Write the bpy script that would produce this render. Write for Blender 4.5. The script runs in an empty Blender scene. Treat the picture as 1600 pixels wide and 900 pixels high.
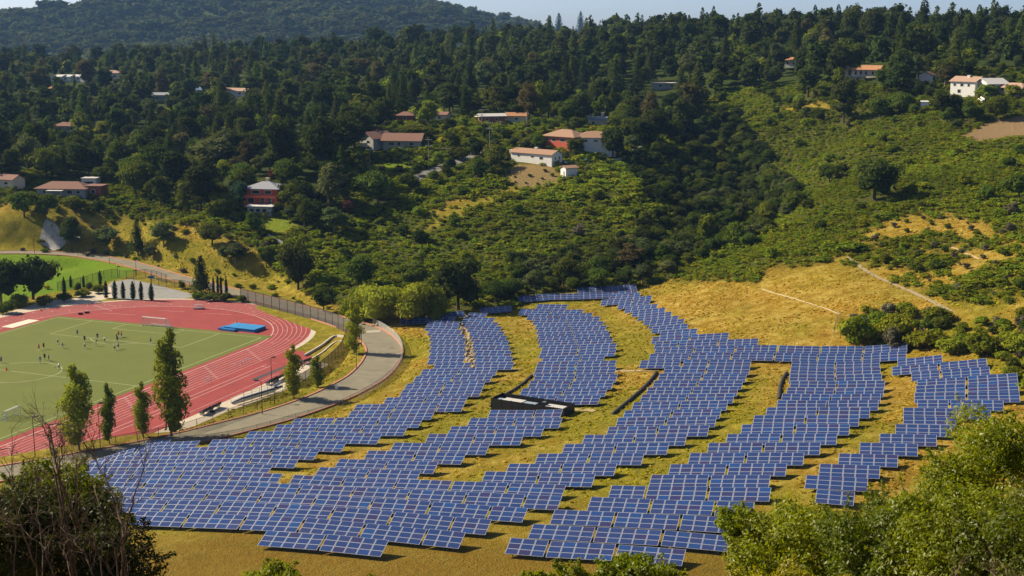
import bpy, bmesh, math, random
import numpy as np
from mathutils import Vector, Matrix

random.seed(11)
RNG = np.random.default_rng(11)
SC = bpy.context.scene
COL = SC.collection
rad = math.radians

# ------------------------------------------------------------------ camera
FPX, HZ, HC = 2118.0, 40.0, 77.3            # focal length in photo pixels, horizon row, eye height
TH = math.atan((450 - HZ) / FPX)
cam_d = bpy.data.cameras.new('camera')
cam = bpy.data.objects.new('camera', cam_d)
COL.objects.link(cam)
cam.location = (0, 0, HC)
cam.rotation_euler = (math.pi / 2 - TH, 0, 0)
cam_d.sensor_width = 36
cam_d.lens = FPX / 1600 * 36
cam_d.clip_start = 0.5
cam_d.clip_end = 30000
SC.camera = cam

# ------------------------------------------------------------------ light
SUN_EL, SUN_AZ = rad(36), math.atan2(-0.945, 0.33)     # azimuth measured from +Y towards +X
to_sun = Vector((math.sin(SUN_AZ) * math.cos(SUN_EL), math.cos(SUN_AZ) * math.cos(SUN_EL), math.sin(SUN_EL)))
W = bpy.data.worlds.new('World')
SC.world = W
W.use_nodes = True
nt = W.node_tree
bg = nt.nodes['Background']
sky = nt.nodes.new('ShaderNodeTexSky')
sky.sky_type = 'NISHITA'
sky.sun_disc = False
sky.sun_elevation = SUN_EL
sky.sun_rotation = SUN_AZ
sky.air_density = 0.42
sky.dust_density = 0.75
sky.ozone_density = 0.8
nt.links.new(sky.outputs[0], bg.inputs[0])
bg.inputs[1].default_value = 0.092
sl = bpy.data.lights.new('sun', 'SUN')
sl.energy = 4.9
sl.angle = rad(0.53)
sl.color = (1.0, 0.87, 0.64)
sun = bpy.data.objects.new('sun', sl)
COL.objects.link(sun)
sun.location = to_sun * 300
sun.rotation_euler = to_sun.to_track_quat('Z', 'Y').to_euler()
SC.view_settings.view_transform = 'Standard'
SC.view_settings.look = 'None'
SC.view_settings.exposure = 0.78
SC.view_settings.gamma = 1.0
SC.view_settings.use_curve_mapping = False
SC.render.engine = 'CYCLES'
SC.cycles.max_bounces = 5
SC.cycles.diffuse_bounces = 2
SC.cycles.glossy_bounces = 2
SC.cycles.transmission_bounces = 2
SC.cycles.transparent_max_bounces = 8
SC.cycles.volume_bounces = 0
SC.cycles.use_denoising = True

# ------------------------------------------------------------------ objects helpers
def link(o, parent=None):
    COL.objects.link(o)
    if parent is not None:
        o.parent = parent
    return o

def tag(o, label=None, cat=None, group=None, kind=None):
    if label: o['label'] = label
    if cat: o['category'] = cat
    if group: o['group'] = group
    if kind: o['kind'] = kind
    return o

def thing(name, label, cat, loc=(0, 0, 0), rz=0.0, group=None):
    o = bpy.data.objects.new(name, None)
    o.empty_display_size = 0.5
    link(o)
    o.location = loc
    o.rotation_euler = (0, 0, rz)
    return tag(o, label, cat, group)

class MB:
    """collects simple shapes, then links them as ONE mesh object"""
    def __init__(s):
        s.v, s.f, s.m = [], [], []
    def add(s, vs, fs, mi=0):
        b = len(s.v)
        s.v += [tuple(p) for p in vs]
        s.f += [tuple(i + b for i in f) for f in fs]
        s.m += [mi] * len(fs)
        return s
    def box(s, x0, x1, y0, y1, z0, z1, mi=0, M=None):
        vs = [Vector((x, y, z)) for z in (z0, z1) for y in (y0, y1) for x in (x0, x1)]
        if M is not None:
            vs = [M @ p for p in vs]
        return s.add(vs, [(0, 2, 3, 1), (4, 5, 7, 6), (0, 1, 5, 4), (2, 6, 7, 3), (0, 4, 6, 2), (1, 3, 7, 5)], mi)
    def tube(s, pts, radii, n=6, mi=0, cap=True):
        pts = [Vector(p) for p in pts]
        if not hasattr(radii, '__len__'):
            radii = [radii] * len(pts)
        vs, fs = [], []
        for i, p in enumerate(pts):
            d = (pts[min(i + 1, len(pts) - 1)] - pts[max(i - 1, 0)]).normalized()
            a = d.orthogonal().normalized() if abs(d.z) < 0.95 else Vector((1, 0, 0))
            b = d.cross(a).normalized()
            a = b.cross(d).normalized()
            for k in range(n):
                t = 2 * math.pi * k / n
                vs.append(p + (a * math.cos(t) + b * math.sin(t)) * radii[i])
        for i in range(len(pts) - 1):
            for k in range(n):
                k2 = (k + 1) % n
                fs.append((i * n + k, i * n + k2, (i + 1) * n + k2, (i + 1) * n + k))
        if cap:
            fs.append(tuple(range(n))[::-1])
            fs.append(tuple(range((len(pts) - 1) * n, len(pts) * n)))
        return s.add(vs, fs, mi)
    def mesh(s, name, mats, smooth=False):
        me = bpy.data.meshes.new(name)
        me.from_pydata(s.v, [], s.f)
        for m in (mats if isinstance(mats, (list, tuple)) else [mats]):
            me.materials.append(m)
        me.polygons.foreach_set('material_index', s.m)
        if smooth:
            me.polygons.foreach_set('use_smooth', [True] * len(s.f))
        me.update()
        return me
    def build(s, name, mats, parent=None, smooth=False):
        return link(bpy.data.objects.new(name, s.mesh(name, mats, smooth)), parent)

def np_mesh(name, V, F, mats, mi=None, smooth=False, attrs=None):
    me = bpy.data.meshes.new(name)
    V = np.asarray(V, np.float32); F = np.asarray(F, np.int32)
    n, k = F.shape
    me.vertices.add(len(V)); me.vertices.foreach_set('co', V.ravel())
    me.loops.add(n * k); me.loops.foreach_set('vertex_index', F.ravel())
    me.polygons.add(n)
    me.polygons.foreach_set('loop_start', np.arange(0, n * k, k, dtype=np.int32))
    for m in (mats if isinstance(mats, (list, tuple)) else [mats]):
        me.materials.append(m)
    if mi is not None:
        me.polygons.foreach_set('material_index', np.asarray(mi, np.int32))
    me.polygons.foreach_set('use_smooth', np.full(n, bool(smooth)))
    for nm, (dom, typ, arr) in (attrs or {}).items():
        a = me.attributes.new(nm, typ, dom)
        a.data.foreach_set('color' if typ == 'FLOAT_COLOR' else 'value', np.asarray(arr, np.float32).ravel())
    me.update(calc_edges=True)
    return me

def np_obj(name, V, F, mats, parent=None, **k):
    return link(bpy.data.objects.new(name, np_mesh(name, V, F, mats, **k)), parent)

# ------------------------------------------------------------------ materials
class NT:
    def __init__(s, name):
        s.m = bpy.data.materials.new(name); s.m.use_nodes = True
        s.t = s.m.node_tree; s.b = s.t.nodes['Principled BSDF']; s.out = s.t.nodes['Material Output']
    def n(s, typ, **k):
        o = s.t.nodes.new('ShaderNode' + typ)
        for a, v in k.items():
            setattr(o, a, v)
        return o
    def l(s, a, b): s.t.links.new(a, b)
    def noise(s, scale, detail=4, rough=0.6, vec=None):
        o = s.n('TexNoise'); o.inputs['Scale'].default_value = scale
        o.inputs['Detail'].default_value = detail; o.inputs['Roughness'].default_value = rough
        if vec is None:
            g = s.n('NewGeometry'); vec = g.outputs['Position']
        s.l(vec, o.inputs['Vector'])
        return o.outputs['Fac']
    def ramp(s, fac, a, b):
        o = s.n('MapRange'); o.inputs['From Min'].default_value = a; o.inputs['From Max'].default_value = b
        o.clamp = True
        s.l(fac, o.inputs['Value'])
        return o.outputs['Result']
    def mix(s, fac, a, b, mode='MIX'):
        o = s.n('Mix', data_type='RGBA', blend_type=mode)
        if isinstance(fac, (int, float)): o.inputs[0].default_value = fac
        else: s.l(fac, o.inputs[0])
        for i, x in ((6, a), (7, b)):
            if isinstance(x, (tuple, list)): o.inputs[i].default_value = (*x[:3], 1)
            else: s.l(x, o.inputs[i])
        return o.outputs[2]
    def math(s, op, a, b=0.0):
        o = s.n('Math', operation=op)
        for i, x in enumerate((a, b)):
            if isinstance(x, (int, float)): o.inputs[i].default_value = x
            else: s.l(x, o.inputs[i])
        return o.outputs[0]
    def hsv(s, col, h=0.5, sat=1.0, v=1.0):
        o = s.n('HueSaturation'); s.l(col, o.inputs['Color'])
        for nm, x in (('Hue', h), ('Saturation', sat), ('Value', v)):
            if isinstance(x, (int, float)): o.inputs[nm].default_value = x
            else: s.l(x, o.inputs[nm])
        return o.outputs[0]
    def bump(s, fac, strength=0.4, dist=0.1):
        o = s.n('Bump'); o.inputs['Strength'].default_value = strength; o.inputs['Distance'].default_value = dist
        s.l(fac, o.inputs['Height']); s.l(o.outputs[0], s.b.inputs['Normal'])

def mat(name, c1, c2=None, scale=1.0, rough=0.8, bump=0.0, metal=0.0, spec=0.3, detail=5):
    """plain surface: two tones broken up by noise"""
    t = NT(name)
    c2 = c2 or tuple(x * 0.8 for x in c1)
    f = t.noise(scale, detail)
    col = t.mix(t.ramp(f, 0.3, 0.7), c1, c2)
    t.l(col, t.b.inputs['Base Color'])
    t.b.inputs['Roughness'].default_value = rough
    t.b.inputs['Metallic'].default_value = metal
    t.b.inputs['Specular IOR Level'].default_value = spec
    if bump: t.bump(f, bump, 0.05)
    return t.m

def leafmat(name, c1, c2, src='obj', transl=0.35, gloss=0.0, vr=(0.7, 1.35), hr=0.025):
    """foliage: every leaf its own tone, every plant its own tint, light let through"""
    t = NT(name)
    g = t.n('NewGeometry')
    col = t.mix(g.outputs['Random Per Island'], c1, c2)
    if src == 'obj':
        r = t.n('ObjectInfo').outputs['Random']
    else:
        a = t.n('Attribute'); a.attribute_name = 'tint'; r = a.outputs['Fac']
    v = t.math('MULTIPLY_ADD', r, vr[1] - vr[0]); v.node.inputs[2].default_value = vr[0]
    r2 = t.math('FRACT', t.math('MULTIPLY', r, 7.31))
    h = t.math('MULTIPLY_ADD', r2, -2 * hr); h.node.inputs[2].default_value = 0.5 + hr
    col = t.hsv(col, h=h, v=v)
    d = t.n('BsdfDiffuse'); tr = t.n('BsdfTranslucent'); mx = t.n('MixShader')
    t.l(col, d.inputs[0]); t.l(t.hsv(col, h=0.492, sat=1.08, v=1.25), tr.inputs[0])
    mx.inputs[0].default_value = transl
    t.l(d.outputs[0], mx.inputs[1]); t.l(tr.outputs[0], mx.inputs[2])
    last = mx.outputs[0]
    if gloss:
        gl = t.n('BsdfGlossy'); gl.inputs['Roughness'].default_value = 0.45
        m2 = t.n('MixShader'); m2.inputs[0].default_value = gloss
        t.l(last, m2.inputs[1]); t.l(gl.outputs[0], m2.inputs[2]); last = m2.outputs[0]
    t.l(last, t.out.inputs['Surface'])
    return t.m

# ------------------------------------------------------------------ terrain
def pix_dir(px, py):
    a, b, c = (px - 800) / FPX, 1.0, -(py - 450) / FPX
    cs, sn = math.cos(TH), math.sin(TH)
    return np.array([a, b * cs + c * sn, -b * sn + c * cs])

CP = []          # (azimuth, ln r, z)
def cp(px, py, z=None, r=None):
    d = pix_dir(px, py); hd = math.hypot(d[0], d[1]); t = d[2] / hd
    if z is not None: r = (z - HC) / t
    else: z = HC + r * t
    CP.append((math.atan2(d[0], d[1]), math.log(r), z))
def cpx(px, r, z):
    d = pix_dir(px, 300); CP.append((math.atan2(d[0], d[1]), math.log(r), z))

for px in (-400, 200, 800, 1400, 2000):
    for r, z in ((3, 75.6), (12, 71.5), (25, 63.0), (60, 45.0), (110, 25.0), (150, 12.5)):
        cpx(px, r, z)
for a in [  # the hillside with the panels
    (460, 835, 11.5), (250, 800, 9.0), (700, 860, 12.0), (1000, 868, 13.0), (1300, 800, 14.5), (1500, 700, 15.0),
    (1600, 640, 15.0), (1400, 545, 12.5), (1200, 545, 10.5), (1050, 560, 8.5), (1000, 450, 5.5), (850, 465, 4.0),
    (750, 490, 2.5), (650, 505, 2.0), (700, 600, 5.0), (900, 600, 7.0), (800, 700, 8.5), (500, 680, 5.0), (350, 700, 4.5),
    (550, 760, 8.5), (1100, 650, 10.5), (1100, 750, 12.5), (200, 765, 6.5), (130, 745, 4.0), (-100, 780, 5.0), (1800, 640, 17.0),
    # roads and the stadium
    (590, 545, 2.2), (625, 530, 2.8), (540, 612, 2.4), (400, 655, 1.4), (250, 690, 1.2), (100, 715, 0.8), (560, 505, 2.2),
    (-100, 740, 0.8), (0, 480, 0), (0, 560, 0), (0, 650, 0), (200, 480, 0), (200, 600, 0), (400, 500, 0), (480, 520, 0), (400, 580, 0),
    (300, 620, 0), (-300, 500, 0), (-300, 640, 0), (-300, 440, 0), (250, 450, 0.3), (0, 420, 0.4), (0, 395, 1.2),
    (150, 401, 1.2), (250, 427, 1.4), (400, 468, 2.0), (500, 492, 2.2), (-300, 400, 1)]:
    cp(a[0], a[1], z=a[2])
for a in [  # banks, ridges, ravine, wooded slopes: (px, py, distance)
    (100, 330, 490), (0, 330, 490), (250, 360, 460), (350, 400, 430), (450, 440, 395), (500, 470, 370), (420, 320, 470), (100, 300, 520),
    (600, 430, 400), (600, 370, 440), (750, 330, 455), (850, 290, 480), (850, 260, 495), (900, 225, 530), (620, 225, 540),
    (700, 260, 510), (560, 290, 490), (1000, 290, 470), (950, 320, 455), (1050, 350, 442), (1000, 400, 404), (1100, 392, 418), (1152, 384, 440), (1160, 335, 495), (1150, 290, 540), (900, 430, 385),
    (1130, 238, 585), (1030, 225, 560), (1100, 190, 640), (1200, 400, 365), (1226, 340, 424), (1300, 300, 440), (1300, 240, 500),
    (1400, 340, 385), (1300, 460, 318), (1150, 480, 325), (1450, 420, 335), (1500, 250, 470), (1600, 300, 410), (1600, 400, 330),
    (1600, 500, 285), (1550, 200, 530), (1610, 215, 500), (1250, 170, 620), (1520, 145, 590), (1350, 120, 640), (1900, 400, 330),
    (1900, 200, 520), (0, 250, 620), (0, 150, 900), (200, 150, 880), (100, 110, 1150), (400, 200, 640), (400, 120, 950), (600, 120, 880),
    (800, 150, 700), (800, 90, 950), (800, 70, 1050), (1000, 120, 760), (1000, 68, 920), (1200, 110, 720), (1200, 70, 830), (1400, 100, 700),
    (1400, 72, 800), (1600, 110, 680), (1600, 74, 780), (400, 97, 1100), (600, 83, 1080), (-300, 150, 900), (-300, 300, 520), (1900, 90, 750)]:
    cp(a[0], a[1], r=a[2])
for px in (-400, 0, 400, 800, 1200, 1600, 2000):
    cpx(px, 1500, 36); cpx(px, 2000, 26); cpx(px, 4600, 40); cpx(px, 7000, 20)
for px, z in ((-400, 80), (0, 88), (110, 105), (160, 96), (270, 121), (400, 131), (520, 136), (620, 130), (700, 112), (755, 90), (800, 68), (850, 42),
              (1000, 20), (1300, 10), (1600, 10), (2000, 10)):
    cpx(px, 3200, z)
for px, z in ((0, 55), (270, 72), (520, 78), (700, 66), (800, 40), (900, 24)):
    cpx(px, 2500, z)

CPa = np.array(CP)
def _phi(d2):
    return 0.5 * d2 * np.log(np.maximum(d2, 1e-12))
_n = len(CPa)
_X = CPa[:, :2]
_K = _phi(((_X[:, None, :] - _X[None, :, :]) ** 2).sum(-1)) + np.eye(_n) * 2e-4
_P = np.hstack([np.ones((_n, 1)), _X])
_A = np.block([[_K, _P], [_P.T, np.zeros((3, 3))]])
_wt = np.linalg.solve(_A, np.concatenate([CPa[:, 2], np.zeros(3)]))
def tps(az, lr):
    out = np.empty(az.size); az = az.ravel(); lr = lr.ravel()
    for i in range(0, az.size, 20000):
        q = np.stack([az[i:i + 20000], lr[i:i + 20000]], 1)
        k = _phi(((q[:, None, :] - _X[None, :, :]) ** 2).sum(-1))
        out[i:i + 20000] = k @ _wt[:_n] + _wt[_n] + q @ _wt[_n + 1:]
    return out

# the stadium's own axes: u along the goal line, v away from the pitch behind the far goal
FO = np.array([-93.3, 345.9]); FA = rad(-21.8)
GU = np.array([math.cos(FA), math.sin(FA)]); GV = np.array([-GU[1], GU[0]])
def fld(u, v, z=0.0):
    p = FO + GU * u + GV * v
    return Vector((p[0], p[1], z))
def to_uv(x, y):
    dx, dy = np.asarray(x) - FO[0], np.asarray(y) - FO[1]
    return dx * GU[0] + dy * GU[1], dx * GV[0] + dy * GV[1]

def poly_sd(poly, x, y):
    """signed distance (negative inside) from points to a polygon"""
    poly = np.asarray(poly, float); x = np.asarray(x, float); y = np.asarray(y, float)
    d2 = np.full(x.shape, 1e18); ins = np.zeros(x.shape, bool)
    for (ax, ay), (bx, by) in zip(poly, np.roll(poly, -1, 0)):
        ex, ey = bx - ax, by - ay
        t = np.clip(((x - ax) * ex + (y - ay) * ey) / (ex * ex + ey * ey + 1e-12), 0, 1)
        d2 = np.minimum(d2, (x - ax - t * ex) ** 2 + (y - ay - t * ey) ** 2)
        c = ((ay > y) != (by > y)) & (x < (bx - ax) * (y - ay) / (by - ay + 1e-18) + ax)
        ins ^= c
    return np.sqrt(d2) * np.where(ins, -1, 1)

def vnoise(x, y, scale, seed=0):
    """smooth value noise, -1..1"""
    r = np.random.default_rng(seed + 77).uniform(-1, 1, (256, 256))
    x = np.asarray(x) / scale; y = np.asarray(y) / scale
    xi = np.floor(x).astype(int); yi = np.floor(y).astype(int); fx = x - xi; fy = y - yi
    fx = fx * fx * (3 - 2 * fx); fy = fy * fy * (3 - 2 * fy)
    g = lambda a, b: r[a % 256, b % 256]
    return (g(xi, yi) * (1 - fx) + g(xi + 1, yi) * fx) * (1 - fy) + (g(xi, yi + 1) * (1 - fx) + g(xi + 1, yi + 1) * fx) * fy
def fbm(x, y, scale, seed=0, oct=4):
    s = 0; a = 1; tot = 0
    for o in range(oct):
        s = s + a * vnoise(x, y, scale / 2 ** o, seed + o); tot += a; a *= 0.5
    return s / tot

STAD = [(-75, -140), (60, -140), (61, -60), (66, -40), (63, -20), (57, 0), (51, 14), (38, 31), (22, 41), (2, 54), (-8, 66), (-75, 62)]
def height(x, y):
    x = np.asarray(x, float); y = np.asarray(y, float); sh = x.shape
    r = np.hypot(x, y); az = np.arctan2(x, y)
    lim = 0.47
    u = np.where(np.abs(az) <= lim, az, np.sign(az) * lim * (math.pi - np.abs(az)) / (math.pi - lim))
    z = tps(u, np.log(np.maximum(r, 2.0))).reshape(sh)
    far = np.clip((r - 1900) / 600, 0, 1) * np.clip((3150 - r) / 450, 0, 1)
    z = z + far * (fbm(x, y, 520, 3) * 26 - 110 * np.abs(fbm(x, y, 380, 9)) + 34)
    mid = np.clip((r - 420) / 150, 0, 1) * np.clip((1400 - r) / 200, 0, 1)
    z = z + mid * fbm(x, y, 75, 21) * 3.0
    near = np.clip((r - 150) / 60, 0, 1) * np.clip((460 - r) / 60, 0, 1)
    z = z + near * fbm(x, y, 22, 5) * 0.35
    fu, fv = to_uv(x, y)
    sd = poly_sd(STAD, fu, fv)
    k = np.clip(sd / 9.0, 0, 1); k = k * k * (3 - 2 * k)
    return z * k

AZ = np.concatenate([np.linspace(-math.pi, -0.62, 40, endpoint=False), np.linspace(-0.62, 0.62, 760), np.linspace(0.62, math.pi, 41)[1:]])
RR = np.exp(np.concatenate([np.linspace(math.log(2.5), math.log(140), 90, endpoint=False),
                            np.linspace(math.log(140), math.log(700), 330, endpoint=False),
                            np.linspace(math.log(700), math.log(16000), 130)]))
GX = RR[:, None] * np.sin(AZ)[None, :]
GY = RR[:, None] * np.cos(AZ)[None, :]
GZ = height(GX, GY)
GZ[RR > 6500] = GZ[np.searchsorted(RR, 6500) - 1][None, :] * 0 + 20.0
LRR = np.log(RR)
ROADPX = ((-140, 396), (0, 395), (100, 397), (160, 404), (230, 420), (290, 438), (360, 456), (440, 476), (520, 500), (570, 517),
          (598, 540), (597, 562), (575, 588), (540, 609), (500, 627), (440, 648), (370, 667), (300, 684), (200, 706), (100, 724), (-60, 752))

def ground(x, y):
    """height of the ground sheet itself at (x, y)"""
    x = np.asarray(x, float); y = np.asarray(y, float)
    az = np.arctan2(x, y); lr = np.log(np.maximum(np.hypot(x, y), 2.6))
    i = np.clip(np.searchsorted(AZ, az) - 1, 0, len(AZ) - 2); j = np.clip(np.searchsorted(LRR, lr) - 1, 0, len(RR) - 2)
    a = np.clip((az - AZ[i]) / (AZ[i + 1] - AZ[i]), 0, 1); b = np.clip((np.exp(lr) - RR[j]) / (RR[j + 1] - RR[j]), 0, 1)
    return (GZ[j, i] * (1 - a) + GZ[j, i + 1] * a) * (1 - b) + (GZ[j + 1, i] * (1 - a) + GZ[j + 1, i + 1] * a) * b
def gz(x, y): return float(ground(np.array([x]), np.array([y]))[0])

def pt(px, py, lift=0.0):
    """the place on the ground that the photo shows at a pixel"""
    d = pix_dir(px, py); hd = math.hypot(d[0], d[1]); t = d[2] / hd
    rs = np.exp(np.linspace(math.log(100), math.log(6000), 6000))
    xs, ys = rs * d[0] / hd, rs * d[1] / hd
    below = (HC + rs * t) < ground(xs, ys) + lift
    k = int(np.argmax(below)) if below.any() else len(rs) - 1
    return Vector((xs[k], ys[k], float(ground(xs[k:k + 1], ys[k:k + 1])[0])))
def ppm(p): return FPX / (Vector(p) - Vector((0, 0, HC))).length
def at_r(px, r):
    d = pix_dir(px, 300); hd = math.hypot(d[0], d[1])
    x, y = r * d[0] / hd, r * d[1] / hd
    return Vector((x, y, gz(x, y)))
def p0(px, py):
    d = pix_dir(px, py); k = -HC / d[2]
    return (d[0] * k, d[1] * k)
def wpoly(pxs, lift=0.0): return [(p.x, p.y) for p in (pt(a, b, lift) for a, b in pxs)]
def inpoly(poly, x, y): return poly_sd(poly, x, y) < 0
def r_line(pts):
    """a boundary given as pixels across the picture -> distance as a function of azimuth"""
    az, r = [], []
    for a, b in pts:
        p = pt(a, b); az.append(math.atan2(p.x, p.y)); r.append(math.hypot(p.x, p.y))
    o = np.argsort(az); az = np.array(az)[o]; r = np.array(r)[o]
    return lambda x, y: np.interp(np.arctan2(x, y), az, r)
def curve_pts(P, step):
    """Catmull-Rom through 2-D points, evenly resampled"""
    P = [np.array(p[:2], float) for p in P]; Q = [2 * P[0] - P[1]] + P + [2 * P[-1] - P[-2]]; out = []
    for i in range(1, len(Q) - 2):
        p0, p1, p2, p3 = Q[i - 1:i + 3]
        for t in np.linspace(0, 1, 24, endpoint=False):
            out.append(0.5 * ((2 * p1) + (p2 - p0) * t + (2 * p0 - 5 * p1 + 4 * p2 - p3) * t * t + (3 * p1 - p0 - 3 * p2 + p3) * t ** 3))
    out.append(P[-1]); out = np.array(out)
    s = np.concatenate([[0], np.cumsum(np.hypot(*np.diff(out, axis=0).T))])
    n = max(2, int(s[-1] / step) + 1); q = np.linspace(0, s[-1], n)
    return np.stack([np.interp(q, s, out[:, 0]), np.interp(q, s, out[:, 1])], 1)
def offset(C, w):
    d = np.gradient(C, axis=0); d /= np.linalg.norm(d, axis=1)[:, None]
    return C + np.stack([d[:, 1], -d[:, 0]], 1) * w

def bench_road():
    """cut and fill: the ground is level across the road"""
    C = curve_pts([pt(*p) for p in ROADPX], 2.0)
    z = ground(C[:, 0], C[:, 1]); k = 25
    zs = np.convolve(np.pad(z, k, mode='edge'), np.ones(2 * k + 1) / (2 * k + 1), mode='valid')
    m = np.where((RR > 170) & (RR < 560))[0]; a = np.where(np.abs(AZ) < 0.6)[0]
    X, Y = GX[np.ix_(m, a)], GY[np.ix_(m, a)]
    d = np.full(X.shape, 1e9); zz = np.zeros(X.shape)
    for i in range(0, len(C)):
        q = np.hypot(X - C[i, 0], Y - C[i, 1]); b = q < d; d[b] = q[b]; zz[b] = zs[i]
    t = np.clip((d - 5.0) / 6.0, 0, 1); t = t * t * (3 - 2 * t)
    GZ[np.ix_(m, a)] = zz * (1 - t) + GZ[np.ix_(m, a)] * t
bench_road()
# ------------------------------------------------------------------ regions of the hillside
forest_line = r_line([(-400, 300), (0, 290), (60, 284), (160, 293), (230, 327), (290, 345), (340, 352), (390, 374), (440, 342), (520, 333), (545, 266),
                      (600, 200), (700, 198), (760, 180), (800, 205), (860, 195), (960, 203), (1000, 235), (1060, 228), (1095, 182), (1110, 168),
                      (1180, 148), (1250, 142), (1330, 152), (1400, 158), (1440, 152), (1500, 118), (1600, 114), (2000, 114)])
scrub_line = r_line([(-400, 372), (0, 330), (60, 320), (160, 335), (230, 345), (300, 358), (390, 392), (430, 425), (470, 450), (520, 482), (570, 500), (690, 492), (760, 478), (810, 468),
                     (860, 452), (985, 440), (1010, 446), (1050, 434), (1180, 446), (1200, 415), (1290, 398), (1340, 380), (1400, 340), (1480, 335), (1540, 352),
                     (1610, 390), (2000, 400)])
DRY_BANK = wpoly([(-250, 335), (0, 325), (60, 320), (160, 325), (230, 340), (300, 352), (395, 385), (425, 420), (450, 440), (500, 470), (530, 492), (450, 470), (300, 430), (200, 405), (0, 392), (-250, 392)])
DRY_KNOLL = wpoly([(628, 362), (655, 340), (700, 318), (755, 300), (795, 270), (860, 268), (868, 285), (830, 300), (780, 318), (720, 345), (660, 372)])
YARD = wpoly([(800, 258), (870, 262), (880, 278), (868, 292), (820, 295), (790, 285)])
BARE_CUT = wpoly([(1500, 213), (1540, 192), (1610, 178), (1640, 200), (1600, 212), (1530, 222)])
RIGHT_MIX = wpoly([(1330, 395), (1400, 345), (1480, 335), (1560, 360), (1640, 395), (1640, 470), (1500, 465), (1400, 430)])
LAWN = wpoly([(-150, 397), (60, 397), (140, 405), (216, 422), (185, 436), (150, 446), (60, 462), (-20, 478), (-150, 486)])
HOUSE_LAWNS = [wpoly(q) for q in ([(400, 345), (440, 338), (465, 352), (440, 365), (405, 360)], [(555, 262), (620, 252), (650, 262), (600, 272), (555, 272)],
                                  [(610, 172), (680, 160), (690, 175), (640, 188)])]
GREEN_BANK = wpoly([(250, 415), (330, 395), (395, 395), (400, 440), (330, 432)])
UPPER_KNOLLS = wpoly([(1225, 170), (1300, 158), (1300, 170), (1220, 178)])
FARM_GREEN = [wpoly(q) for q in ([(905, 470), (950, 470), (1010, 520), (1010, 560), (985, 580), (960, 570)], [(770, 490), (805, 490), (840, 560), (830, 590), (806, 585)],
                                 [(560, 610), (640, 570), (660, 590), (560, 640), (500, 660)], [(890, 640), (1010, 590), (1010, 610), (850, 700), (700, 745)])]

def veg_weights(x, y):
    """what grows where: forest floor, scrub, green grass, bare soil, lawn (0..1 each)"""
    r = np.hypot(x, y); n = fbm(x, y, 26, 31); n2 = fbm(x, y, 9, 41)
    fl = forest_line(x, y); slv = scrub_line(x, y)
    s = lambda d, w: np.clip(0.5 - d / w, 0, 1)
    scrub = np.clip(0.5 + (r - slv + n * 9) / 8, 0, 1)
    forest = np.clip(0.5 + (r - fl + n * 6) / 8, 0, 1)
    for P in (DRY_KNOLL, UPPER_KNOLLS):
        scrub = scrub * (1 - 0.9 * s(poly_sd(P, x, y) + n * 9 + n2 * 6, 6))
    scrub = scrub * (1 - s(poly_sd(YARD, x, y) + n2 * 3, 4)) * (1 - s(poly_sd(BARE_CUT, x, y) + n2 * 2, 3))
    for P in HOUSE_LAWNS:
        scrub = scrub * (1 - s(poly_sd(P, x, y), 2)); forest = forest * (1 - s(poly_sd(P, x, y), 2))
    mixz = s(poly_sd(RIGHT_MIX, x, y), 20)
    scrub = np.maximum(scrub, mixz * np.clip((n + n2 * 0.8 - 0.02) * 5, 0, 0.9))
    scrub = scrub * (1 - mixz * np.clip((0.15 - n) * 3, 0, 0.9) * (r < slv + 30))
    bank = s(poly_sd(DRY_BANK, x, y), 6)
    scrub = scrub * (1 - bank * np.clip(0.75 - n * 1.2, 0, 1))
    green = np.clip(0.62 + n * 1.5 + n2 * 0.9, 0, 1) * 0.85
    hill = np.clip((x - 20) / 40, 0, 1) * np.clip((r - 285) / 40, 0, 1) * np.clip((r - slv + 130) / 30, 0, 1)
    green = green * (1 - 0.55 * hill)
    for P in FARM_GREEN:
        green = np.maximum(green, s(poly_sd(P, x, y) + n2 * 5, 8) * (0.65 + 0.35 * n2))
    green = np.maximum(green, bank * np.clip(0.35 + n * 1.5 + n2, 0, 0.8))
    green = np.maximum(green, s(poly_sd(GREEN_BANK, x, y) + n * 8, 8) * 0.85)
    green = green * (1 - 0.55 * s(r - 178 + n * 14, 24))
    bare = s(poly_sd(YARD, x, y) + n2 * 2, 4) * 0.8 + s(poly_sd(BARE_CUT, x, y), 3)
    lawn = s(poly_sd(LAWN, x, y), 1.5)
    for P in HOUSE_LAWNS:
        lawn = np.maximum(lawn, s(poly_sd(P, x, y), 2) * 0.8)
    fu, fv = to_uv(x, y)
    inst = s(poly_sd(STAD, fu, fv), 6)
    green = np.maximum(green, inst * np.clip(0.75 + n2 * 0.5, 0, 1))
    return forest * (1 - lawn) * (1 - bare), scrub * (1 - lawn) * (1 - bare) * (1 - inst), green, np.clip(bare, 0, 1), lawn

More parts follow.
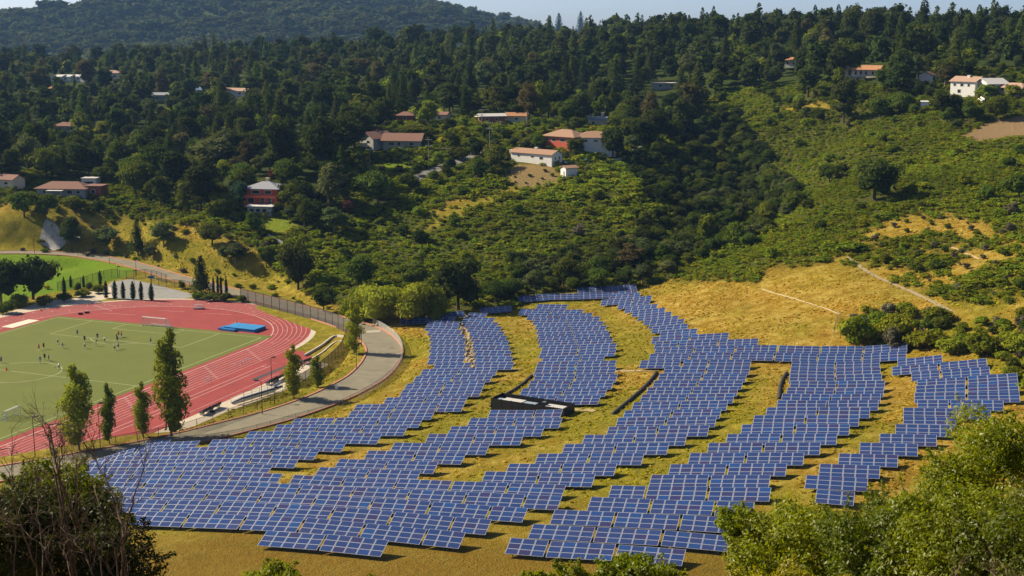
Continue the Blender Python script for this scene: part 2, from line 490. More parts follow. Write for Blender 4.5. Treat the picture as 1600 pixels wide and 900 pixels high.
# ------------------------------------------------------------------ ground sheet
def build_ground():
    nr, na = GX.shape
    V = np.stack([GX, GY, GZ], -1).reshape(-1, 3)
    i = np.arange(nr - 1)[:, None] * na; j = np.arange(na - 1)[None, :]
    F = np.stack([i + j, i + j + 1, i + j + 1 + na, i + j + na], -1).reshape(-1, 4)[:, ::-1]
    fo, sc, gr, ba, la = veg_weights(V[:, 0], V[:, 1])
    t = NT('hillside')
    a1 = t.n('Attribute'); a1.attribute_name = 'cover'
    sp = t.n('SeparateColor'); t.l(a1.outputs['Color'], sp.inputs[0])
    a2 = t.n('Attribute'); a2.attribute_name = 'lawn'
    f1 = t.noise(0.9, 6, 0.7); f2 = t.noise(0.09, 5, 0.6); f3 = t.noise(4.0, 3, 0.7)
    dry = t.mix(t.ramp(f1, 0.32, 0.68), (0.47, 0.31, 0.034), (0.32, 0.205, 0.02))
    f4 = t.noise(0.28, 5, 0.65)
    dry = t.mix(t.ramp(f2, 0.35, 0.7), dry, (0.40, 0.225, 0.024))
    dry = t.mix(t.ramp(f4, 0.47, 0.66), dry, (0.56, 0.41, 0.095))
    dry = t.mix(t.ramp(f4, 0.46, 0.30), dry, (0.22, 0.13, 0.014))
    grn = t.mix(t.ramp(f1, 0.3, 0.7), (0.29, 0.262, 0.012), (0.15, 0.155, 0.008))
    grn = t.mix(t.ramp(f4, 0.5, 0.7), grn, (0.40, 0.325, 0.026))
    col = t.mix(sp.outputs[0], dry, grn)
    a3 = t.n('Attribute'); a3.attribute_name = 'burnt'
    brn = t.mix(t.ramp(f4, 0.35, 0.65), (0.215, 0.118, 0.009), (0.165, 0.125, 0.010))
    brn = t.mix(t.ramp(f1, 0.35, 0.7), brn, (0.27, 0.17, 0.02))
    col = t.mix(a3.outputs['Fac'], col, brn)
    soil = t.mix(f1, (0.34, 0.235, 0.12), (0.26, 0.17, 0.085))
    col = t.mix(sp.outputs[2], col, soil)
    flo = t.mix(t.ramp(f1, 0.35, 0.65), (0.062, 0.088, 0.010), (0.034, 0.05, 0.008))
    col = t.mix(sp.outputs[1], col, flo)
    lw = t.mix(t.ramp(f2, 0.35, 0.65), (0.15, 0.27, 0.008), (0.20, 0.29, 0.012))
    lw = t.mix(t.ramp(f1, 0.5, 0.8), lw, (0.12, 0.21, 0.01))
    col = t.mix(a2.outputs['Fac'], col, lw)
    col = t.mix(t.ramp(f3, 0.25, 0.75), col, t.hsv(col, v=0.72))
    t.l(col, t.b.inputs['Base Color']); t.b.inputs['Roughness'].default_value = 0.95
    t.b.inputs['Specular IOR Level'].default_value = 0.1
    t.bump(t.math('ADD', f1, t.math('MULTIPLY', f3, 0.6)), 1.0, 0.7)
    vr = np.hypot(V[:, 0], V[:, 1]); burnt = np.clip(0.5 - (vr - 176 + fbm(V[:, 0], V[:, 1], 30, 51) * 16) / 16, 0, 1) * 0.85 + 0.35 * np.clip(fbm(V[:, 0], V[:, 1], 18, 57) * 3 - 0.5, 0, 1) * (vr < 380)
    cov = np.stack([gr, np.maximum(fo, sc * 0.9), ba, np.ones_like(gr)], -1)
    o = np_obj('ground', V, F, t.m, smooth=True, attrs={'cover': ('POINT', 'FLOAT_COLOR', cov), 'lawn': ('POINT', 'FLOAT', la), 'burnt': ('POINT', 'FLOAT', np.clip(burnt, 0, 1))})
    tag(o, 'grassy hillside and valley floor under the panels, woods and pitch', 'ground', kind='structure')
build_ground()

# ------------------------------------------------------------------ sheets and strips that lie on the ground
M_ASPH = mat('worn asphalt', (0.235, 0.205, 0.14), (0.165, 0.148, 0.105), 0.35, 0.9)
M_LOT = mat('grey asphalt', (0.27, 0.265, 0.25), (0.22, 0.215, 0.20), 0.4, 0.9)
M_CONC = mat('concrete', (0.55, 0.47, 0.36), (0.45, 0.38, 0.29), 0.8, 0.85)
M_PALE = mat('pale concrete', (0.62, 0.57, 0.48), (0.5, 0.45, 0.37), 1.5, 0.85)
M_KERB = mat('faded red kerb paint', (0.50, 0.17, 0.11), (0.42, 0.23, 0.15), 1.4, 0.8)
M_RED = mat('red running surface', (0.31, 0.048, 0.043), (0.23, 0.036, 0.033), 0.22, 0.85)
M_TURF = mat('turf', (0.125, 0.145, 0.022), (0.105, 0.125, 0.02), 0.11, 0.95)
M_LINE = mat('line paint', (0.55, 0.42, 0.39), (0.44, 0.29, 0.27), 1.2, 0.8)
M_FLINE = mat('pitch line paint', (0.42, 0.44, 0.26), (0.34, 0.36, 0.18), 0.9, 0.9)
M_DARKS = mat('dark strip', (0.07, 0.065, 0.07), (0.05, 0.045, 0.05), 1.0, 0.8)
M_SAND = mat('pale sand', (0.72, 0.64, 0.52), (0.62, 0.54, 0.42), 1.0, 0.95)

def sheet(name, pts, z, m, label, thick=0.0, cat=None):
    bm = bmesh.new()
    vs = [bm.verts.new((p[0], p[1], z)) for p in pts]
    f = bm.faces.new(vs)
    if f.normal.z < 0: f.normal_flip()
    f.normal_update()
    if f.normal.z < 0: bmesh.ops.reverse_faces(bm, faces=[f])
    if thick:
        r = bmesh.ops.extrude_face_region(bm, geom=[f])
        bmesh.ops.translate(bm, verts=[v for v in r['geom'] if isinstance(v, bmesh.types.BMVert)], vec=(0, 0, thick))
    bmesh.ops.triangulate(bm, faces=bm.faces[:])
    me = bpy.data.meshes.new(name); bm.to_mesh(me); bm.free(); me.materials.append(m)
    o = link(bpy.data.objects.new(name, me))
    return tag(o, label, cat or name.replace('_', ' '), kind='structure')

def strip_mesh(mb, C, w, z, mi=0, closed=False):
    """a flat ribbon of width w along the 2-D line C"""
    C = np.asarray(C, float)
    A, B = offset(C, -w / 2), offset(C, w / 2)
    n = len(C); b = []
    zz = z if hasattr(z, '__len__') else [z] * n
    for k in range(n):
        b += [(A[k][0], A[k][1], zz[k]), (B[k][0], B[k][1], zz[k])]
    mb.add(b, [(2 * k, 2 * k + 1, 2 * k + 3, 2 * k + 2) for k in range(n - 1)], mi)

def uvline(us, ve, step=None):
    a, b = np.array(us, float), np.array(ve, float)
    P = [a, b]
    return np.array([fld(*p)[:2] for p in P])

# near road round the bowl, and on behind the stadium fence
ROADC = curve_pts([pt(*p) for p in ROADPX], 1.5)
def roadw(k): 
    return 6.0 + 2.4 * np.clip((k - 0.45) / 0.15, 0, 1)
def build_road():
    n = len(ROADC); kk = np.linspace(0, 1, n)
    d = np.gradient(ROADC, axis=0); d /= np.linalg.norm(d, axis=1)[:, None]; nrm = np.stack([d[:, 1], -d[:, 0]], 1)
    zc = ground(ROADC[:, 0], ROADC[:, 1])
    V = []; cols = 9
    for c in range(cols):
        q = ROADC + nrm * (roadw(kk) * (c / (cols - 1) - 0.5))[:, None]
        V.append(np.stack([q[:, 0], q[:, 1], np.maximum(ground(q[:, 0], q[:, 1]), 0) + 0.10], 1))
    V = np.stack(V, 1).reshape(-1, 3)
    i = np.arange(n - 1)[:, None] * cols; j = np.arange(cols - 1)[None, :]
    F = np.stack([i + j, i + j + 1, i + j + 1 + cols, i + j + cols], -1).reshape(-1, 4)
    tag(np_obj('road', V, F, M_ASPH, smooth=True), 'worn grey-tan asphalt road bending round the stadium', 'road', kind='structure')
    for s, nm in ((1, 'far or outer'), (-1, 'inner')):
        mb = MB(); q = ROADC + nrm * (s * (roadw(kk) / 2 + 0.12))[:, None]
        qa, qb = q + nrm * -0.2, q + nrm * 0.2
        z0 = ground(q[:, 0], q[:, 1])
        vs = []
        for k in range(n):
            for (p, dz) in ((qa, -0.3), (qa, 0.27), (qb, 0.27), (qb, -0.3)):
                vs.append((p[k][0], p[k][1], z0[k] + dz))
        fs = [(4 * k + a, 4 * k + a + 1, 4 * k + a + 5, 4 * k + a + 4) for k in range(n - 1) for a in range(3)]
        mb.add(vs, fs)
        tag(mb.build('kerb', M_KERB), 'faded red kerb along the %s edge of the asphalt road' % nm, 'kerb', kind='structure')
    mb = MB()                                            # worn white bars across the road by the gate
    a, b = pt(575, 519), pt(592, 518)
    for k in range(5):
        t = k / 4
        c = a.lerp(b, t)
        for q in range(3):
            mb.box(c.x - 0.45, c.x + 0.45, c.y - 0.25 + q * 0.9 - 0.8, c.y + 0.2 + q * 0.9 - 0.8, gz(c.x, c.y) + 0.125, gz(c.x, c.y) + 0.135)
    tag(mb.build('road_marking', M_PALE), 'worn white bars painted across the road at the bend', 'road marking', kind='structure')
build_road()

def draped(name, pxline, w, m, label, lift=0.09, cat=None, kind='structure', step=1.5):
    C = curve_pts([pt(*p) for p in pxline], step)
    mb = MB(); cols = 4; n = len(C)
    Q = [offset(C, w * (c / cols - 0.5)) for c in range(cols + 1)]
    vs = []
    for k in range(n):
        for c in range(cols + 1):
            x, y = Q[c][k]; vs.append((x, y, gz(x, y) + lift))
    fs = [(k * (cols + 1) + c, k * (cols + 1) + c + 1, (k + 1) * (cols + 1) + c + 1, (k + 1) * (cols + 1) + c) for k in range(n - 1) for c in range(cols)]
    mb.add(vs, fs)
    return tag(mb.build(name, m, smooth=True), label, cat or name.replace('_', ' '), kind=kind)

M_DIRT = mat('pale dirt', (0.40, 0.31, 0.16), (0.3, 0.23, 0.1), 0.8, 0.95)
draped('path', [(640, 283), (690, 262), (738, 246), (760, 238)], 5.0, mat('hill road asphalt', (0.2, 0.19, 0.18), None, 0.5), 'grey lane climbing to the houses on the hill', cat='lane')
draped('path', [(712, 208), (735, 222), (760, 236), (775, 246)], 2.4, M_DIRT, 'pale dirt track running down beside the hillside gardens', cat='track')
draped('path', [(812, 578), (770, 578), (740, 580)], 1.4, M_DIRT, 'pale dirt path crossing the lane between the panel strips', cat='path')
draped('path', [(960, 581), (995, 580), (1030, 579)], 1.3, M_DIRT, 'pale dirt path above the long black drain pipe', cat='path')
draped('path', [(896, 640), (930, 642), (930, 643)], 1.6, M_DIRT, 'bare pad of tan soil beside the black enclosure', cat='path')
draped('drain', [(1190, 452), (1215, 460), (1255, 472), (1290, 483), (1312, 492)], 0.5, mat('weathered drain concrete', (0.46, 0.37, 0.2), (0.36, 0.27, 0.12), 0.8), 'pale concrete drain running across the golden slope', cat='drain')
draped('drain', [(1325, 402), (1355, 425), (1400, 446), (1440, 464), (1486, 487)], 1.0, mat('stained concrete', (0.3, 0.24, 0.14), None, 1.0), 'grey concrete drain running down the golden slope', cat='drain')
draped('path', [(1470, 380), (1500, 392), (1530, 405)], 0.8, mat('bare tan soil', (0.42, 0.3, 0.14), None, 0.7), 'bare dirt track between shrubs on the golden slope', cat='path')

# ------------------------------------------------------------------ stadium surfaces
def oval(R, v0=-10.5, v1=-94.9, n=40):
    p = [fld(R * math.cos(a), v0 + R * math.sin(a)) for a in np.linspace(0, math.pi, n)]
    p += [fld(-R * math.cos(a), v1 - R * math.sin(a)) for a in np.linspace(0, math.pi, n)]
    return p
sheet('pavement', [p0(*p) for p in ((-60, 506), (0, 492), (70, 470), (130, 466), (165, 474), (60, 486), (0, 504))], 0.012, M_CONC, 'tan concrete apron at the far corner of the track')
sheet('pavement', [p0(*p) for p in ((78, 474), (110, 468), (150, 452), (172, 444), (178, 465), (150, 471), (120, 474))], 0.016, M_CONC, 'tan concrete walk leading up to the parking area')
sheet('parking_area', [p0(*p) for p in ((172, 441), (205, 436), (240, 437), (275, 445), (300, 452), (312, 462), (265, 471), (215, 469), (176, 466))], 0.020, M_LOT, 'grey asphalt parking area behind the row of cypresses')
sheet('pavement', [(*p[:2],) for p in oval(47.0)], 0.024, M_CONC, 'pale concrete border around the running track')
sheet('pavement', [fld(*p) for p in ((46, -14), (62, -18), (64.5, -40), (63, -62), (61, -140), (46, -140))], 0.028, M_CONC, 'pale concrete strip beside the near straight')
sheet('running_track', oval(45.6), 0.034, M_RED, 'brick-red running track with white lanes')
sheet('running_track', [fld(*p) for p in ((45.2, -9), (50, -9.5), (56.5, -15), (57.5, -40), (57, -140), (45.2, -140))], 0.038, M_RED, 'red runway apron along the near straight', cat='track apron')
sheet('pitch', [fld(*p) for p in ((-32.4, 1.2), (34.6, 2.0), (34.4, -30), (33.6, -103), (-33, -103))], 0.044, M_TURF, 'green artificial turf football pitch inside the track', cat='football pitch')
def stadium_lines():
    mb = MB()
    for k in range(9):
        P = np.array([p[:2] for p in oval(36 + 1.2 * k, n=60)]); P = np.vstack([P, P[:1]])
        strip_mesh(mb, P, 0.26 if k == 0 else 0.115, 0.042)
    for u, w in ((48.6, 0.16), (50.2, 0.16), (55.6, 0.12)):
        strip_mesh(mb, uvline((u, -24 if u < 55 else -30), (u - 0.6, -135)), w, 0.043)
    for v in (-22, -26): strip_mesh(mb, uvline((48.6, v), (50.2, v)), 0.14, 0.043)
    for a in np.linspace(0.05, 2.9, 9):
        for k in range(0, 8, 2):
            c = Vector((36.6 + 1.2 * k + 0.6, 0)); aa = a + 0.05 * k
            p, q = fld((36.1 + 1.2 * k) * math.cos(aa), -10.5 + (36.1 + 1.2 * k) * math.sin(aa)), fld((37 + 1.2 * k) * math.cos(aa), -10.5 + (37 + 1.2 * k) * math.sin(aa))
            strip_mesh(mb, np.array([p[:2], q[:2]]), 0.22, 0.0425)
    for v in (-13, -31, -60, -78, -95):                  # staggered start marks
        for k in range(8):
            strip_mesh(mb, uvline((36.1 + 1.2 * k, v - 1.1 * k), (37.1 + 1.2 * k, v - 1.1 * k)), 0.2, 0.0425)
    for u0, u1, v in ((-12, -4, 17.5), (-24, -14, 9), (2, 10, 19), (-20, -16, 22)):
        strip_mesh(mb, uvline((u0, v), (u1, v + 1.2)), 0.14, 0.042)
    for k in range(9):
        strip_mesh(mb, uvline((-33 + k * 1.15, 16.5 - k * 0.55), (-32.6 + k * 1.15, 16.9 - k * 0.55)), 0.4, 0.042)
        strip_mesh(mb, uvline((-36 + k * 1.15, 20.5 - k * 0.35), (-35.6 + k * 1.15, 20.9 - k * 0.35)), 0.4, 0.042)
    tag(mb.build('lane_markings', M_LINE), 'white lane lines and start marks painted on the red track', 'track markings', kind='structure')
    mb = MB(); z = 0.050; w = 0.17
    def ln(*p):
        for a, b in zip(p[:-1], p[1:]): strip_mesh(mb, uvline(a, b), w, z)
    ln((-31.5, -0.2), (32.6, -0.6), (32.4, -101.2), (-31.6, -101.2), (-31.5, -0.2)); ln((-31.5, -50.8), (32.5, -50.8))
    for s in (0, 1):
        f = (lambda v: v) if s == 0 else (lambda v: -101.6 - v)
        ln((-19.8, f(-0.5)), (-19.8, f(-16.9)), (20.2, f(-16.9)), (20.2, f(-0.5)))
        ln((-8.9, f(-0.5)), (-8.9, f(-5.9)), (9.3, f(-5.9)), (9.3, f(-0.5)))
        P = [fld(0.2 + 9.15 * math.cos(a), f(-11.4 - 9.15 * math.sin(a))) for a in np.linspace(0.64, math.pi - 0.64, 20)]
        strip_mesh(mb, np.array([p[:2] for p in P]), w, z)
    P = [fld(0.4 + 9.15 * math.cos(a), -50.8 + 9.15 * math.sin(a)) for a in np.linspace(0, 2 * math.pi, 49)]
    strip_mesh(mb, np.array([p[:2] for p in P]), w, z)
    tag(mb.build('pitch_markings', M_FLINE), 'white boundary, box and circle lines on the green pitch', 'pitch markings', kind='structure')
stadium_lines()
tag(sheet('sand_pit', [fld(*p) for p in ((-37.2, -15), (-33.6, -15), (-33.4, -5), (-37.0, -5))], 0.05, M_SAND, 'pale sand landing pit beside the far left corner of the pitch'))
tag(sheet('runway', [fld(*p) for p in ((52.7, -37), (54.0, -37), (54.6, -17), (53.4, -17))], 0.046, M_DARKS, 'dark grey strip on the red apron by the poplars'))  # a flat dark grey strip laid over the red surface
# ------------------------------------------------------------------ the solar farm
def module_mat():
    t = NT('blue silicon cells')
    g = t.n('NewGeometry'); oi = t.n('ObjectInfo')
    r = t.math('FRACT', t.math('ADD', g.outputs['Random Per Island'], oi.outputs['Random']))
    cr = t.n('ValToRGB'); t.l(r, cr.inputs[0])
    e = cr.color_ramp.elements
    e[0].position, e[0].color = 0.0, (0.026, 0.046, 0.145, 1)
    e[1].position, e[1].color = 1.0, (0.034, 0.038, 0.11, 1)
    for p, c in ((0.45, (0.021, 0.046, 0.155, 1)), (0.72, (0.034, 0.047, 0.14, 1)), (0.86, (0.018, 0.062, 0.205, 1)), (0.93, (0.036, 0.036, 0.115, 1))):
        q = e.new(p); q.color = c
    t.l(cr.outputs[0], t.b.inputs['Base Color'])
    t.b.inputs['Roughness'].default_value = 0.16; t.b.inputs['Specular IOR Level'].default_value = 0.5
    return t.m
M_CELL = module_mat()
M_ALU = mat('aluminium frame', (0.47, 0.50, 0.57), (0.39, 0.42, 0.49), 2.0, 0.5, metal=0.15, spec=0.5)
M_GALV = mat('galvanised steel', (0.30, 0.30, 0.31), (0.2, 0.2, 0.21), 3.0, 0.5, metal=0.6)
M_BACK = mat('dark panel backs', (0.05, 0.05, 0.055), None, 1.0, 0.6)

MW, MH, CG, RG = 1.615, 0.985, 0.06, 0.03         # one panel, and the gaps between panels
NCOL, NROW = 5, 3
TW, TL = NCOL * MW + (NCOL - 1) * CG, NROW * MH + (NROW - 1) * RG
TILT, LOW = rad(20), 0.55
RD = rad(-17.5)                                    # rows run along this direction
RU = np.array([math.cos(RD), math.sin(RD)]); RN = np.array([-RU[1], RU[0]])
PITCH, TPITCH = 5.9, TW + 0.34

def panel_shapes(mb, x0, y0):
    """one panel lying flat with its lower left corner at x0, y0: frame rim and cell face"""
    fx, fy = 0.05, 0.034
    mb.box(x0, x0 + MW, y0, y0 + MH, -0.045, 0.0, 0)
    mb.add([(x0 + fx, y0 + fy, 0.004), (x0 + MW - fx, y0 + fy, 0.004), (x0 + MW - fx, y0 + MH - fy, 0.004), (x0 + fx, y0 + MH - fy, 0.004)], [(0, 1, 2, 3)], 1)
TM = Matrix.Translation((0, 0, LOW)) @ Matrix.Rotation(TILT, 4, 'X')        # low edge along local x at y=0
_one = MB(); panel_shapes(_one, -MW / 2, 0)
ME_PANEL = _one.mesh('solar_panel', [M_ALU, M_CELL])
SHORT = 3 * MW + 2 * CG
ME_FACE, ME_FRAME = {}, {}
for nc, wd in ((5, TW), (3, SHORT)):
    _all = MB()
    for c in range(nc):
        for r in range(NROW):
            panel_shapes(_all, -wd / 2 + c * (MW + CG), r * (MH + RG))
    ME_FACE[nc] = _all.mesh('panel_array', [M_ALU, M_CELL])
    _fr = MB()
    for y in (0.55, TL - 0.55):
        _fr.box(-wd / 2 + 0.1, wd / 2 - 0.1, y - 0.05, y + 0.05, -0.17, -0.06)
    for x in ((-3.3, -1.1, 1.1, 3.3) if nc == 5 else (-1.8, 0, 1.8)):
        _fr.box(x - 0.04, x + 0.04, 0.15, TL - 0.15, -0.25, -0.175)
    _fr.box(-wd / 2 + 0.02, wd / 2 - 0.02, 0.02, TL - 0.02, -0.056, -0.048)
    ME_FRAME[nc] = _fr.mesh('mounting_frame', [M_BACK])
_po = MB(); _po.tube([(0, 0, -1.6), (0, 0, 0)], 0.06, 6); ME_POST = _po.mesh('post', [M_GALV])

FARM = [
    # strip beside the road, running down to the front
    [(662, 506), (676, 498), (712, 499), (722, 522), (727, 545), (728, 575), (777, 583), (776, 596), (764, 606), (760, 622), (740, 634), (717, 645), (695, 654),
     (670, 664), (650, 676), (632, 684), (606, 688), (575, 696), (547, 703), (517, 713), (480, 724), (455, 735), (425, 742), (405, 748), (440, 748), (470, 735), (505, 722),
     (545, 710), (585, 700), (625, 687), (660, 684), (700, 669), (720, 659), (745, 649), (772, 644), (800, 646), (884, 652), (882, 670), (855, 680), (830, 693),
     (800, 702), (765, 714), (735, 728), (690, 741), (655, 750), (690, 754), (720, 748), (775, 728), (810, 716), (845, 704), (880, 694), (905, 682), (940, 677), (962, 663),
     (970, 648), (985, 634), (1000, 623), (1015, 608), (1030, 592), (1045, 575), (1060, 568), (1172, 566), (1170, 580), (1160, 602), (1150, 622), (1140, 637), (1130, 652), (1120, 667),
     (1095, 692), (1065, 702), (1040, 718), (1007, 732), (972, 745), (943, 762), (897, 772), (897, 792), (850, 808), (806, 822), (760, 838), (720, 852), (705, 867),
     (560, 852), (417, 840), (410, 822), (330, 818), (190, 798), (150, 752), (135, 728), (152, 712), (196, 698), (246, 689), (316, 697), (345, 688), (420, 670), (445, 660), (505, 655),
     (525, 648), (545, 638), (570, 628), (595, 620), (620, 612), (640, 608), (630, 600), (636, 593), (650, 585), (662, 578), (674, 572), (670, 560), (674, 545), (674, 522)],
    [(716, 492), (752, 490), (780, 506), (798, 530), (803, 578), (746, 578), (742, 545), (728, 515)],
    [(800, 478), (885, 476), (915, 490), (935, 500), (948, 514), (957, 532), (966, 550), (950, 566), (966, 578), (955, 610), (945, 624), (925, 636), (880, 630), (800, 622),
     (812, 609), (830, 598), (845, 582), (838, 574), (850, 546), (842, 530), (838, 500)],
    [(944, 470), (948, 460), (1000, 456), (1012, 466), (1034, 482), (1052, 494), (1068, 503), (1084, 520), (1130, 523), (1152, 534), (1240, 538), (1330, 538), (1425, 542), (1428, 556), (1395, 562), (1235, 566),
     (1110, 570), (1045, 574), (990, 574), (992, 565), (1020, 553), (1022, 520), (1016, 506), (1000, 496), (985, 486), (966, 478)],
    [(1234, 562), (1380, 562), (1385, 592), (1380, 612), (1375, 628), (1370, 646), (1350, 657), (1338, 668), (1335, 684), (1310, 697), (1290, 712), (1270, 724), (1240, 740), (1210, 770), (1190, 800),
     (1170, 850), (1150, 876), (1110, 873), (980, 864), (788, 852), (798, 826), (838, 803), (895, 788), (940, 768), (980, 753), (1025, 736), (1060, 718), (1090, 697), (1120, 688), (1150, 668), (1180, 652),
     (1200, 640), (1222, 626), (1240, 598), (1228, 580)],
    [(1392, 552), (1425, 550), (1465, 556), (1500, 563), (1555, 572), (1556, 588), (1592, 596), (1590, 630), (1562, 652), (1530, 662), (1490, 682), (1465, 702), (1440, 714), (1410, 732), (1382, 748),
     (1355, 766), (1340, 800), (1280, 800), (1262, 738), (1290, 718), (1323, 702), (1350, 690), (1379, 677), (1404, 668), (1396, 654), (1394, 641), (1425, 638), (1436, 622), (1440, 600), (1430, 584), (1395, 580)],
]
def row_mid(P):
    """outline corners were read at table corners; move them to the middle height of their row"""
    P = [np.array(p, float) for p in P]; n = len(P)
    A = sum(P[i][0] * P[(i + 1) % n][1] - P[(i + 1) % n][0] * P[i][1] for i in range(n))
    out = []
    for i in range(n):
        d = P[(i + 1) % n] - P[i - 1]; nx = (d[1] if A > 0 else -d[1]) / (np.hypot(*d) + 1e-6)
        h = 3.5 + (P[i][1] - 480) * 0.021
        out.append((P[i][0], P[i][1] - h * float(np.clip(nx * 3, -1, 1))))
    return out
FARM_W = [wpoly(row_mid(p), 1.1) for p in FARM]
EXTRA = [((812, 470), (858, 466), 1), ((858, 466), (996, 459), 3), ((904, 456), (995, 450), 2), ((629, 505), (672, 503), 1), ((683, 497), (728, 492), 1), ((752, 488), (800, 484), 1)]

def farm_spots():
    """table centres: rows a fixed distance apart, each unbroken run of a row filled from its left end"""
    spots = []
    for P in FARM_W:
        P = np.array(P); n = P @ RN; s = P @ RU
        k0, k1 = int(n.min() / PITCH) - 1, int(n.max() / PITCH) + 2
        for k in range(k0, k1):
            nn = k * PITCH
            ss = np.arange(s.min() - 5, s.max() + 5, 0.25)
            x = ss * RU[0] + nn * RN[0]; y = ss * RU[1] + nn * RN[1]
            ins = inpoly(P, x, y)
            e = np.diff(np.concatenate([[0], ins.astype(int), [0]]))
            for a, b in zip(np.where(e == 1)[0], np.where(e == -1)[0]):
                L = (b - a) * 0.25
                m = int((L + 1.9) / TPITCH); left = L - m * TPITCH
                short = left > 3.6                       # a three-column table fills the end of a run
                tot = m * TPITCH + (SHORT + 0.34 if short else 0)
                c0 = (ss[a] + ss[b - 1]) / 2 - tot / 2
                at_left = short and (k * 7 + m) % 2 == 0
                if at_left: spots.append((k, c0 + SHORT / 2, nn, 3)); c0 += SHORT + 0.34
                for q in range(m):
                    spots.append((k, c0 + TW / 2 + q * TPITCH, nn, 5))
                if short and not at_left: spots.append((k, c0 + m * TPITCH + SHORT / 2, nn, 3))
    ok = []
    wid = {5: TW, 3: SHORT}
    for k, sc, nn, nc in sorted(spots):
        if all(not (k == k2 and abs(sc - s2) < (wid[nc] + wid[c2]) / 2 + 0.2) for k2, s2, _, c2 in ok[-200:]):
            ok.append((k, sc, nn, nc))
    return ok

def ordinal(n):
    return '%d%s' % (n, 'th' if 10 <= n % 100 <= 20 else {1: 'st', 2: 'nd', 3: 'rd'}.get(n % 10, 'th'))

def build_farm():
    rows = {}
    for k, sc, nn, nc in farm_spots():
        rows.setdefault(k, []).append((sc, nn, nc))
    todo = []
    for ri, k in enumerate(sorted(rows)):
        for ci, (sc, nn, nc) in enumerate(sorted(rows[k])):
            p = RU * sc + RN * (nn - 1.4)
            todo.append([p[0], p[1], '%sblue solar table, %s from the left end of the %s row from the front' % ('short ' if nc == 3 else '', ordinal(ci + 1), ordinal(ri + 1)), nc, None])
    names = ['short end table at the left of the topmost solar row by the trees', 'lone blue solar table by the willow thicket, far left of the farm',
             'blue solar table at the back edge left of the rock swale', 'blue solar table at the back edge behind the rock swale']
    todo_x = []
    for a, b, m in EXTRA:
        pa, pb = pt(*a, 1.0), pt(*b, 1.0)
        for q in range(m):
            t = (q + 0.5) / m
            c = pa.lerp(pb, t)
            todo_x.append((c.x, c.y, math.atan2(pb.y - pa.y, pb.x - pa.x)))
    labs = ['end solar table of the topmost row, beside the dark trees', 'second solar table of the topmost row, from its left end', 'third solar table of the topmost row, from its left end',
            'fourth solar table of the topmost row, where the rows turn downhill', 'left one of two solar tables above the topmost row', 'right one of two solar tables above the topmost row',
            'lone solar table beside the willow thicket, farthest left at the back', 'solar table at the back edge just left of the rock swale', 'solar table at the back edge just right of the rock swale']
    for (x, y, r), lb in zip(todo_x, labs):
        todo.append([x, y, lb, 5, float(np.clip(r, RD - 0.1, RD + 0.75))])
    todo.sort(key=lambda q: math.hypot(q[0], q[1]))
    print('SOLAR TABLES', len(todo))
    rest = []
    rg = np.random.default_rng(5)
    rims, cells = [], []
    for i, (x, y, lb, nc, ang) in enumerate(todo):
        rz = RD if ang is None else ang
        ux, uy = math.cos(rz), math.sin(rz)
        z0 = gz(x, y); za, zb = gz(x - ux * 3.8, y - uy * 3.8), gz(x + ux * 3.8, y + uy * 3.8)
        roll = -math.atan2(zb - za, 7.6)
        zm = max(z0, (za + zb) / 2)
        M = Matrix.Translation((x, y, zm)) @ Matrix.Rotation(rz + rg.normal(0, 0.004), 4, 'Z') @ Matrix.Rotation(roll, 4, 'Y') @ Matrix.Translation((0, 0, 0))
        MT = TM @ Matrix.Rotation(rg.normal(0, 0.02), 4, 'X')
        if i >= 300:
            rest.append((M @ MT, nc)); continue
        o = thing('solar_table', lb, 'solar panels', (0, 0, 0), 0, 'blue solar panel tables in rows on the grassy slope')
        o.matrix_world = M
        f = bpy.data.objects.new('mounting_frame', ME_FRAME[nc]); link(f, o); f.matrix_local = MT
        ex = 2.9 if nc == 5 else 1.6
        for px, py in ((-ex, 0.5), (ex, 0.5), (-ex, 2.45), (ex, 2.45)):
            q = bpy.data.objects.new('post', ME_POST); link(q, o)
            q.location = (px, py * math.cos(TILT), LOW + py * math.sin(TILT) - 0.2)
            if py > 1: q.scale = (1, 1, 1.5)
        if i < 60:
            for c in range(nc):
                for r in range(NROW):
                    q = bpy.data.objects.new('solar_panel', ME_PANEL); link(q, o)
                    q.matrix_local = MT @ Matrix.Translation((-(TW if nc == 5 else SHORT) / 2 + c * (MW + CG) + MW / 2, r * (MH + RG), 0))
        else:
            q = bpy.data.objects.new('panel_array', ME_FACE[nc]); link(q, o); q.matrix_local = MT
    if rest:
        mb = MB()
        for M, nc in rest:
            me = ME_FACE[nc]; V = [v.co[:] for v in me.vertices]; F = [tuple(p.vertices) for p in me.polygons]; I = [p.material_index for p in me.polygons]
            mb.add([M @ Vector(v) for v in V], F, 0); mb.m[-len(F):] = I
            for px, py in ((-2.9, 0.5), (2.9, 0.5), (-2.9, 2.45), (2.9, 2.45)):
                p = M @ Vector((px, py, -0.05)); mb.tube([p, p - Vector((0, 0, 2.2))], 0.06, 5, 0)
        tag(mb.build('solar_tables', [M_ALU, M_CELL]), 'farthest blue solar panel tables at the back of the farm', 'solar panels', kind='stuff')
build_farm()

